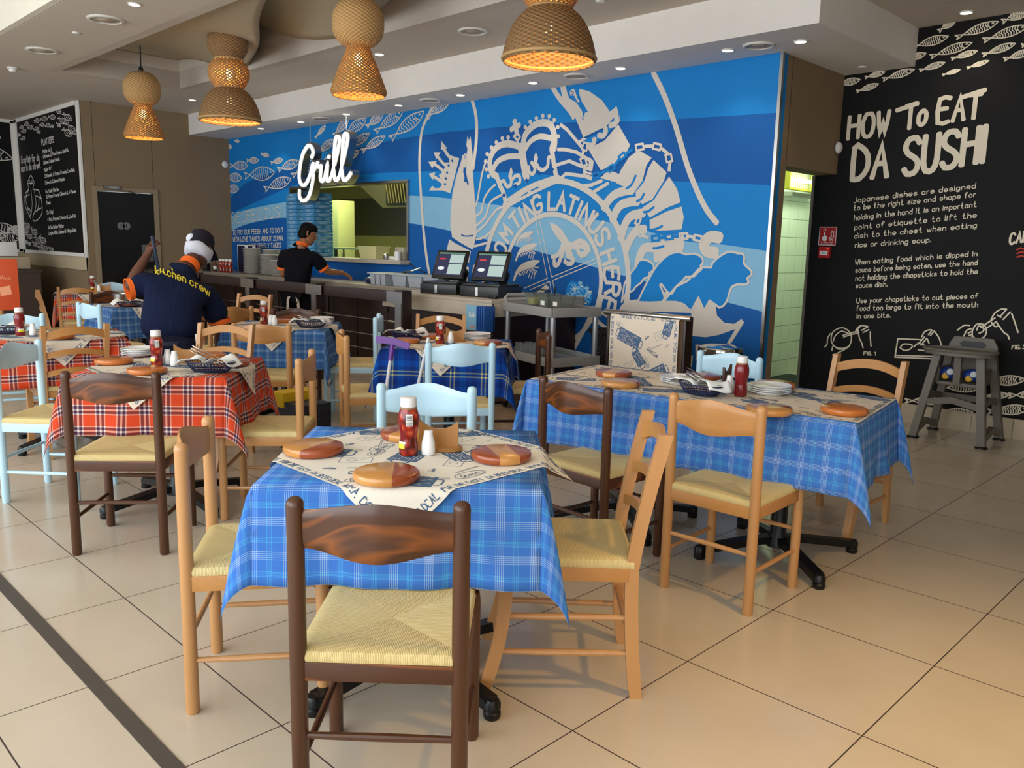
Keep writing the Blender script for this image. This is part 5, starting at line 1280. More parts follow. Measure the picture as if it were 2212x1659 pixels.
table(-6.15, 1.815, 75, .378, .372, 'square pedestal table at the far left edge under red tartan', 'red tartan tablecloth on the table at the far left edge', M_REDTT, .295, ('printed paper cover with a white corner hanging below the arched chair slats at far left', .385, .385, 45, (78, 60, 70, 84), False), seed=4)
table(-5.97, 3.41, 48, .378, .372, 'square pedestal table under the plain blue check before the railing', 'mid blue checked tablecloth on the table before the railing', M_BLUECK3, .30, ('printed paper cover on the blue table before the railing', .385, .385, 44, (74, 60, 70, 84), False), seed=5)
table(-4.27, 3.69, 41, .39, .365, 'square pedestal table in the middle under navy tartan', 'navy tartan tablecloth with yellow lines on the middle table', M_NAVYTT, .29, ('printed paper cover on the navy tartan table', .385, .385, 45, (60, 60, 70, 84), False), seed=6)
table(-8.57, 3.29, 87, .375, .372, 'square pedestal table behind the waiter under faded blue check', 'faded blue checked tablecloth on the table behind the waiter', M_BLUECK3, .30, ('printed paper cover on the soft blue table behind the waiter', .37, .37, 30, (74, 60, 70, 84), False), seed=7)
table(-10.75, 3.55, 72, .375, .372, 'square pedestal table at the very back under red tartan', 'red tartan tablecloth on the rearmost table by the washroom door', M_REDTT, .30, ('printed paper cover on the rearmost red table', .385, .385, 45, (74, 60, 70, 84), False), seed=8)
# ================================================================ table things
ZT = TZ_+.005
M_WD1 = wood('board_honey', (206, 146, 78), (176, 112, 50), (216, 160, 92), (3, 24, 24), .22); M_WD2 = wood('board_red', (158, 76, 40), (120, 52, 28), (172, 92, 52), (3, 24, 24), .22)
M_WD3 = wood('board_orange', (196, 112, 48), (160, 84, 34), (206, 128, 62), (3, 24, 24), .2)
M_OAKH = wood('holder_oak', (176, 122, 62), (140, 90, 42), (192, 140, 78), (3, 22, 22), .35); M_DKH = wood('holder_dark', (70, 44, 28), (44, 26, 18), (86, 56, 36), (3, 22, 22), .35)
def round_board(kind):
    r = .0955; t = None
    prof = [(0, 0), (r-.008, 0), (r-.002, .004), (r, .010), (r, .018), (r-.003, .024), (r-.009, .0265), (0, .027)]
    b = B(); b.lathe(prof, 48)
    bm = b.bm
    cuts = {'half': ((.02, 1),), 'thirds': ((-.03, 1), (.035, 1)), 'single': ()}[kind]
    for x, _ in cuts: bmesh.ops.bisect_plane(bm, geom=list(bm.verts)+list(bm.edges)+list(bm.faces), plane_co=(x, 0, 0), plane_no=(1, 0, 0))
    for f in bm.faces:
        x = f.calc_center_median().x
        f.material_index = (1 if x > .02 else 0) if kind == 'half' else ((1 if abs(x-.0025) > .0325 else 0) if kind == 'thirds' else 0)
    o = obj('round_board', b, [M_WD3, M_WD3] if kind == 'single' else [M_WD1, M_WD2], smooth=40); return o
RB = {}
def boards(kind, x, y, rz, label, z=ZT):
    if kind not in RB: o = round_board(kind); RB[kind] = o
    else: o = RB[kind].copy(); COL.objects.link(o)
    o.location = (x, y, z); o.rotation_euler = (0, 0, R(rz)); return tag(o, label, 'wooden board', 'round wooden boards')
G = 'on the nearest table'
boards('half', -2.262, 1.385, 20, 'two-tone round board at the left corner of the nearest table')
boards('half', -1.862, 1.376, 50, 'two-tone round board at the near edge of the nearest table, right half red')
boards('thirds', -1.814, 1.787, 62, 'striped round board at the right side of the nearest table')
boards('half', -2.235, 1.745, 200, 'round board half hidden behind the ketchup bottle on the nearest table')
boards('thirds', -2.66, 3.44, 20, 'round board at the far left of the long table, near the paper stand')
boards('half', -2.44, 3.215, 80, 'round board at the left of the long table just in front of another board')
boards('half', -1.625, 3.16, 100, 'round board behind the beech chair at the near edge of the long table')
boards('single', -1.42, 3.42, 20, 'plain orange round board alone at the right end of the long table')
boards('half', -2.30, 3.72, 20, 'round board behind the small plate stack on the long table')
boards('single', -1.93, 3.80, 20, 'round board behind the right plate stack on the long table')
boards('single', -4.60, 1.61, 20, 'orange round board at the left side of the near red table')
boards('single', -4.17, 1.615, 60, 'orange round board behind the dark chair on the near red table')
boards('single', -4.50, 2.09, 20, 'round board at the far side of the near red table')
boards('half', -4.17, 2.06, 10, 'round board behind the cutlery basket on the near red table')
boards('single', -5.93, 1.74, 20, 'orange round board on the far left red table, above the hanging paper corner')
boards('half', -6.22, 1.98, 40, 'round board at the back of the far left red table')
boards('single', -6.19, 3.50, 20, 'round board behind the ketchup on the blue table before the railing')
boards('single', -4.47, 3.47, 20, 'round board under the purple squeegee head on the navy tartan table')
boards('half', -4.07, 3.86, 20, 'round board behind the pale blue chair on the navy tartan table', )
boards('single', -4.60, 3.78, 20, 'round board left of the ketchup on the navy tartan table')
boards('single', -8.42, 3.10, 20, 'round board right of the cutlery basket on the soft blue table')
boards('half', -10.62, 3.42, 20, 'round board on the rearmost red table')
M_SAUCE = None
def sauce_mat():
    n = N('ketchup_label', .18); X, Y, Z = n.sep(n.co()); v = n.n('ShaderNodeTexVoronoi'); n.lk(n.map(n.co(), (1, 1, 1)), v.inputs['Vector']); v.inputs['Scale'].default_value = 42
    tom = n.ramp(v.outputs['Distance'], [(0, lin((206, 110, 60))), (.35, lin((168, 44, 24))), (.75, lin((92, 16, 12))), (1, lin((40, 46, 18)))])
    side = n.math('GREATER_THAN', n.math('ADD', X, n.math('MULTIPLY', n.math('SINE', n.math('MULTIPLY', Z, 60)), .004)), .004)
    n.color(n.mix(side, lin((120, 24, 28)), tom)); return n.m
M_SAUCE = sauce_mat(); M_YEL = plain('label_yellow', (214, 206, 50), .4); M_LBL = plain('label_white', (226, 226, 222), .4); M_KET = plain('ketchup_red', (110, 20, 14), .15)
def ketchup():
    t = thing('ketchup_bottle', '', 'sauce bottle')
    b = B(); k = 1.0
    pr = [(0, 0), (.026, 0), (.0295, .004), (.0305, .012), (.0305, .03), (.0275, .05), (.0265, .06), (.0285, .075), (.0325, .095), (.0335, .11), (.0325, .13), (.029, .143), (.0265, .15), (.0255, .154), (.0, .154)]
    b.lathe(pr, 32); obj('bottle_body', b, M_SAUCE, t, smooth=60)
    b = B(); b.lathe([(.0262, .146), (.0268, .147), (.0262, .156), (0, .157)], 28); obj('shoulder', b, plain('shoulder_tan', (150, 120, 84), .3), t)
    b = B(); b.lathe([(.0245, .154), (.0255, .157), (.0255, .181), (.0245, .185), (.02, .1865), (0, .187)], 32); b.lathe([(.0262, .158), (.0266, .16), (.0262, .162)], 32, cap=False); obj('cap', b, M_WHITEP, t, smooth=40)
    def patch(name, a0, a1, z0, z1, mat, extra=0):
        b = B()
        def rad(z):
            for (r0, q0), (r1, q1) in zip(pr[2:], pr[3:]):
                if q0 <= z <= q1: return r0+(r1-r0)*(z-q0)/(q1-q0)
            return .03
        def fn(u, v): a = R(a0+(a1-a0)*u); z = z0+(z1-z0)*v; r = rad(z)+.0006+extra; return V((r*cos(a), r*sin(a), z))
        b.grid(fn, 10, 8); return obj(name, b, mat, t, smooth=60)
    p = patch('barcode', -52, -14, .098, .136, M_LBL)
    b = B()
    for i in range(11):
        z = .101+i*.0029; hh = (.0012, .0007, .0016)[i % 3]
        def fn(u, v): a = R(-49+32*u); q = z+hh*v; r = .0337 if q < .12 else .0335; r = .0333-.0*(q); return V((r*cos(a)*1.02, r*sin(a)*1.02, q))
        b.grid(fn, 6, 1)
    obj('bars', b, M_BLACKP, p, smooth=0)
    patch('guarantee_label', -140, -62, .024, .040, M_YEL); patch('white_band', -140, -58, .040, .046, M_LBL)
    return t
KB = []
def bottle(x, y, rz, label, s=1.0):
    if not KB: o = ketchup(); KB.append(o); o.location = (x, y, ZT); o.rotation_euler = (0, 0, R(rz)); o['label'] = label; o['group'] = 'ketchup bottles'
    else: o = dup(KB[0], (x, y, ZT), R(rz), label, 'ketchup bottles')
    return o
bottle(-2.045, 1.598, 0, 'white capped red ketchup bottle on the nearest table')
bottle(-1.915, 3.436, 150, 'ketchup bottle with a white lower label on the long table at right')
bottle(-4.395, 1.755, 20, 'ketchup bottle beside the salt shakers on the near red table')
bottle(-6.26, 1.60, 100, 'ketchup bottle on the far left red table in front of a pale blue chair')
bottle(-6.13, 3.32, 0, 'ketchup bottle on the blue table before the railing')
bottle(-4.30, 3.63, 0, 'ketchup bottle on the navy tartan table')
bottle(-11.0, 3.65, 60, 'tiny ketchup bottle on the rearmost red table beside the washroom door')
M_PORC = plain('white_porcelain', (238, 238, 236), .15, 0, .5, .01)
def shaker():
    b = B(); b.lathe([(0, 0), (.018, 0), (.0215, .003), (.0225, .02), (.021, .04), (.0165, .058), (.0145, .068), (.0145, .076), (.0125, .079), (0, .08)], 28)
    o = obj('salt_shaker', b, M_PORC, smooth=60); h = B()
    for k in range(3): h.lathe([(.0012, .0798), (.0012, .0803), (0, .0803)], 8, (.004*cos(k*2.1), .004*sin(k*2.1), 0))
    obj('shaker_hole', h, M_BLACKP, o); return o
SH = []
def shk(x, y, label):
    if not SH: o = shaker(); SH.append(o); o.location = (x, y, ZT); tag(o, label, 'shaker', 'white porcelain shakers')
    else: o = dup(SH[0], (x, y, ZT), 0, label, 'white porcelain shakers')
shk(-2.003, 1.645, 'white porcelain shaker beside the ketchup on the nearest table')
shk(-2.01, 3.50, 'white shaker in front of the dark holder on the long table'); shk(-1.975, 3.545, 'white shaker half hidden behind the ketchup on the long table')
shk(-4.40, 1.815, 'white shaker touching the ketchup on the near red table'); shk(-4.325, 1.82, 'white shaker right of its twin on the near red table')
shk(-6.22, 1.665, 'white shaker behind the arched chair post on the far left red table')
shk(-6.045, 3.335, 'white shaker close to the ketchup on the blue table before the railing'); shk(-5.99, 3.335, 'white shaker right of its twin on the blue table before the railing')
shk(-4.265, 3.695, 'white shaker right of the ketchup on the navy tartan table'); shk(-10.88, 3.68, 'tiny white shaker on the rearmost red table')
def holder(mat):
    t = thing('menu_holder', '', 'menu holder')
    b = B(); out = [(-.065, .012), (.065, .012), (.065, .098)]+[(.065-.13*i/12, .098-.030*sin(pi*i/12)**.8+(0)) for i in range(1, 12)]+[(-.065, .098)]
    b.prism([(x, -.006, z) for x, z in out], (0, .012, 0)); obj('upright', b, mat, t, smooth=30)
    b = B(); b.prism([(.08*cos(a), .042*sin(a), 0) for a in [i*2*pi/28 for i in range(28)]], (0, 0, .013)); obj('base', b, mat, t, smooth=30); return t
HP = {}
def hold(k, x, y, rz, label):
    if k not in HP: o = holder({'oak': M_OAKH, 'dark': M_DKH}[k]); HP[k] = o; o.location = (x, y, ZT); o.rotation_euler = (0, 0, R(rz)); o['label'] = label; o['group'] = 'wooden menu holders'
    else: o = dup(HP[k], (x, y, ZT), R(rz), label, 'wooden menu holders')
hold('oak', -2.035, 1.715, 38, 'oak menu holder with a hollowed top on the nearest table'); hold('dark', -2.12, 3.66, -75, 'dark wooden menu holder seen edge-on on the long table')
hold('oak', -4.42, 1.925, 45, 'wooden menu holder behind the knives on the near red table'); hold('oak', -4.34, 3.80, 38, 'wooden menu holder behind the ketchup on the navy tartan table')
hold('oak', -10.9, 3.76, 60, 'small wooden menu holder on the rearmost red table')
def plate():
    b = B(); b.lathe([(0, .002), (.055, .002), (.057, 0), (.062, .0), (.066, .004), (.098, .0135), (.1, .0155), (.098, .017), (.075, .0105), (.062, .006), (0, .006)], 40); return obj('plate', b, M_PORC, smooth=45)
PL = []
def plates(x, y, n, where):
    for k in range(n):
        if not PL: o = plate(); PL.append(o)
        else: o = PL[0].copy(); COL.objects.link(o)
        o.location = (x+random.uniform(-.002, .002), y+random.uniform(-.002, .002), ZT+k*.0098)
        pos_ = 'lowest' if k == 0 else 'topmost' if k == n-1 else ('second' if k == 1 else 'third')+' from below'
        tag(o, f'white plate, {pos_}, stack {where}', 'plate', 'stacked white side plates')
plates(-2.30, 3.52, 3, 'behind the cutlery basket on the long table'); plates(-1.855, 3.60, 4, 'right of the ketchup on the long table')
plates(-4.82, 1.83, 4, 'left of the ketchup on the near red table'); plates(-5.97, 3.76, 4, 'on the blue table before the railing'); plates(-4.33, 4.0, 4, 'on the navy tartan table')
M_NAVY = plain('navy_plastic', (20, 30, 72), .35); M_CUT = plain('cutlery_steel', (190, 184, 170), .18, 1); M_NAP = plain('paper_napkin', (232, 234, 232), .85)
def basket_obj(b, a=.125, c=.082, h=.05):
    """oval slotted basket"""
    n = 44
    def ring(z, k): return [V((a*k*cos(i*2*pi/n), c*k*sin(i*2*pi/n), z)) for i in range(n)]
    b.tube(ring(h, 1.0)+ring(h, 1.0)[:1], .0035, 6, cap=False); b.tube(ring(.012, .74)+ring(.012, .74)[:1], .003, 6, cap=False)
    b.poly(ring(.006, .74)); b.poly(ring(.004, .74)[::-1])
    for i in range(n):
        p, q = ring(.008, .74)[i], ring(h, 1.0)[i]; b.tube([p, (p+q)/2+V((p.x, p.y, 0))*.03, q], .002, 4)
BK = []
def knife(b, L=.2):
    b.prism([(0, -.004, 0), (L*.48, -.0045, 0), (L*.5, -.006, 0), (L*.9, -.008, 0), (L, .002, 0), (L*.9, .006, 0), (L*.48, .004, 0), (0, .005, 0)], (0, 0, .0022)); return b
def fork(b, L=.19):
    b.prism([(0, -.005, 0), (L*.7, -.003, 0), (L*.76, -.011, 0), (L, -.011, 0), (L, -.007, 0), (L*.83, -.006, 0), (L*.83, -.002, 0), (L, -.002, 0), (L, .002, 0), (L*.83, .002, 0), (L*.83, .006, 0), (L, .007, 0), (L, .011, 0), (L*.76, .011, 0), (L*.7, .003, 0), (0, .005, 0)], (0, 0, .002)); return b
CUTP = {}
def cutlery(kind, x, y, z, rz, tilt, label):
    if kind not in CUTP:
        b = B(); (knife if kind == 'knife' else fork)(b); o = obj(kind, b, M_CUT, smooth=30); CUTP[kind] = o
    else: o = CUTP[kind].copy(); COL.objects.link(o)
    o.location = (x, y, z); o.rotation_euler = (0, R(-tilt), R(rz)); return tag(o, label, 'cutlery', kind+'s in the cutlery baskets')
NP = []
def napkin(x, y, z, rz, label, bent=True):
    b = B(); sd = len(NP)
    def fn(u, v):
        s = (u-.5)*.16; k = abs(s)
        return V((s, (v-.5)*.11, -.9*max(0, k-.045)+.006*sin(v*5+sd)+.012*sin(u*9+sd)*v))
    b.grid(fn, 12, 8); o = obj('paper_napkin', b, M_NAP, None, (x, y, z), R(rz), smooth=60, solid=.0012); NP.append(o); return tag(o, label, 'napkin', 'paper napkins in the baskets')
def cutbasket(x, y, rz, where, nk=3, nf=2, up=18):
    if not BK: b = B(); basket_obj(b); o = obj('cutlery_basket', b, M_NAVY, smooth=40); BK.append(o)
    else: o = BK[0].copy(); COL.objects.link(o)
    o.location = (x, y, ZT); o.rotation_euler = (0, 0, R(rz)); tag(o, 'navy slotted oval basket of cutlery and napkins '+where, 'basket', 'navy cutlery baskets')
    d = V((cos(R(rz)), sin(R(rz)))); e = V((-d.y, d.x))
    od = ('first', 'second', 'third')
    for k in range(nk):
        p = V((x, y))+d*.085+e*(-.03+.028*k); cutlery('knife', p.x, p.y, ZT+.03+.006*k, rz+180+(-6+7*k), up+2*k, f'steel knife, {od[k]} from the front in the basket {where}')
    for k in range(nf):
        p = V((x, y))-d*.07+e*(.0+.03*k); cutlery('fork', p.x, p.y, ZT+.04+.004*k, rz+8*k, 5+3*k, f'steel fork, {od[k]} from the front in the basket {where}')
    p = V((x, y))-d*.095; napkin(p.x, p.y, ZT+.062, rz+15, f'folded napkin over the left rim of the basket {where}')
    p = V((x, y))+d*.06+e*.02; napkin(p.x, p.y, ZT+.068, rz-20, f'crumpled white napkin at the right in the basket {where}')
cutbasket(-2.06, 3.33, -15, 'on the long table', 3, 2, 16); cutbasket(-4.03, 1.88, 42, 'on the near red table', 3, 1, 22)
cutbasket(-6.40, 1.56, 60, 'at the far left picture edge', 1, 1, 8); cutbasket(-5.70, 3.49, 42, 'on the blue table before the railing', 2, 1, 14)
cutbasket(-4.62, 3.60, 30, 'on the navy tartan table', 1, 2, 8); cutbasket(-8.33, 3.1, 80, 'on the soft blue table', 1, 1, 6)
b = B(); b.lathe([(0, 0), (.055, 0), (.06, .004), (.075, .11), (.078, .112), (.074, .112), (.058, .006), (0, .006)], 28); tag(obj('ice_bucket', b, M_STEEL, None, (-8.62, 3.12, ZT), smooth=40), 'small steel bucket on the soft blue table behind the waiter', 'bucket')
# squeegees leaning on the navy tartan table
M_PUR = plain('purple_plastic', (96, 34, 140), .35); M_ALU = plain('white_handle', (212, 214, 216), .3)
t = thing('squeegee', 'purple headed squeegee with a white handle leaning on the navy tartan table', 'squeegee', (-4.22, 3.05, 0))
p0, p1 = V((.10, -.10, .01)), V((.03, .10, .80)); d = (p1-p0)
b = B(); b.tube([p0, p0.lerp(p1, .9)], .011, 12); obj('handle', b, M_ALU, t)
b = B(); b.tube([p0.lerp(p1, .86), p0.lerp(p1, 1.0)], .016, 10); hx = V((.76, .65, 0)).normalized(); c = p0.lerp(p1, 1.0)
b.tube([c-hx*.105+V((0, 0, .02)), c+V((0, 0, .012)), c+hx*.105-V((0, 0, .02))], .016, sq=(.03, .042)); obj('head', b, M_PUR, t, smooth=30)
b = B(); b.tube([(-4.10, 3.13, .0), (-4.02, 3.30, .84)], .0105, 12); o = tag(obj('broom_handle', b, M_ALU), 'thin white broom handle leaning behind the pale blue chair at the navy tartan table', 'broom')
# ================================================================ servery: counter, railing, tills
M_LAM = plain('counter_laminate', (176, 166, 150), .35, 0, .5, .1); M_LAMT = plain('counter_top_grey', (150, 140, 126), .25)
b = B(); b.box((-5.98, 5.58, .935), (1.58, 1.245, .03), bev=.004); b.box((-5.98, 4.975, .86), (1.58, .03, .12), bev=.003); b.box((-5.205, 5.58, .86), (.03, 1.22, .12), bev=.003)
t = thing('service_counter', 'dark panelled counter with grey laminate edge carrying the two tills', 'counter', (-6, 5.6, 0)); inpar(obj('worktop', b, M_LAM), t)
b = B(); b.box((-6.03, 5.62, .40), (1.48, 1.16, .80)); 
for x in (-6.6, -6.1, -5.6): b.box((x, 5.035, .42), (.36, .012, .6), bev=.004)
inpar(obj('base', b, M_DARKW), t)
t = thing('prep_counter', 'long narrow counter along the mural under the serving hatch', 'counter', (-9.6, 5.9, 0))
b = B(); b.box((-9.57, 5.86, .935), (5.6, .67, .03), bev=.003); b.box((-9.57, 5.535, .875), (5.6, .025, .09), bev=.003); inpar(obj('worktop', b, M_LAMT), t)
b = B(); b.box((-9.57, 5.9, .42), (5.55, .58, .84))
for k in range(9): b.box((-12.0+k*.6, 5.605, .45), (.5, .012, .7), bev=.004)
inpar(obj('base', b, M_DARKW), t)
# timber railing with steel plates and tension wires
rail = thing('railing', 'dark timber railing with riveted steel plates and tension wires before the counter', 'railing', (-9, 4.6, 0))
b = B(); b.box((-9.22, 4.66, .935), (6.36, .07, .10), bev=.005); inpar(obj('beam', b, M_DARKW), rail)
for k, x in enumerate((-6.04, -7.46, -8.86, -10.26, -11.66)):
    b = B(); b.box((x, 4.66, .5), (.115 if k == 0 else .1, .11, 1.0), bev=.006); p = inpar(obj('post', b, M_DARKW), rail)
    b = B()
    if k == 0: b.box((x-.06, 4.6015, .935), (.23, .006, .10)); b.box((x, 4.6015, .75), (.09, .006, .27))
    else: b.box((x, 4.6015, .935), (.30, .006, .10)); b.box((x, 4.6015, .77), (.09, .006, .23))
    pl = inpar(obj('steel_plate', b, M_STEEL), rail)
    b = B()
    for dx, z in ((-.12, .965), (-.06, .965), (0, .965), (.06, .965), (.12, .965), (-.12, .905), (-.06, .905), (.06, .905), (.12, .905), (-.025, .84), (.025, .84), (-.025, .68), (.025, .68)):
        if k == 0 and dx > .05: continue
        b.lathe([(.006, 0), (.004, .004), (0, .0045)], 8, M=Matrix.Translation((x+dx, 4.5985, z)) @ Matrix.Rotation(pi/2, 4, 'X'))
    o = obj('rivets', b, plain('rivet_light', (210, 208, 200), .3, 1)); o.parent = pl; o.matrix_parent_inverse = Matrix.Translation(rail.location).inverted()
for z in (.70, .55, .41, .27):
    b = B()
    b.tube([(-12.38, 4.66, z), (-6.06, 4.66, z)], .004, 6)
    inpar(obj('wire', b, M_STEEL), rail)
    for x in (-6.2, -7.3, -7.62, -8.7, -9.0, -10.1):
        b = B(); b.tube([(x-.09, 4.66, z), (x-.05, 4.66, z), (x+.05, 4.66, z), (x+.09, 4.66, z)], .009, 8, rr=[.005, .010, .010, .005]); inpar(obj('turnbuckle', b, M_STEEL), rail)
# tills
def till(x, y, rz, label):
    t = thing('cash_register', label, 'till', (x, y, .95), R(rz), 'tills on the counter')
    b = B(); b.box((0, 0, .05), (.42, .42, .095), bev=.006); obj('cash_drawer', b, M_BLACKP, t)
    b = B(); b.box((-.02, -.212, .05), (.028, .006, .075)); o = obj('drawer_key_plate', b, M_STEEL, t)
    b = B(); b.box((.0, .0, .108), (.40, .36, .02), bev=.006); b.tube([(.06, .08, .115), (.09, .1, .2), (.07, .04, .28)], .03, sq=(.1, .03)); obj('stand', b, M_BLACKP, t)
    m = Matrix.Translation((0, .0, .275)) @ Matrix.Rotation(R(-24), 4, 'X')
    b = B(); b.box((0, 0, 0), (.36, .035, .29), bev=.008, M=m); s = obj('monitor', b, M_BLACKP, t)
    def q(x0, x1, z0, z1, mat, nm):
        b = B(); b.f([b.v(m @ V((a, -.0185-.0006*(nm != 'display'), c))) for a, c in ((x0, z0), (x1, z0), (x1, z1), (x0, z1))]); o = obj(nm, b, mat, s, smooth=0); return o
    q(-.155, .155, -.115, .12, emit('till_screen', (30, 34, 66), .5), 'display'); q(-.01, .15, .01, .1, emit('till_grid', (150, 172, 168), .55), 'screen_panel'); q(-.01, .15, -.105, .0, emit('till_grid', (150, 172, 168), .55), 'screen_panel')
    q(-.13, -.06, .045, .06, emit('till_red', (180, 50, 50), .6), 'screen_mark'); q(-.155, .155, .105, .12, emit('till_bar', (90, 130, 110), .4), 'screen_mark')
    b = B(); b.poly([m @ V((-.09+.04*cos(i*.35), -.0192, -.045+.018*sin(i*.35))) for i in range(18)]); obj('screen_oval', b, emit('till_oval', (190, 200, 200), .6), s, smooth=0)
    b = B(); b.tube([(-.03, .02, .12), (-.06, -.03, .13), (0, -.05, .14), (.05, .02, .13)], .005, 6); obj('cable', b, M_BLACKP, t); return t
till(-6.15, 5.32, 14, 'left of the two black tills on the counter'); till(-5.62, 5.36, 14, 'right of the two black tills, nearer the grey trolley')
b = B(); b.tube([(-5.45, 5.7, .96), (-5.38, 5.75, 1.02), (-5.36, 5.9, 1.0), (-5.4, 5.8, .97), (-5.3, 5.6, .96), (-5.36, 5.5, .97), (-5.42, 5.62, .99)], .006, 6); tag(obj('power_cable', b, M_BLACKP), 'coiled black cable behind the right till', 'cable')
b = B(); b.box((-5.33, 5.12, .967), (.1, .06, .03), bev=.01); tag(obj('card_reader', b, M_BLACKP), 'small black device at the counter corner beside the right till', 'card reader')
# trays on the prep counter
M_TRAYG = plain('grey_tray_plastic', (160, 168, 176), .5)
def tray_org(x, y, w, n, label):
    t = thing('cutlery_tray', label, 'tray', (x, y, .952)); b = B(); b.box((0, 0, .125), (w+.04, .34, .012), bev=.004); obj('rim', b, M_TRAYG, t)
    for k in range(n):
        b = B(); cx = -w/2+w*(k+.5)/n; hw_ = w/n*.46; b.prism([(cx-hw_, -.15, .12), (cx+hw_, -.15, .12), (cx+hw_*.8, -.14, .0), (cx-hw_*.8, -.14, .0)], (0, .3, 0)); obj('compartment', b, M_TRAYG, t)
    return t
tray_org(-7.75, 5.76, .30, 3, 'small grey divided cutlery tray beside the cook'); tray_org(-7.08, 5.76, .82, 3, 'large grey divided cutlery tray on the counter under the hatch')
for k, (x, a) in enumerate(((-7.5, 40), (-7.42, 15), (-6.85, 20))): 
    b = B(); b.lathe([(0, 0), (.03, .006), (.05, .02), (.052, .022), (.048, .022), (.03, .009), (0, .004)], 18); b.tube([(.045, 0, .02), (.16, 0, .06)], .006, 6); tag(obj('ladle', b, M_CUT, None, (x, 5.8, 1.085+.01*k), R(a)), ('steel ladle standing up in the large grey tray', 'steel ladle lying across the left part of the large grey tray', 'steel spoon at the right end of the large grey tray')[k], 'ladle')
for x, lb in ((-8.0, 'navy basket of napkins in front of the cook'), (-6.62, 'navy basket of napkins at the left of the tills')):
    o = BK[0].copy(); COL.objects.link(o); o.location = (x, 5.72 if x < -7 else 5.45, .953); tag(o, lb, 'basket', 'navy cutlery baskets'); napkin(x+.01, (5.72 if x < -7 else 5.45), 1.02, .3, 'crumpled white napkin in the '+lb)
b = B(); b.prism([(-6.5, 5.55, .953), (-6.2, 5.58, .953), (-6.38, 5.6, 1.05)], (0, .03, 0)); tag(obj('paper_cone', b, M_NAP), 'white paper cone left of the tills on the counter', 'paper')
# plates, bottles and menus at the far end of the prep counter
M_PLG = plain('stack_plate', (196, 192, 184), .3)
def far_plate():
    b = B(); b.lathe([(0, .003), (.07, .003), (.075, 0), (.085, .004), (.125, .018), (.128, .02), (.125, .022), (.08, .008), (0, .006)], 24); return obj('dinner_plate', b, M_PLG, smooth=45)
FP = []
def pstack(x, y, n, nm):
    for k in range(n):
        if not FP: FP.append(far_plate()); o = FP[0]
        else: o = FP[0].copy(); COL.objects.link(o)
        o.location = (x+random.uniform(-.006, .006), y+random.uniform(-.006, .006), .952+k*.0145); o.rotation_euler = (0, 0, k)
        rel = 'lowest' if k == 0 else 'topmost' if k == n-1 else ('2nd' if k == 1 else '3rd' if k == 2 else f'{k+1}th' if k < 20 else ('21st', '22nd', '23rd', '24th')[k-20])+' from bottom'
        tag(o, f'pale dinner plate, {rel}, in the {nm}', 'plate', 'dinner plates stacked on the counter')
pstack(-10.95, 5.78, 24, 'tallest plate stack by the menus'); pstack(-10.66, 5.92, 23, 'tall second plate stack behind'); pstack(-10.42, 5.75, 19, 'third plate stack on the counter'); pstack(-10.12, 5.72, 14, 'shortest plate stack beside the cook')
for k, (x, y) in enumerate(((-11.72, 5.68), (-11.62, 5.68), (-11.52, 5.68), (-11.42, 5.68))):
    o = dup(KB[0], (x, y, .952), R(-90+k*20), f'ketchup bottle on the prep counter, {("first","second","third","fourth")[k]} from the left of the row', 'ketchup bottles on the prep counter')
for k, (x, y) in enumerate(((-12.0, 5.72), (-11.9, 5.68))):
    b = B(); b.lathe([(0, 0), (.022, 0), (.024, .004), (.024, .09), (.01, .13), (.0095, .17), (.011, .172), (.011, .19), (0, .19)], 16); o = obj('sauce_bottle', b, plain('dark_sauce', (90, 36, 20), .15), None, (x, y, .952)); tag(o, ('slim brown sauce bottle, left of a pair at the railing end', 'slim brown sauce bottle, right of a pair at the railing end')[k], 'sauce bottle')
    c = B(); c.lathe([(.0245, .03), (.0245, .075)], 16, cap=False); obj('bottle_label', c, M_LBL, o)
b = B(); b.lathe([(0, 0), (.05, 0), (.055, .01), (.055, .1), (.04, .12), (0, .12)], 18); tag(obj('dark_jar', b, M_BLACKP, None, (-12.15, 5.66, .952)), 'round black jar at the far end of the prep counter', 'jar')
M_NB = plain('menu_navy', (16, 18, 52), .5)
for k, (x, y, a) in enumerate(((-11.7, 6.05, 8), (-11.35, 6.0, -6))):
    b = B(); b.box((0, 0, .2), (.30, .03, .40), bev=.003); o = obj('menu_rack', b, M_NB, None, (x, y, .952), R(a)); tag(o, ('navy menu board with white splash, left, behind the ketchup row', 'navy menu board with white splash, right, beside the plates')[k], 'menu')
    fl = Flat(lambda u, v, l: V((u, -.0158, v)))
    fl.pol([(.02, .38), (.06, .33), (.03, .3), (.08, .24), (.05, .2), (.1, .12), (.06, .1), (.09, .03), (.14, .03), (.14, .38)], 0, 0); fl.rib([(-.145, .01), (-.145, .39), (.14, .39)], .012, 0, 0); obj('print', fl, M_LBL, o, smooth=0)
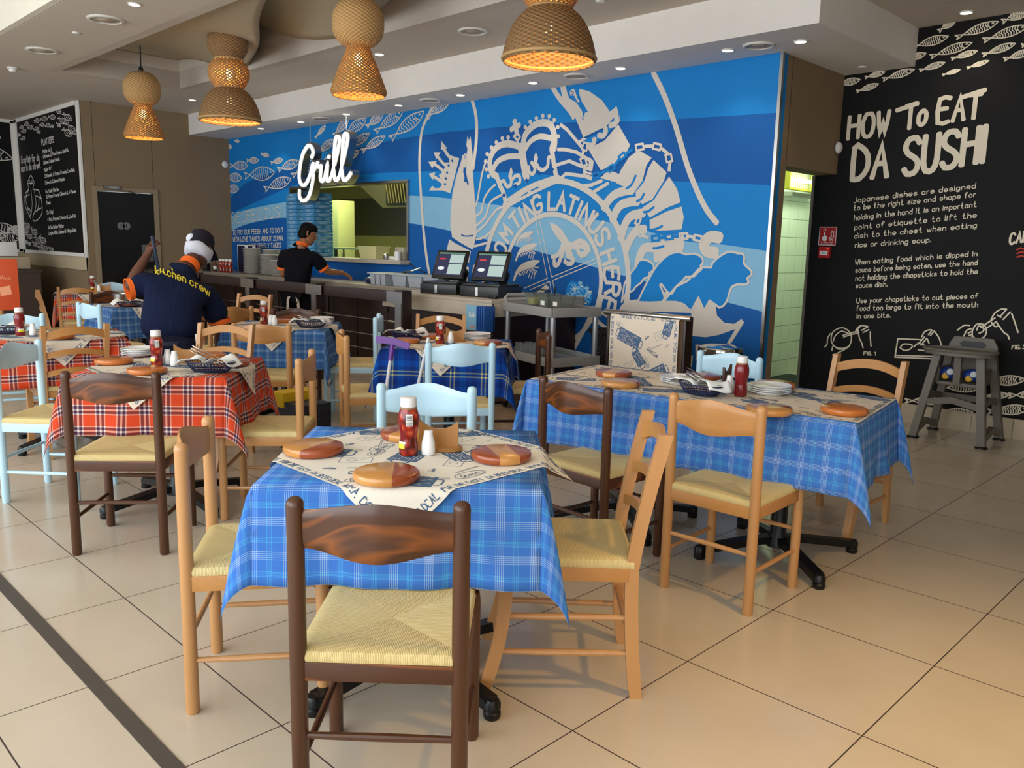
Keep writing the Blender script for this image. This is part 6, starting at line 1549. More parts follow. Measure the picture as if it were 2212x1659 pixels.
# ================================================================ hatch: boxes of takeaway cartons, kitchen
def carton(label, x, y, z, w, d, h):
    o = CT.get((w, d, h))
    if not o:
        b = B(); b.box((0, 0, h/2), (w, d, h-.002), bev=.002); o = obj('takeaway_box', b, plain('carton_blue', (64, 136, 186), .6), None); CT[(w, d, h)] = o
        fl = Flat(lambda u, v, l: V((w/2+.0008, u, v)))
        if d > .2: fl.text('A MAN FEESH WITH', -d*.36, h*.58, d*.36, h*.58, .013, .013, .003, 0, 0); fl.text('CRAVING DEL', -d*.2, h*.24, d*.2, h*.24, .013, .013, .003, 0, 0)
        else: fl.rib([(-.02, h*.25), (0, h*.8), (.02, h*.25)], .005, 0, 0); fl.rib([(-.03, h*.3), (.03, h*.3)], .004, 0, 0)
        p = obj('printed_text', fl, plain('carton_print', (176, 206, 224), .7), o, smooth=0)
        fl = Flat(lambda u, v, l: V((u, -d/2-.0008, v)))
        if d > .2: fl.text('A MAN WITH FEESH', -w*.36, h*.58, w*.36, h*.58, .012, .012, .003, 0, 0); fl.text('SKUB DA', -w*.2, h*.24, w*.2, h*.24, .012, .012, .003, 0, 0)
        else: fl.rib([(-.04, h*.3), (-.02, h*.7), (.0, h*.35), (.03, h*.6)], .004, 0, 0, 2); fl.rib([(.05*cos(a), h/2+.015*sin(a)) for a in [i*.4 for i in range(17)]], .003, 0, 0)
        obj('printed_text', fl, plain('carton_print', (176, 206, 224), .7), o, smooth=0)
    else: o = dup(o, (0, 0, 0))
    o.location = (x, y, z); return tag(o, label, 'carton', 'blue takeaway cartons in the hatch')
CT = {}
z = 1.221
for k in range(8):
    od = ('lowest', 'second', 'third', 'fourth', 'fifth', 'sixth', 'seventh', 'top')[k]
    for j, (x, yy) in enumerate(((-9.80, 6.13), (-10.22, 6.13))):
        nm = ('right', 'left')[j]
        carton(f'wide blue carton, {od} layer of the {nm} stack', x, yy, z, .27, .29, .055)
        carton(f'small blue carton, {od} pair of the {nm} stack, front one', x+random.uniform(-.006, .006), yy-.075, z+.056, .27, .138, .046)
        carton(f'small blue carton, {od} pair of the {nm} stack, rear one', x+random.uniform(-.006, .006), yy+.075, z+.056, .27, .138, .046)
    z += .104
M_KG = plain('fridge_cream', (198, 198, 140), .4)
t = thing('kitchen_cabinet', 'tall pale cabinet in the kitchen seen through the hatch', 'cabinet', (-11.3, 7.3, 0)); b = B(); b.box((0, 0, 1.02), (.86, .3, 2.04), bev=.01); obj('body', b, M_KG, t); b = B(); b.tube([(.46, -.1, .9), (.5, -.1, .92), (.5, -.1, 1.3), (.46, -.1, 1.32)], .012, 8); obj('handle', b, M_BLACKP, t)
t = thing('extractor_hood', 'steel extractor hood with slotted filters in the kitchen', 'hood', (-9.9, 7.6, 0))
b = B(); b.prism([(-1.9, 0, 2.78), (2.2, 0, 2.78), (2.2, 0, 1.94), (-.45, 0, 1.94)], (0, .9, 0)); obj('canopy', b, plain('hood_steel', (92, 84, 60), .45, .7), t)
b = B(); m = Matrix.Translation((.45, -.012, 2.16)); b.box((0, 0, 0), (1.6, .01, .36), M=m); obj('filter_frame', b, M_BLACKP, t)
b = B()
for k in range(22): b.tube([(-.25+k*.066, -.03, 2.0), (-.33+k*.068, -.03, 2.32)], .014, sq=(.022, .02))
obj('filter_bars', b, plain('hood_bar', (150, 132, 84), .4, .8), t)
t = thing('kitchen_shelf', 'yellowish worktop shelf on legs inside the kitchen', 'shelf', (-10.4, 6.9, 0)); b = B(); b.box((.3, 0, 1.33), (1.05, .3, .03), bev=.003); obj('shelf_top', b, M_KG, t)
for sx in (-.16, .78): b = B(); b.box((sx, 0, .655), (.04, .04, 1.31)); obj('leg', b, M_KS, t)
b = B(); b.box((-.1, -.17, 1.27), (.14, .03, .14), bev=.005); obj('bracket', b, plain('bracket_grey', (86, 92, 96), .5), t)
def tub(name, label, cat, x, y, z, w, d, h, mat, taper=.82, rim=True):
    b = B(); k = taper; o_ = [(-1, -1), (1, -1), (1, 1), (-1, 1)]
    r = [[b.v((a*w/2*s, c*d/2*s, zz)) for a, c in o_] for s, zz in ((k, 0), (1, h), (.95, h), (k*.95, .006))]
    for p, q in zip(r, r[1:]):
        for i in range(4): b.f([p[i], p[(i+1) % 4], q[(i+1) % 4], q[i]])
    b.f(r[0][::-1]); b.f(r[3])
    if rim: b.box((0, -d/2, h), (w+.02, .012, .01)); b.box((0, d/2, h), (w+.02, .012, .01)); b.box((-w/2, 0, h), (.012, d, .01)); b.box((w/2, 0, h), (.012, d, .01))
    return tag(obj(name, b, mat, None, (x, y, z), smooth=0), label, cat)
tub('plastic_tub', 'cream plastic tub on the hatch sill', 'tub', -8.66, 6.22, 1.221, .38, .22, .15, plain('cream_tub', (216, 212, 150), .5))
t = thing('ticket_printer', 'small grey ticket printer at the right end of the hatch sill', 'printer', (-8.08, 6.26, 1.221)); b = B(); b.box((0, 0, .075), (.17, .18, .15), bev=.012); obj('body', b, plain('printer_grey', (170, 164, 150), .5), t); b = B(); b.box((-.02, -.092, .03), (.09, .006, .03)); obj('slot', b, M_BLACKP, t)
b = B(); b.lathe([(0, 0), (.038, 0), (.038, .1), (.012, .1), (.012, .09), (0, .09)], 20); tag(obj('paper_roll', b, M_LBL, None, (-8.02, 6.1, 1.221)), 'white paper roll at the right end of the hatch sill', 'paper roll')
b = B(); b.lathe([(0, 0), (.03, 0), (.033, .01), (.033, .06), (.02, .07), (0, .072)], 16); tag(obj('metal_cup', b, M_STEEL, None, (-8.27, 6.12, 1.221)), 'small metal cup right of the cream tub on the hatch sill', 'cup')
b = B(); b.box((0, 0, .02), (.14, .08, .04), bev=.01); tag(obj('towel_pad', b, M_LBL, None, (-8.2, 6.2, 1.221), .3), 'white folded cloth between the metal cup and the printer', 'cloth')
b = B(); b.tube([(-7.93, 6.19, 1.2), (-7.8, 6.2, 1.13), (-7.6, 6.2, 1.08), (-7.5, 6.2, .97)], .006, 6); tag(obj('wall_cable', b, M_BLACKP), 'thin dark cable running down from the hatch sill', 'cable')
# hanging illuminated sign, two chains
t = thing('illuminated_sign', 'hanging white script sign with silver edge above the hatch', 'sign', (-9.28, 5.88, 2.3))
G_ = [[(.30,.62),(.33,.70),(.30,.80),(.22,.84),(.10,.70),(.03,.48),(.0,.25),(.05,.12),(.15,.12),(.26,.3),(.31,.46),(.33,.48),(.33,.3),(.28,.05),(.2,-.14),(.08,-.2),(.0,-.12),(.0,-.0)],
      [(.33,.35),(.40,.46),(.43,.5),(.43,.42),(.50,.44),(.50,.38),(.48,.22),(.52,.15),(.58,.22)], [(.58,.22),(.64,.46),(.62,.2),(.66,.15),(.72,.22)], [(.67,.58),(.68,.6)],
      [(.72,.22),(.84,.6),(.90,.86),(.86,.94),(.81,.86),(.78,.5),(.78,.22),(.83,.15),(.9,.24)], [(.9,.24),(1.0,.6),(1.07,.88),(1.03,.97),(.98,.88),(.95,.5),(.95,.22),(1.0,.14),(1.08,.2),(1.12,.26)]]
for k, (nm, mat, wd, y, th) in enumerate((('return_edge', M_STEEL, .085, 0, .1), ('face_tube', emit('sign_white', (255, 255, 250), 1.6), .038, -.012, .012))):
    b = B()
    for st in G_:
        P = spline([V(((p[0]-.52)*1.05, p[1]*.66-.23, 0)) for p in st], 4) if len(st) > 2 else [V(((p[0]-.52)*1.05, p[1]*.66-.23, 0)) for p in st]
        L, Q = strip2d(P, wd)
        a = [b.v((p.x, y, p.y)) for p in L]; c = [b.v((p.x, y, p.y)) for p in Q]; a2 = [b.v((p.x, y+th, p.y)) for p in L]; c2 = [b.v((p.x, y+th, p.y)) for p in Q]
        for i in range(len(a)-1):
            b.f([c[i], c[i+1], a[i+1], a[i]]); b.f([a2[i], a2[i+1], c2[i+1], c2[i]]); b.f([a[i], a[i+1], a2[i+1], a2[i]]); b.f([c2[i], c2[i+1], c[i+1], c[i]])
        b.f([a[0], a2[0], c2[0], c[0]]); b.f([a[-1], c[-1], c2[-1], a2[-1]])
    obj(nm, b, mat, t, smooth=0)
for x, zt in ((-.31, .30), (.50, .38)):
    b = B(); n_ = int((2.938-2.3-zt)/.022)
    for i in range(n_): 
        zc = zt+.011+i*.022; b.tube([(x+(.006 if i % 2 else 0)*cos(a), .03+(0 if i % 2 else .006)*cos(a), zc+.013*sin(a)) for a in [j*pi/4 for j in range(9)]], .0018, 4, cap=False)
    obj('chain', b, M_STEEL, t)
# ================================================================ trolley, wicker chest, paper stand, bin, menus
t = thing('service_trolley', 'grey plastic three shelf trolley with aluminium legs beside the counter', 'trolley', (-4.72, 5.20, 0), R(-16)); M_TRG = plain('trolley_grey', (140, 140, 138), .45)
for z, lb in ((.12, 'lower_shelf'), (.48, 'middle_shelf'), (.88, 'top_shelf')):
    b = B(); b.box((0, 0, z), (.79, .46, .03), bev=.01)
    for c, d in (((0, -.235, z+.02), (.81, .02, .075)), ((0, .235, z+.02), (.81, .02, .075)), ((-.4, 0, z+.02), (.02, .45, .074)), ((.4, 0, z+.02), (.02, .45, .074))): b.box(c, d, bev=.006)
    obj(lb, b, M_TRG, t)
for sx in (-1, 1):
    for sy in (-1, 1):
        b = B(); b.tube([(sx*.375, sy*.205, .07), (sx*.375, sy*.205, .885)], .024, 12); obj('leg', b, plain('trolley_aluminium', (172, 174, 176), .3, .8), t)
        b = B(); b.lathe([(.0, -.012), (.034, -.012), (.034, .012), (0, .012)], 16, M=Matrix.Translation((sx*.395, sy*.205, .036)) @ Matrix.Rotation(pi/2, 4, 'X')); b.box((sx*.395, sy*.205, .06), (.03, .04, .03)); obj('castor', b, M_BLACKP, t)
b = B(); b.tube([(-.39, -.2, .90), (-.43, -.2, .97), (-.445, -.17, .99), (-.445, .17, .99), (-.43, .2, .97), (-.39, .2, .90)], .018, 10); obj('push_handle', b, M_TRG, t)
def tl(x, y): c, s = cos(R(-16)), sin(R(-16)); return (-4.72+x*c-y*s, 5.20+x*s+y*c)
x, y = tl(.03, -.05); b = B(); b.box((0, 0, .012), (.62, .3, .02), bev=.006); tag(obj('serving_tray', b, plain('tray_brown', (84, 76, 58), .5), None, (x, y, .897), R(-16)), 'flat brown tray under the clear tubs on the trolley', 'tray')
M_TUB = glass('clear_tub_plastic', (214, 220, 212), .15)
for k, (dx, dy, nm) in enumerate(((-.16, -.04, 'clear tub of yellow grated cheese on the trolley tray'), (-.02, .0, 'clear tub of green salad on the trolley tray'), (.12, -.08, 'clear empty tub with a white label on the trolley tray'), (.25, -.04, 'clear tub at the right end of the trolley tray with a white label'))):
    x, y = tl(dx, dy); o = tub('food_tub', nm, 'tub', x, y, .921, .13, .15, .1, M_TUB, .85); o.rotation_euler = (0, 0, R(-16)); o['group'] = 'clear tubs on the trolley'
    if k < 2:
        b = B(); b.box((0, 0, .035), (.105, .12, .055), bev=.012); q = obj('filling', b, plain('grated_cheese', (226, 206, 120), .8, 0, .3, .3) if k == 0 else plain('salad_green', (110, 120, 50), .8, 0, .3, .4), o)
    else:
        b = B(); b.box((0, -.073, .04), (.06, .002, .035)); obj('paper_label', b, M_LBL, o)
x, y = tl(.05, 0); b = B(); b.tube([(x, y, .94), (x+.03, y-.02, 1.09)], .006, 8); tag(obj('tub_spoon', b, M_BLACKP), 'dark spoon standing in the green salad tub', 'spoon')
M_GL = glass('drinking_glass', (235, 238, 238), .03)
k = 0
for i in range(6):
    for j in range(2):
        x, y = tl(-.32+i*.075, -.12+j*.1); b = B(); b.lathe([(0, 0), (.028, 0), (.032, .09), (.0305, .09), (.027, .006), (0, .006)], 16); k += 1
        tag(obj('drinking_glass', b, M_GL, None, (x, y, .497), smooth=50), f'upturned clear glass on the middle trolley shelf, {("front","back")[j]} row, {("first","second","third","fourth","fifth","sixth")[i]} from the left', 'glass', 'glasses on the trolley')
def wicker_dark():
    n = N('dark_wicker', .45); X, Y, Z = n.sep(n.co()); u = n.math('MULTIPLY', n.math('ADD', X, Y), 150); r = n.math('MULTIPLY', Z, 320)
    w = n.math('MULTIPLY', n.math('SINE', u), n.math('SINE', n.math('ADD', r, n.math('MULTIPLY', n.math('SIGN', n.math('SINE', n.math('MULTIPLY', u, .5))), 1.57))))
    n.color(n.mix(n.math('ADD', .5, n.math('MULTIPLY', w, .5)), lin((9, 6, 5)), lin((34, 20, 14)))); n.bump(w, .8, .006); return n.m
M_WKD = wicker_dark()
t = thing('wicker_chest', 'black brown lidded wicker chest against the mural', 'basket', (-4.33, 5.85, 0), R(-2))
b = B(); b.prism([(-.27, -.2, 0), (.27, -.2, 0), (.29, -.22, .68), (-.29, -.22, .68)], (0, .42, 0)); obj('body', b, M_WKD, t)
b = B(); b.prism([(-.305, -.24, .68), (.305, -.24, .68), (.305, -.24, .715), (.16, -.24, .74), (-.16, -.24, .74), (-.305, -.24, .715)], (0, .46, 0)); obj('lid', b, M_WKD, t)
b = B(); b.tube([(-.08, -.1, .735), (-.05, -.1, .775), (.05, -.1, .775), (.08, -.1, .735)], .008, 8); obj('lid_handle', b, M_WKD, t)
# stand with the hanging printed paper roll
sx_, sy_ = -3.62, 5.05
t = thing('paper_roll_stand', 'brown stand with a steel rod holding a hanging printed paper sheet', 'paper dispenser', (sx_, sy_, 0), R(2))
for s in (-1, 1):
    b = B(); b.box((s*.335, .03, .47), (.022, .10, .94), bev=.003); b.box((s*.335, .0, .02), (.03, .34, .04), bev=.004); obj('side_panel', b, M_DARKW, t)
b = B(); b.lathe([(0, -.38), (.02, -.38), (.024, -.37), (.024, .37), (.02, .38), (0, .38)], 16, M=Matrix.Translation((0, -.01, .935)) @ Matrix.Rotation(pi/2, 4, 'Y')); obj('steel_rod', b, M_STEEL, t)
b = B(); b.box((0, .06, .5), (.66, .012, .86)); obj('back_panel', b, plain('stand_beige', (190, 160, 128), .6), t)
def hang(u, v, lay): 
    s = .43-v if v < .43 else 0
    yy = -.04-lay*.0009; zz = .955-(.43-v) if True else 0
    if v > .41: a = (v-.41)/.02; yy += .03*a; zz += .004*sin(a*pi/2)
    return V((u, yy+.004*sin(u*9), zz-.018))
fl = Flat(hang); fl.grid(lambda u, v: hang((2*u-1)*.30, (2*v-1)*.43, 0), 20, 40); print_art(fl, .30, .43, 9); obj('paper_sheet', fl, [M_PAPER, M_INK, M_INKD], t, smooth=50)
t = thing('pedal_bin', 'round steel bin behind the pale blue chair at the mural end', 'bin', (-3.42, 5.78, 0)); b = B(); b.lathe([(0, 0), (.16, 0), (.165, .02), (.165, .6)], 28); obj('body', b, M_DARKW, t); b = B(); b.lathe([(.172, .6), (.175, .61), (.175, .655), (.168, .668), (.1, .685), (0, .69)], 28); obj('lid', b, plain('polished_lid', (200, 198, 192), .1, 1), t)
t = thing('menu_pocket', 'pale blue and dark blue menu booklets in a pocket on the counter front', 'menu rack', (-5.29, 4.93, .58)); b = B(); b.box((0, -.0, .09), (.28, .06, .02), bev=.004); b.box((0, .022, .16), (.28, .012, .2)); obj('pocket', b, M_DARKW, t)
for k in range(5):
    b = B(); b.box((0, 0, .11), ((.16, .012, .22) if k == 0 else (.016, .13, .22)), bev=.002); o = obj('booklet', b, plain('menu_pale', (120, 170, 196), .5) if k == 0 else plain('menu_blue', (26, 84, 160), .5), None, (-5.37 if k == 0 else -5.27+.028*k, 4.905 if k == 0 else 4.9, .68), 0 if k == 0 else 0)
    tag(o, 'pale blue menu booklet facing out in the counter pocket' if k == 0 else f'dark blue menu booklet seen by its spine, {("first","second","third","fourth")[k-1]} right of the pale one', 'menu', 'menu booklets in the counter pocket')
    if k == 0: fl = Flat(lambda u, v, l: V((u, -.0068, v))); fl.text('Sushi', -.04, .12, .04, .12, .035, .035, .006, 0, 0); fl.rib([(-.03, .02), (.0, .035), (.04, .03)], .012, 0, 1, 2); obj('print', fl, [M_LBL, plain('salmon_ink', (206, 110, 84), .6)], o, smooth=0)
# signs on the black wall, discs, insect killer
t = thing('fire_sign', 'square red fire alarm sign with white pictograms on the black wall', 'sign', (-3.335, 7.345, 1.565)); b = B(); b.box((0, 0, 0), (.16, .008, .165)); obj('panel', b, plain('sign_red', (168, 24, 20), .4), t)
fl = Flat(lambda u, v, l: V((u, -.005-l*.0006, v))); fl.rib([(-.077, -.079), (.077, -.079), (.077, .079), (-.077, .079), (-.077, -.079)], .005, 0, 0); fl.pol([(-.05, -.03), (-.035, -.045), (-.012, -.045), (-.002, -.02), (-.004, 0), (-.022, .006), (-.024, .035), (-.034, .035), (-.034, .002), (-.05, -.01)], 0, 0); fl.rib([(-.04, .048), (-.04, .065), (-.02, .065), (-.02, .048), (-.04, .048)], .004, 0, 0)
for q in ([(.03, -.04), (.022, -.015), (.038, .0), (.03, .025), (.045, .05)], [(.05, -.04), (.042, -.02), (.058, -.005), (.05, .02), (.06, .04)], [(.035, -.03), (.055, -.035)]): fl.rib(q, .006, 0, 0, 2)
fl.text('In case fire', -.055, -.06, .05, -.06, .011, .011, .002, 0, 0); fl.text('break glass', -.055, -.074, .05, -.074, .01, .01, .002, 0, 0); obj('pictogram', fl, M_LBL, t, smooth=0)
t = thing('fire_call_point', 'red break glass call point below the fire sign', 'alarm', (-3.337, 7.34, 1.42)); b = B(); b.box((0, -.02, 0), (.1, .05, .1), bev=.006); obj('housing', b, plain('call_red', (186, 30, 26), .35), t); b = B(); b.box((0, -.047, -.005), (.07, .004, .036)); obj('glass_pane', b, M_LBL, t); b = B(); b.box((0, -.0495, -.005), (.035, .002, .008)); obj('mark', b, M_BLACKP, t); b = B(); b.lathe([(.004, 0), (.003, .003), (0, .003)], 8, M=Matrix.Translation((.035, -.046, .035)) @ Matrix.Rotation(pi/2, 4, 'X')); obj('lamp', b, emit('call_led', (255, 40, 30), 2), t)
for p, rot, lb in (((-3.29, 7.30, 2.325), 'Y', 'round white sounder at the corner of the black wall'), ((-12.39, 6.13, 2.555), 'Y', 'round white sounder at the far left corner of the mural')):
    b = B(); b.lathe([(0, 0), (.05, 0), (.052, .012), (.035, .03), (0, .036)], 24, M=Matrix.Translation(p) @ Matrix.Rotation(pi/2, 4, 'Y')); tag(obj('alarm_sounder', b, M_WHITEP, smooth=50), lb, 'alarm')
t = thing('insect_killer', 'yellow framed insect killer lamp high on the tiled corridor wall', 'lamp', (-4.46, 8.95, 2.2)); b = B()
for c, d in (((.04, 0, .1), (.08, .66, .02)), ((.04, 0, -.1), (.08, .66, .02)), ((.04, -.33, 0), (.08, .02, .2)), ((.04, .33, 0), (.08, .02, .2))): b.box(c, d)
obj('frame', b, plain('yellow_frame', (216, 206, 70), .4), t); b = B(); b.tube([(.04, -.3, .0), (.04, .3, .0)], .02, 10); obj('tube_lamp', b, emit('uv_tube', (214, 240, 255), 5), t); b = B()
for k in range(14): b.tube([(.085, -.3+k*.046, -.1), (.085, -.3+k*.046, .1)], .003, 4)
obj('grille', b, plain('yellow_frame', (216, 206, 70), .4), t); b = B(); b.box((.05, 0, -.16), (.1, .6, .04)); obj('tray', b, M_STEEL, t)
# ================================================================ high chair
t = thing('high_chair', 'grey plastic child high chair by the black wall', 'high chair', (-2.0, 6.98, 0)); M_HC = plain('high_chair_grey', (104, 98, 88), .5)
for sx in (-1, 1):
    for sy in (-1, 1):
        p, q = V((sx*.245, sy*.225, .012)), V((sx*.15, sy*.14+.01, .68)); b = B(); b.tube([p, p.lerp(q, .5), q], .03, sq=(.055, .05)); l = obj('leg', b, M_HC, t)
        b = B(); b.lathe([(0, 0), (.045, 0), (.045, .01), (.03, .018), (0, .02)], 18, (p.x, p.y, 0)); obj('foot_pad', b, M_BLACKP, l)
b = B()
for z, k in ((.30, .86),):
    for s in (-1, 1): b.tube([(s*.205, -.185, z), (s*.20, 0, z+.03), (s*.205, .185, z)], .02, sq=(.03, .05)); 
    b.tube([(-.2, -.19, z-.01), (0, -.195, z+.03), (.2, -.19, z-.01)], .02, sq=(.05, .03)); b.tube([(-.2, .19, z), (.2, .19, z)], .02, sq=(.05, .03))
b.tube([(-.24, -.21, .06), (-.24, 0, .11), (-.24, .21, .06)], .02, sq=(.04, .05)); b.tube([(.24, -.21, .06), (.24, 0, .11), (.24, .21, .06)], .02, sq=(.04, .05)); obj('brace', b, M_HC, t)
b = B(); b.box((0, .02, .44), (.30, .28, .03), bev=.01); b.box((-.15, .02, .5), (.025, .26, .12), bev=.008); b.box((.15, .02, .5), (.025, .26, .12), bev=.008); b.tube([(0, -.13, .45), (0, -.15, .66)], .02, sq=(.05, .03)); obj('seat', b, M_HC, t)
b = B(); outl = [(-.17, .0), (.17, .0), (.175, .28), (.14, .345), (-.14, .345), (-.175, .28)]
b.prism([(x, .17, .44+z) for x, z in outl], (0, .03, 0)); o = obj('backrest', b, M_HC, t)
b = B(); b.prism([(x, .165, .44+z) for x, z in ((-.08, .27), (.08, .27), (.095, .295), (.07, .315), (-.07, .315), (-.095, .295))], (0, .04, 0)); obj('grip_opening', b, M_BLACKP, t)
b = B(); b.prism([(.26*cos(a)*(1 if abs(cos(a)) < .8 else .96), -.13+.17*sin(a), .675) for a in [i*2*pi/32 for i in range(32)]], (0, 0, .03)); b.tube([(.255*cos(a), -.13+.165*sin(a), .708) for a in [i*2*pi/32 for i in range(33)]], .012, 6, cap=False); obj('tray', b, M_HC, t, smooth=40)
M_TOY = plain('blue_bag', (26, 60, 140), .5, 0, .5, .3)
for k, (x, y) in enumerate(((-2.09, 6.95), (-1.92, 6.94))):
    b = B(); b.lathe([(0, -.05), (.045, -.04), (.07, -.01), (.068, .02), (.04, .045), (0, .05)], 16); o = tag(obj('soft_toy', b, M_TOY, None, (x, y, .515), .4), ('blue bundle with white and yellow patches, left in the high chair seat', 'blue bundle with white and yellow patches, right in the high chair seat')[k], 'bundle')
    for j, (c, cc) in enumerate((((.0, -.066, .015), (206, 210, 214)), ((-.03, -.058, -.02), (206, 160, 40)))):
        b = B(); b.lathe([(0, .008), (.02, .006), (.026, 0), (0, 0)], 10, M=Matrix.Translation(c) @ Matrix.Rotation(pi/2, 4, 'X')); obj('patch', b, plain('patch%d' % j, cc, .6), o)
# ================================================================ left edge: service station, orange stand; mop bucket
t = thing('service_station', 'beige and dark shelving unit at the far left under the chalkboards', 'cabinet', (-13.9, 3.36, 0), R(0)); M_BEI = plain('station_beige', (186, 168, 140), .5)
b = B(); b.box((-.2, .05, .92), (2.0, .55, .04), bev=.004); b.box((.77, .05, .45), (.06, .5, .9)); b.box((-1.1, .05, .45), (.06, .5, .9)); b.box((-.2, .3, .45), (1.9, .03, .9)); obj('frame', b, plain('station_dark', (70, 56, 46), .5), t); b = B(); b.box((-.2, .05, .45), (1.85, .45, .03)); obj('shelf', b, plain('station_dark', (70, 56, 46), .5), t)
b = B(); b.box((-14.0, 3.42, 1.03), (1.2, .4, .17), bev=.006); tag(obj('storage_box', b, M_BEI), 'long pale box on the service station below the chalkboards', 'box')
b = B(); b.box((-13.85, 3.40, 1.22), (.5, .24, .2), bev=.006); tag(obj('carton', b, M_WHITEP), 'white carton on top of the pale box at far left', 'box')
t = thing('notice_stand', 'orange notice board on a stand at the left edge of the picture', 'sign', (-8.76, 2.04, 0), R(76)); b = B(); b.box((0, 0, .965), (.42, .02, .47), bev=.004); obj('panel', b, plain('orange_board', (196, 70, 20), .5), t)
fl = Flat(lambda u, v, l: V((u, -.0112, v))); fl.text('BALL', .05, 1.02, .15, 1.02, .03, .03, .005, 0, 0); fl.pol([(.06, .86), (.15, .88), (.14, .96), (.055, .94)], 0, 0); obj('print', fl, plain('orange_print', (226, 150, 110), .6), t, smooth=0)
b = B(); b.box((-.15, .02, .35), (.03, .03, .7)); b.box((.15, .02, .35), (.03, .03, .7)); b.box((0, .02, .02), (.4, .3, .03)); obj('stand_legs', b, plain('stand_dark', (40, 26, 20), .5), t)
chair('oak', -10.5, 2.35, 20, 'beech chair partly hidden behind the orange notice board')
t = thing('mop_bucket', 'dark bucket with yellow and red parts on the floor behind the red tartan table', 'bucket', (-4.95, 2.95, 0)); b = B(); b.prism([(-.13, -.1, 0), (.13, -.1, 0), (.17, -.12, .34), (-.17, -.12, .34)], (0, .24, 0)); obj('body', b, plain('bucket_navy', (28, 32, 46), .5), t); b = B(); b.prism([(-.17, -.13, .3), (-.03, -.13, .3), (-.03, -.13, .4), (-.17, -.13, .4)], (0, .26, 0)); obj('wringer', b, plain('bucket_yellow', (206, 170, 20), .5), t); b = B(); b.tube([(-.14, -.13, .05), (-.18, -.13, .1), (-.19, -.13, .2)], .014, 8); obj('bumper', b, plain('bucket_red', (190, 24, 20), .5), t)
# ================================================================ ceiling lights and vents
M_DL = emit('downlight_glow', (255, 244, 220), 9); M_RIM = plain('downlight_rim', (222, 220, 214), .4)
def downlight():
    t = thing('ceiling_downlight', '', 'ceiling light'); b = B(); b.lathe([(.052, 0), (.052, -.006), (.042, -.008), (.042, -.001), (.052, 0)], 24, cap=False); obj('rim', b, M_RIM, t); b = B(); b.lathe([(.042, -.003), (.03, -.0065), (0, -.008)], 24, cap=False); obj('lamp_face', b, M_DL, t, smooth=60); return t
DL = []
def dlight(x, y, z, label, power=9):
    if not DL: o = downlight(); DL.append(o); o.location = (x, y, z); o['label'] = label; o['group'] = 'recessed ceiling downlights'
    else: o = dup(DL[0], (x, y, z), 0, label, 'recessed ceiling downlights')
    spot('downlight_beam', (x, y, z-.03), power, 110, (1, .88, .7), .04)
od = ('first', 'second', 'third', 'fourth', 'fifth', 'sixth', 'seventh', 'eighth')
for k in range(8): dlight(-10.8+k*1.031, 5.885, Hs, f'recessed downlight over the mural, {od[k]} from the left', 8)
dlight(-3.04, 5.98, Hs, 'recessed downlight at the right end over the mural, ninth from the left', 6)
for k, x in enumerate((-11.1, -6.95)): dlight(x, 5.07, Hc, ('recessed downlight in the main ceiling above the washroom door', 'recessed downlight behind the round pendant in the main ceiling')[k], 8)
dlight(-7.03, 2.77, Hc, 'recessed downlight near the top left edge of the picture', 8); dlight(-2.29, 7.1, Hc, 'recessed downlight above the black wall', 7)
def vent(x, y, z, r, label, cat='air vent'):
    t = thing('ceiling_vent', label, cat, (x, y, z), 0, 'round ceiling vents'); b = B(); b.lathe([(r*.8, -.001), (r*.8, -.012), (r*.92, -.014), (r, -.004), (r, 0)], 32, cap=False); obj('ring', b, M_RIM, t, smooth=50); b = B(); b.lathe([(r*.8, -.004), (r*.45, -.002), (r*.4, -.010), (0, -.012)], 32, cap=False); obj('cone', b, plain('vent_shadow', (176, 164, 150), .7), t, smooth=50)
vent(-7.7, 2.79, Hc, .15, 'round ceiling vent, nearer of the two left of the coffer'); vent(-9.45, 2.80, Hc, .15, 'round ceiling vent, farther of the two left of the coffer')
for k, x in enumerate((-3.33, -5.12, -7.17, -9.3)): vent(x, 5.9, Hs, .12, f'round ceiling vent over the mural, {od[k]} from the right')
vent(-5.59, 5.06, Hc, .13, 'flat white ceiling speaker between the pendants', 'speaker'); vent(-2.2, 6.55, Hc, .15, 'round ceiling vent cut by the top edge at right')
for p, lb in (((-10.67, 2.85, Hc), 'white smoke detector at the far left ceiling'), ((-7.55, 5.2, Hc), 'white smoke detector behind the round pendant lamp'), ((-4.2, 5.08, Hc), 'small white sensor on the ceiling right of the dome pendant'), ((-3.05, 7.1, Hs), 'small sensor under the soffit by the black wall'), ((-8.4, 2.78, Hc), 'small white sensor between the two ceiling vents')):
    b = B(); b.lathe([(.055, 0), (.055, -.015), (.04, -.02), (.034, -.045), (.02, -.05), (0, -.05)], 20, p) if 'smoke' in lb else b.lathe([(.035, 0), (.035, -.008), (.02, -.012), (0, -.012)], 18, p); tag(obj('smoke_detector', b, M_WHITEP, smooth=50), lb, 'detector')
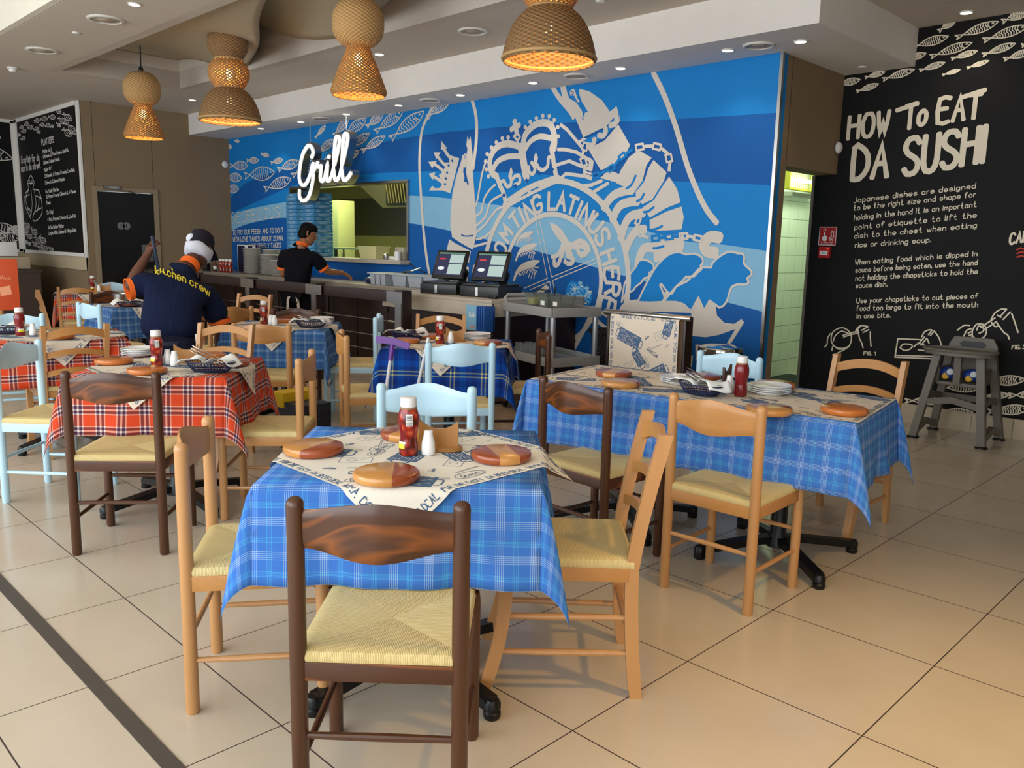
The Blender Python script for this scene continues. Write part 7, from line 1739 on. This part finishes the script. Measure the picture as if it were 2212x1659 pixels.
# ================================================================ wicker pendants
def wicker(name, dark, lightc, gap):
    n = N(name, .7, 0, .2); uvn = n.n('ShaderNodeUVMap'); X, Y, Z = n.sep(uvn.outputs[0])
    u = n.math('MULTIPLY', X, 2*pi*26); v = n.math('MULTIPLY', Y, 2*pi*22)
    w = n.math('MULTIPLY', n.math('SINE', u), n.math('SINE', v)); rib = n.math('POWER', n.math('ABSOLUTE', n.math('SINE', n.math('MULTIPLY', X, pi*26))), 12)
    nz = n.noise(n.co(), 26, 4)
    c = n.mix(n.math('ADD', .45, n.math('MULTIPLY', w, .4)), lin(dark), lin(lightc)); c = n.mix(n.math('MULTIPLY', nz, .5), c, lin(dark)); n.color(c); n.bump(w, .6, .006)
    tr = n.n('ShaderNodeBsdfTransparent'); tl_ = n.n('ShaderNodeBsdfTranslucent'); tl_.inputs[0].default_value = lin((220, 160, 90))
    m1 = n.n('ShaderNodeMixShader'); m1.inputs[0].default_value = .035; n.lk(n.b.outputs[0], m1.inputs[1]); n.lk(tl_.outputs[0], m1.inputs[2])
    m2 = n.n('ShaderNodeMixShader'); hole = n.math('MULTIPLY', n.math('GREATER_THAN', w, gap), n.math('GREATER_THAN', nz, .42)); n.lk(hole, m2.inputs[0]); n.lk(m1.outputs[0], m2.inputs[1]); n.lk(tr.outputs[0], m2.inputs[2])
    n.lk(m2.outputs[0], n.out.inputs[0]); return n.m
M_WA = wicker('wicker_honey', (176, 132, 80), (226, 188, 130), .992); M_WB = wicker('wicker_brown', (112, 84, 54), (176, 142, 98), .80); M_WC = wicker('wicker_open', (156, 112, 62), (214, 168, 108), .55); M_BIND = plain('wicker_binding', (180, 146, 96), .7)
M_BULB = emit('bulb_glow', (255, 196, 110), 60)
def shade(b, prof, n=48):
    L = b.bm.loops.layers.uv.verify(); rows = []
    P = spline([V((r, 0, z)) for r, z in prof], 4); ln = [0]
    for p, q in zip(P, P[1:]): ln.append(ln[-1]+(q-p).length)
    g = [[b.v((p.x*cos(2*pi*i/n), p.x*sin(2*pi*i/n), p.z)) for p in P] for i in range(n)]
    for i in range(n):
        for j in range(len(P)-1):
            f = b.f([g[i][j], g[(i+1) % n][j], g[(i+1) % n][j+1], g[i][j+1]])
            for l, (a, c) in zip(f.loops, ((i, j), (i+1, j), (i+1, j+1), (i, j+1))): l[L].uv = (a/n, ln[c]/ (.6))
def pendant(x, zb, parts, label, top, bulbs):
    t = thing('pendant_lamp', label, 'pendant lamp', (x, 3.93, zb), 0, 'wicker pendant lamps')
    for nm, prof, mat in parts:
        b = B(); shade(b, prof); obj(nm, b, mat, t, smooth=60, solid=.006)
    z = top
    b = B(); b.tube([(0, 0, z), (.004, .002, z+.25), (0, 0, 3.98-zb)], .007, 8); obj('cord', b, M_BLACKP, t); b = B(); b.lathe([(0, z+.05), (.02, z+.045), (.028, z+.02), (.02, z-.005), (.03, z-.02), (0, z-.03)], 14); obj('lamp_holder', b, M_BLACKP, t)
    for zc in bulbs:
        b = B(); b.lathe([(0, -.045), (.022, -.036), (.032, -.01), (.026, .02), (.013, .05), (0, .052)], 14, (0, 0, zc)); obj('bulb', b, M_BULB, t, smooth=60); point('bulb_light', (x, 3.93, zb+zc-.07), 7, (1, .62, .28), .04)
    return t
sph = lambda r, z0, rn0, rn1: [(rn0, z0)]+[(r*sin(a), z0+r*.97-r*cos(a)*.97) for a in [R(28+i*20) for i in range(7)]]+[(rn1, z0+r*1.94)]
def lamp_ball(x, zb, label):
    R_ = .205; zn = .36
    return pendant(x, zb, [('cone_shade', [(.20, .0), (.212, .02), (.214, .04), (.19, .11), (.155, .2), (.115, .29), (.092, .345), (.085, .37)], M_WC), ('ball_shade', [(.085, .37), (.14, .395), (.185, .455), (.197, .54), (.184, .62), (.135, .69), (.06, .722), (.02, .727)], M_WA)], label, .727, (.27,))
def lamp_dome(x, zb, label):
    t = pendant(x, zb, [('dome_shade', [(.278, .0), (.283, .03), (.278, .07), (.25, .16), (.205, .24), (.15, .295), (.12, .31)], M_WB), ('middle_shade', [(.12, .31), (.15, .345), (.185, .41), (.19, .46), (.17, .52), (.13, .565), (.12, .575)], M_WC), ('top_shade', [(.12, .575), (.14, .6), (.178, .67), (.185, .73), (.178, .78), (.165, .795)], M_WB)], label, .80, (.21, .44))
    for z, r in ((.022, .286), (.31, .124), (.575, .125), (.797, .166)):
        b = B(); b.tube([(r*cos(a), r*sin(a), z) for a in [i*2*pi/40 for i in range(41)]], .011, 8, cap=False); obj('binding_ring', b, M_BIND, t, smooth=60)
    return t
lamp_ball(-9.88, 2.535, 'smallest wicker pendant, ball over cone, farthest left'); lamp_dome(-7.80, 2.535, 'three tier wicker pendant, second from the left, over a brown dome')
lamp_ball(-5.66, 2.55, 'ball over cone wicker pendant, third from the left'); lamp_dome(-3.64, 2.535, 'largest wicker dome pendant cut by the top edge')
# ================================================================ people
def skin(name, joints, edges, mats, parent, sub=2, root=None, squash=None):
    """joints: {key: (x,y,z,rx,ry)}; one continuous skinned surface"""
    keys = list(joints); me = bpy.data.meshes.new(name)
    me.from_pydata([joints[k][:3] for k in keys], [(keys.index(a), keys.index(c)) for a, c in edges], []); o = bpy.data.objects.new(name, me); COL.objects.link(o)
    m = o.modifiers.new('skin', 'SKIN'); m.use_smooth_shade = True; m.branch_smoothing = .6
    sv = me.skin_vertices[0].data
    for i, k in enumerate(keys): sv[i].radius = joints[k][3:5]; sv[i].use_root = (k == (root or keys[0]))
    s = o.modifiers.new('sub', 'SUBSURF'); s.levels = sub; s.render_levels = sub
    dg = bpy.context.evaluated_depsgraph_get(); me2 = bpy.data.meshes.new_from_object(o.evaluated_get(dg)); me2.name = name
    bpy.data.objects.remove(o); bpy.data.meshes.remove(me)
    o = bpy.data.objects.new(name, me2); COL.objects.link(o); me2.materials.clear()
    for mt in (mats if isinstance(mats, (list, tuple)) else [mats]): me2.materials.append(mt)
    me2.polygons.foreach_set('use_smooth', [True]*len(me2.polygons))
    if parent: o.parent = parent
    return o
def loft(b, rings):
    rs = [[b.v(p) for p in r] for r in rings]
    for a, c in zip(rs, rs[1:]):
        for i in range(len(a)): b.f([a[i], a[(i+1) % len(a)], c[(i+1) % len(a)], c[i]])
    b.f(rs[0][::-1]); b.f(rs[-1])
def hand_chain(J, E, wrist, d, side, up, curl=.5, s=1.0, pre='h'):
    """palm, four unequal bent fingers and a side thumb added to a skin skeleton"""
    d, side, up = V(d).normalized(), V(side).normalized(), V(up).normalized(); w = V(J[wrist][:3])
    pm = w+d*.045*s; J[pre+'p'] = (*pm, .024*s, .024*s); E.append((wrist, pre+'p'))
    for i, (o_, L) in enumerate(((-.030, .066), (-.010, .076), (.010, .071), (.029, .056))):
        k = w+d*.088*s+side*o_*s; a = pre+'k%d' % i; J[a] = (*k, .0115*s, .0115*s); E.append((pre+'p', a)); p = k; dirv = d
        for q in range(3):
            ang = curl*(.6+.5*q); dirv = (d*cos(ang*(q+1)*.75)-up*sin(ang*(q+1)*.75)).normalized(); p = p+dirv*L*s*(.42, .33, .25)[q]
            n = pre+'f%d%d' % (i, q); J[n] = (*p, (.0092-.0008*q)*s, (.0092-.0008*q)*s); E.append((a, n)); a = n
    t0 = w+d*.035*s-side*.036*s; t1 = t0+(d*.7-side*.55-up*.3*curl).normalized()*.038*s; t2 = t1+(d*.9-side*.1-up*.6*curl).normalized()*.03*s
    for n, p, r, q in ((pre+'t0', t0, .0125, pre+'p'), (pre+'t1', t1, .0105, pre+'t0'), (pre+'t2', t2, .0085, pre+'t1')): J[n] = (*p, r*s, r*s); E.append((q, n))
def head_mesh(b, c, fwd, up, s=1.0):
    """rounded skull with jaw, nose, brow, ears; fwd = where the face points"""
    f, u = V(fwd).normalized(), V(up).normalized(); u = (u-f*u.dot(f)).normalized(); r = f.cross(u); c = V(c); rings = []
    prof = [(-.118, .03, .02, .035), (-.108, .052, .045, .03), (-.085, .060, .068, .022), (-.055, .066, .080, .012), (-.02, .070, .088, .004), (.02, .075, .093, 0), (.055, .076, .095, -.004), (.085, .066, .082, -.006), (.108, .045, .056, -.006), (.120, .018, .022, -.006)]
    for z, a, d, off in prof: rings.append([c+u*z*s+r*(a*cos(t)*s)+f*((d*sin(t)+off)*s) for t in [i*2*pi/20 for i in range(20)]])
    loft(b, rings)
    P = lambda x, y, z: c+r*x*s+f*y*s+u*z*s
    b.tube([P(0, .086, .022), P(0, .099, -.004), P(0, .112, -.028), P(0, .094, -.038)], .01, 8, rr=[.008*s, .011*s, .016*s, .012*s])
    for sx in (-1, 1):
        b.tube([P(sx*.012, .088, .03), P(sx*.035, .088, .033), P(sx*.055, .07, .026)], .007*s, 6)
        b.tube([P(sx*.072, -.012, .028), P(sx*.088, -.02, .022), P(sx*.089, -.014, -.006), P(sx*.074, -.004, -.03)], .01*s, 8)
    b.tube([P(-.024, .082, -.064), P(0, .091, -.062), P(.024, .082, -.064)], .008*s, 6, rr=[.004*s, .009*s, .004*s]); b.tube([P(-.02, .081, -.073), P(0, .09, -.075), P(.02, .081, -.073)], .008*s, 6, rr=[.004*s, .009*s, .004*s])
    b.lathe([(0, .02*s), (.02*s, 0), (0, -.02*s)], 8, P(0, .07, -.1))
    return r, f, u, P
def skinmat(name, c):
    n = N(name, .5, 0, .4); n.b.inputs['Subsurface Weight'].default_value = .08; f = n.noise(n.co(), 16, 4); c = lin(c); n.color(n.mix(f, tuple(v*.86 for v in c[:3])+(1,), tuple(min(1, v*1.12) for v in c[:3])+(1,))); return n.m
def fabric(name, c):
    n = N(name, .9, 0, .15); f = n.noise(n.co(), 8, 5); c = lin(c); n.color(n.mix(f, tuple(v*.8 for v in c[:3])+(1,), tuple(v*1.2 for v in c[:3])+(1,))); n.bump(n.noise(n.map(n.co(), (1, 1, .35)), 11, 2, .6), .7, .022); return n.m
M_SK1 = skinmat('deep_brown_skin', (92, 56, 40)); M_SK2 = skinmat('tan_skin', (150, 98, 66)); M_SH1 = fabric('navy_polo', (17, 26, 52)); M_SH2 = fabric('black_polo', (11, 13, 20)); M_OR = plain('orange_trim', (236, 104, 22), .8); M_TR = fabric('navy_trousers', (20, 24, 40)); M_HAIR = plain('black_hair', (6, 5, 5), .7, 0, .15)
def eyes(P, parent, s=1.0):
    for sx in (-1, 1):
        b = B(); b.lathe([(0, -.011), (.008, -.008), (.0112, 0), (.008, .008), (0, .011)], 12, P(sx*.031, .079, .008)); e = obj('eye', b, plain('eye_white', (216, 210, 200), .2), parent, smooth=60)
        b = B(); b.lathe([(0, -.005), (.005, 0), (0, .005)], 10, P(sx*.031, .0885, .008)); obj('iris', b, M_HAIR, e, smooth=60)
def band(b, c, n, r, w, t=.004, sq=1.0, ax=None):
    """ring of cloth round centre c, axis n"""
    n = V(n).normalized(); a = V(ax) if ax else n.orthogonal(); a = (a-n*a.dot(n)).normalized(); d = n.cross(a); N_ = 28; rings = []
    for rr, h in ((r, -w/2), (r+t, -w/2), (r+t, w/2), (r, w/2)): rings.append([b.v(V(c)+n*h+(a*cos(i*2*pi/N_)+d*sin(i*2*pi/N_)*sq)*rr) for i in range(N_)])
    for k in range(4):
        p, q = rings[k], rings[(k+1) % 4]
        for i in range(N_): b.f([p[i], p[(i+1) % N_], q[(i+1) % N_], q[i]])
# ---- waiter in a navy polo, bent forward over the table, mop handle in the left hand
W_ = thing('person', 'person in navy kitchen polo and dark cap bending over, hand raised on mop', 'person', (-5.83, 2.50, 0), R(67))
J = dict(pel=(-.07, -.02, .68, .15, .11), hl=(-.17, -.02, .62, .10, .10), hr=(.05, -.02, .62, .10, .10), kl=(-.22, .09, .36, .062, .066), kr=(.10, .10, .36, .062, .066), al=(-.23, .0, .07, .04, .043), ar=(.11, .0, .07, .04, .043), tl=(-.24, .16, .035, .038, .026), tr=(.12, .16, .035, .038, .026),
         sp=(-.06, .05, .86, .16, .12), ch=(-.01, .16, 1.05, .17, .13), nk0=(.05, .26, 1.19, .085, .075), nk=(.10, .34, 1.25, .055, .058), hd=(.135, .40, 1.30, .06, .06),
         sl=(-.20, .20, 1.13, .075, .07), el=(-.335, .16, 1.07, .048, .048), wl=(-.19, .25, 1.30, .03, .032), sr=(.20, .24, 1.04, .078, .072), er=(.285, .30, .80, .05, .05), wr=(.275, .40, .60, .031, .033))
E_ = [('pel', 'hl'), ('pel', 'hr'), ('hl', 'kl'), ('hr', 'kr'), ('kl', 'al'), ('kr', 'ar'), ('al', 'tl'), ('ar', 'tr'), ('pel', 'sp'), ('sp', 'ch'), ('ch', 'nk0'), ('nk0', 'nk'), ('nk', 'hd'), ('ch', 'sl'), ('sl', 'el'), ('el', 'wl'), ('ch', 'sr'), ('sr', 'er'), ('er', 'wr')]
hand_chain(J, E_, 'wl', (.45, .1, .9), (.55, -.75, -.2), (-.7, -.6, .3), 1.0, 1.0, 'a'); hand_chain(J, E_, 'wr', (-.1, .35, -.9), (.9, .3, 0), (.1, -.8, -.3), .35, 1.0, 'b')
body = skin('body', J, E_, M_SK1, W_, 2, 'pel')
b = B(); r_, f_, u_, P = head_mesh(b, (.165, .44, 1.335), (.45, .72, -.55), (.2, .35, .85)); hd = obj('head', b, M_SK1, body, smooth=60); eyes(P, hd)
hb = bmesh.new(); hb.from_mesh(body.data); hb2 = bmesh.new(); hb2.from_mesh(hd.data); hb2.to_mesh(hd.data); hb.free(); hb2.free()
Jt = {k: J[k] for k in ('pel', 'hl', 'hr', 'kl', 'kr', 'al', 'ar')}
Jt = {k: (*v[:3], v[3]+.022, v[4]+.022) for k, v in Jt.items()}; Jt['wst'] = (-.065, .01, .78, .175, .135)
tr = skin('trousers', Jt, [('pel', 'hl'), ('pel', 'hr'), ('hl', 'kl'), ('hr', 'kr'), ('kl', 'al'), ('kr', 'ar'), ('pel', 'wst')], M_TR, W_, 2, 'pel')
Js = dict(hem=(-.065, -.02, .67, .255, .20), sp=(-.055, .05, .87, .25, .195), ch=(-.01, .155, 1.05, .225, .18), nk0=(.045, .25, 1.175, .105, .09), nk=(.07, .285, 1.205, .07, .07), sl=(-.20, .195, 1.115, .105, .10), el=(-.325, .155, 1.055, .09, .095), sr=(.20, .235, 1.02, .108, .105), er=(.283, .29, .80, .10, .10))
sh = skin('polo_shirt', Js, [('hem', 'sp'), ('sp', 'ch'), ('ch', 'nk0'), ('nk0', 'nk'), ('ch', 'sl'), ('sl', 'el'), ('ch', 'sr'), ('sr', 'er')], M_SH1, W_, 2, 'hem')
b = B(); band(b, (.085, .305, 1.222), (.45, .65, .6), .070, .05, .010, .95); obj('collar', b, M_OR, sh, smooth=50)
b = B(); band(b, (-.318, .157, 1.057), (-.92, -.3, -.15), .072, .034, .006, 1.0); obj('sleeve_cuff', b, M_OR, sh, smooth=50)
b = B(); band(b, (.281, .289, .812), (.1, .05, -.98), .078, .036, .006, 1.0); obj('sleeve_cuff', b, M_OR, sh, smooth=50)
b = B(); band(b, (-.062, -.012, .70), (0, -.05, 1), .15, .03, .006, .75, (1, 0, 0)); obj('waistband', b, plain('waistband_dark', (30, 34, 56), .8), tr, smooth=50)
b = B(); b.tube([(.115, -.13, .76), (.12, -.15, .68), (.125, -.15, .6)], .01, sq=(.035, .004)); obj('apron_tie', b, M_LBL, tr)
from mathutils.bvhtree import BVHTree
def on_mesh(o, fn_from, direction):
    bv = BVHTree.FromPolygons([v.co for v in o.data.vertices], [tuple(p.vertices) for p in o.data.polygons])
    def pos(u, v, lay):
        p = fn_from(u, v); h = bv.ray_cast(p, V(direction))
        return (h[0]+h[1]*.004) if h[0] is not None else p+V(direction)*.3
    return pos
bx = V((.10, .0, -.055)).normalized(); bu = V((.05, .45, .9)).normalized()
fl = Flat(on_mesh(sh, lambda u, v: V((.01+u*.96, -.35, 1.105-.36*u-.9*u*u*(1 if u > 0 else -.2)+v)), (0, 1, .05)))
for wd, x0, x1 in (('kitchen', -.155, .045), ('crew', .075, .21)):
    st, Wd = strokes(wd)
    for q in st:
        q = soften(q); D = []
        for (a, c), (a2, c2) in zip(q, q[1:]): D += [(x0+(x1-x0)*(a+(a2-a)*t)/Wd, (c+(c2-c)*t)*.05) for t in (0, .5)]
        D.append((x0+(x1-x0)*q[-1][0]/Wd, q[-1][1]*.05)); fl.rib(D, .0085, 0, 0)
obj('back_lettering', fl, plain('lettering_yellow', (222, 200, 50), .8), sh, smooth=0)
# cap with white band over a hair net
cc = V((.165, .44, 1.335)); b = B(); rings = []
for z, a, d in ((-.025, .091, .112), (.0, .093, .115), (.03, .092, .113), (.07, .088, .107), (.1, .078, .094), (.118, .06, .07), (.125, .012, .015)): rings.append([cc+u_*(z+.03)+r_*(a*cos(t))+f_*(d*sin(t)-.004) for t in [i*2*pi/24 for i in range(24)]])
loft(b, rings); b.tube([cc+u_*.04+f_*.08, cc+u_*.03+f_*.13, cc+u_*.01+f_*.17], .06, sq=(.13, .01)); cap = obj('cap', b, fabric('cap_dark', (36, 34, 44)), hd, smooth=55)
b = B(); rings = []
for z, a, d, k in ((-.075, .081, .100, 0), (-.06, .09, .112, 1), (-.03, .096, .118, 0), (-.005, .0985, .1205, 1), (.0, .094, .114, 0)): rings.append([cc+u_*(z+.012+.006*sin(t*5))+r_*(a*cos(t))+f_*(d*sin(t)-.006) for t in [i*2*pi/36 for i in range(36)]])
loft(b, rings); obj('hair_net', b, plain('net_white', (206, 208, 220), .9), hd, smooth=60)
b = B(); b.lathe([(.034, 0), (.028, .008), (.016, .014), (0, .016)], 18, M=Matrix.Translation(cc+u_*.048-f_*.106-r_*.035) @ (-f_-r_*.25).to_track_quat('Z', 'Y').to_matrix().to_4x4()); obj('cap_opening', b, plain('net_white', (206, 208, 220), .9), cap, smooth=60)
# mop he holds
wl = W_.matrix_basis; Mw = Matrix.Translation(W_.location) @ Matrix.Rotation(R(67), 4, 'Z'); hp = Mw @ V((-.148, .235, 1.385)); lo = Mw @ V((.02, .5, .06))
b = B(); b.tube([lo, lo.lerp(hp, .5), hp+(hp-lo).normalized()*.05], .0125, 10); t = thing('mop', 'dark blue handled mop held in the raised hand of the capped waiter', 'mop', (lo.x, lo.y, 0)); inpar(obj('handle', b, plain('mop_handle', (40, 52, 76), .4)), t)
b = B(); b.lathe([(0, .09), (.03, .085), (.06, .05), (.11, .004), (0, .002)], 18, (lo.x, lo.y, 0)); inpar(obj('mop_head', b, plain('mop_strings', (196, 192, 180), .95), None), t)
# ---- cook behind the railing
C_ = thing('person', 'person with short black hair in a black polo with orange collar reaching over the counter', 'person', (-8.62, 5.12, 0), R(35))
J = dict(pel=(-.02, 0, .88, .15, .11), hl=(-.11, 0, .82, .095, .1), hr=(.08, 0, .82, .095, .1), kl=(-.12, .02, .47, .06, .065), kr=(.09, .02, .47, .06, .065), al=(-.12, -.02, .08, .04, .042), ar=(.09, -.02, .08, .04, .042), tl=(-.13, .13, .035, .038, .026), tr=(.10, .13, .035, .038, .026),
         sp=(-.02, .02, 1.02, .15, .11), ch=(-.015, .05, 1.20, .16, .12), nk0=(.0, .08, 1.345, .07, .065), nk=(.03, .10, 1.41, .055, .055), hd=(.045, .12, 1.46, .055, .055),
         sl=(-.19, .06, 1.28, .07, .065), el=(-.24, .10, 1.02, .046, .046), wl=(-.16, .30, .985, .03, .03), sr=(.17, .08, 1.26, .07, .065), er=(.29, .16, 1.07, .046, .046), wr=(.41, .34, 1.06, .03, .03))
E_ = [('pel', 'hl'), ('pel', 'hr'), ('hl', 'kl'), ('hr', 'kr'), ('kl', 'al'), ('kr', 'ar'), ('al', 'tl'), ('ar', 'tr'), ('pel', 'sp'), ('sp', 'ch'), ('ch', 'nk0'), ('nk0', 'nk'), ('nk', 'hd'), ('ch', 'sl'), ('sl', 'el'), ('el', 'wl'), ('ch', 'sr'), ('sr', 'er'), ('er', 'wr')]
hand_chain(J, E_, 'wr', (.6, .65, -.45), (.7, -.65, 0), (-.1, .1, 1), .6, 1.0, 'a'); hand_chain(J, E_, 'wl', (.2, .95, -.1), (.95, -.2, 0), (0, .1, 1), .5, 1.0, 'b')
body = skin('body', J, E_, M_SK2, C_, 2, 'pel')
hc = V((.06, .15, 1.505)); b = B(); r_, f_, u_, P = head_mesh(b, hc, (.82, .48, -.32), (.15, .12, .95)); hd = obj('head', b, M_SK2, body, smooth=60); eyes(P, hd)
b = B(); rings = []
for z, a, d, o_ in ((-.07, .055, .05, -.05), (-.045, .074, .072, -.034), (-.01, .079, .085, -.024), (.03, .081, .092, -.014), (.065, .082, .102, -.003), (.095, .074, .092, -.002), (.120, .052, .066, -.004), (.134, .018, .022, -.004)): rings.append([hc+u_*z+r_*(a*cos(t))+f_*(d*sin(t)+o_) for t in [i*2*pi/24 for i in range(24)]])
loft(b, rings); obj('hair', b, M_HAIR, hd, smooth=60)
Jt = {k: (*J[k][:3], J[k][3]+.02, J[k][4]+.02) for k in ('pel', 'hl', 'hr', 'kl', 'kr', 'al', 'ar')}
tr = skin('trousers', Jt, [('pel', 'hl'), ('pel', 'hr'), ('hl', 'kl'), ('hr', 'kr'), ('kl', 'al'), ('kr', 'ar')], fabric('black_apron', (13, 14, 18)), C_, 2, 'pel')
Js = dict(hem=(-.02, .0, .84, .185, .145), sp=(-.02, .02, 1.02, .185, .145), ch=(-.015, .05, 1.20, .19, .15), nk0=(.0, .08, 1.335, .095, .085), nk=(.015, .09, 1.37, .07, .07), sl=(-.19, .06, 1.265, .10, .095), el=(-.232, .085, 1.09, .075, .078), sr=(.17, .08, 1.245, .10, .095), er=(.265, .14, 1.10, .075, .078))
sh = skin('polo_shirt', Js, [('hem', 'sp'), ('sp', 'ch'), ('ch', 'nk0'), ('nk0', 'nk'), ('ch', 'sl'), ('sl', 'el'), ('ch', 'sr'), ('sr', 'er')], M_SH2, C_, 2, 'hem')
b = B(); band(b, (.018, .093, 1.385), (.18, .15, .97), .062, .042, .010, .95); obj('collar', b, M_OR, sh, smooth=50)
b = B(); band(b, (-.231, .086, 1.10), (-.12, .1, -1), .060, .03, .006, 1.0); obj('sleeve_cuff', b, M_OR, sh, smooth=50)
b = B(); band(b, (.258, .136, 1.107), (.5, .32, -.8), .060, .03, .006, 1.0); obj('sleeve_cuff', b, M_OR, sh, smooth=50)
for x, l in ((-.06, .42), (.06, .3)):
    b = B(); b.tube([(x*.5, -.15, .84), (x, -.165, .75), (x*1.3, -.16, .84-l)], .01, sq=(.03, .004)); obj('apron_tie', b, plain('apron_tie_pale', (196, 182, 166), .9), tr)
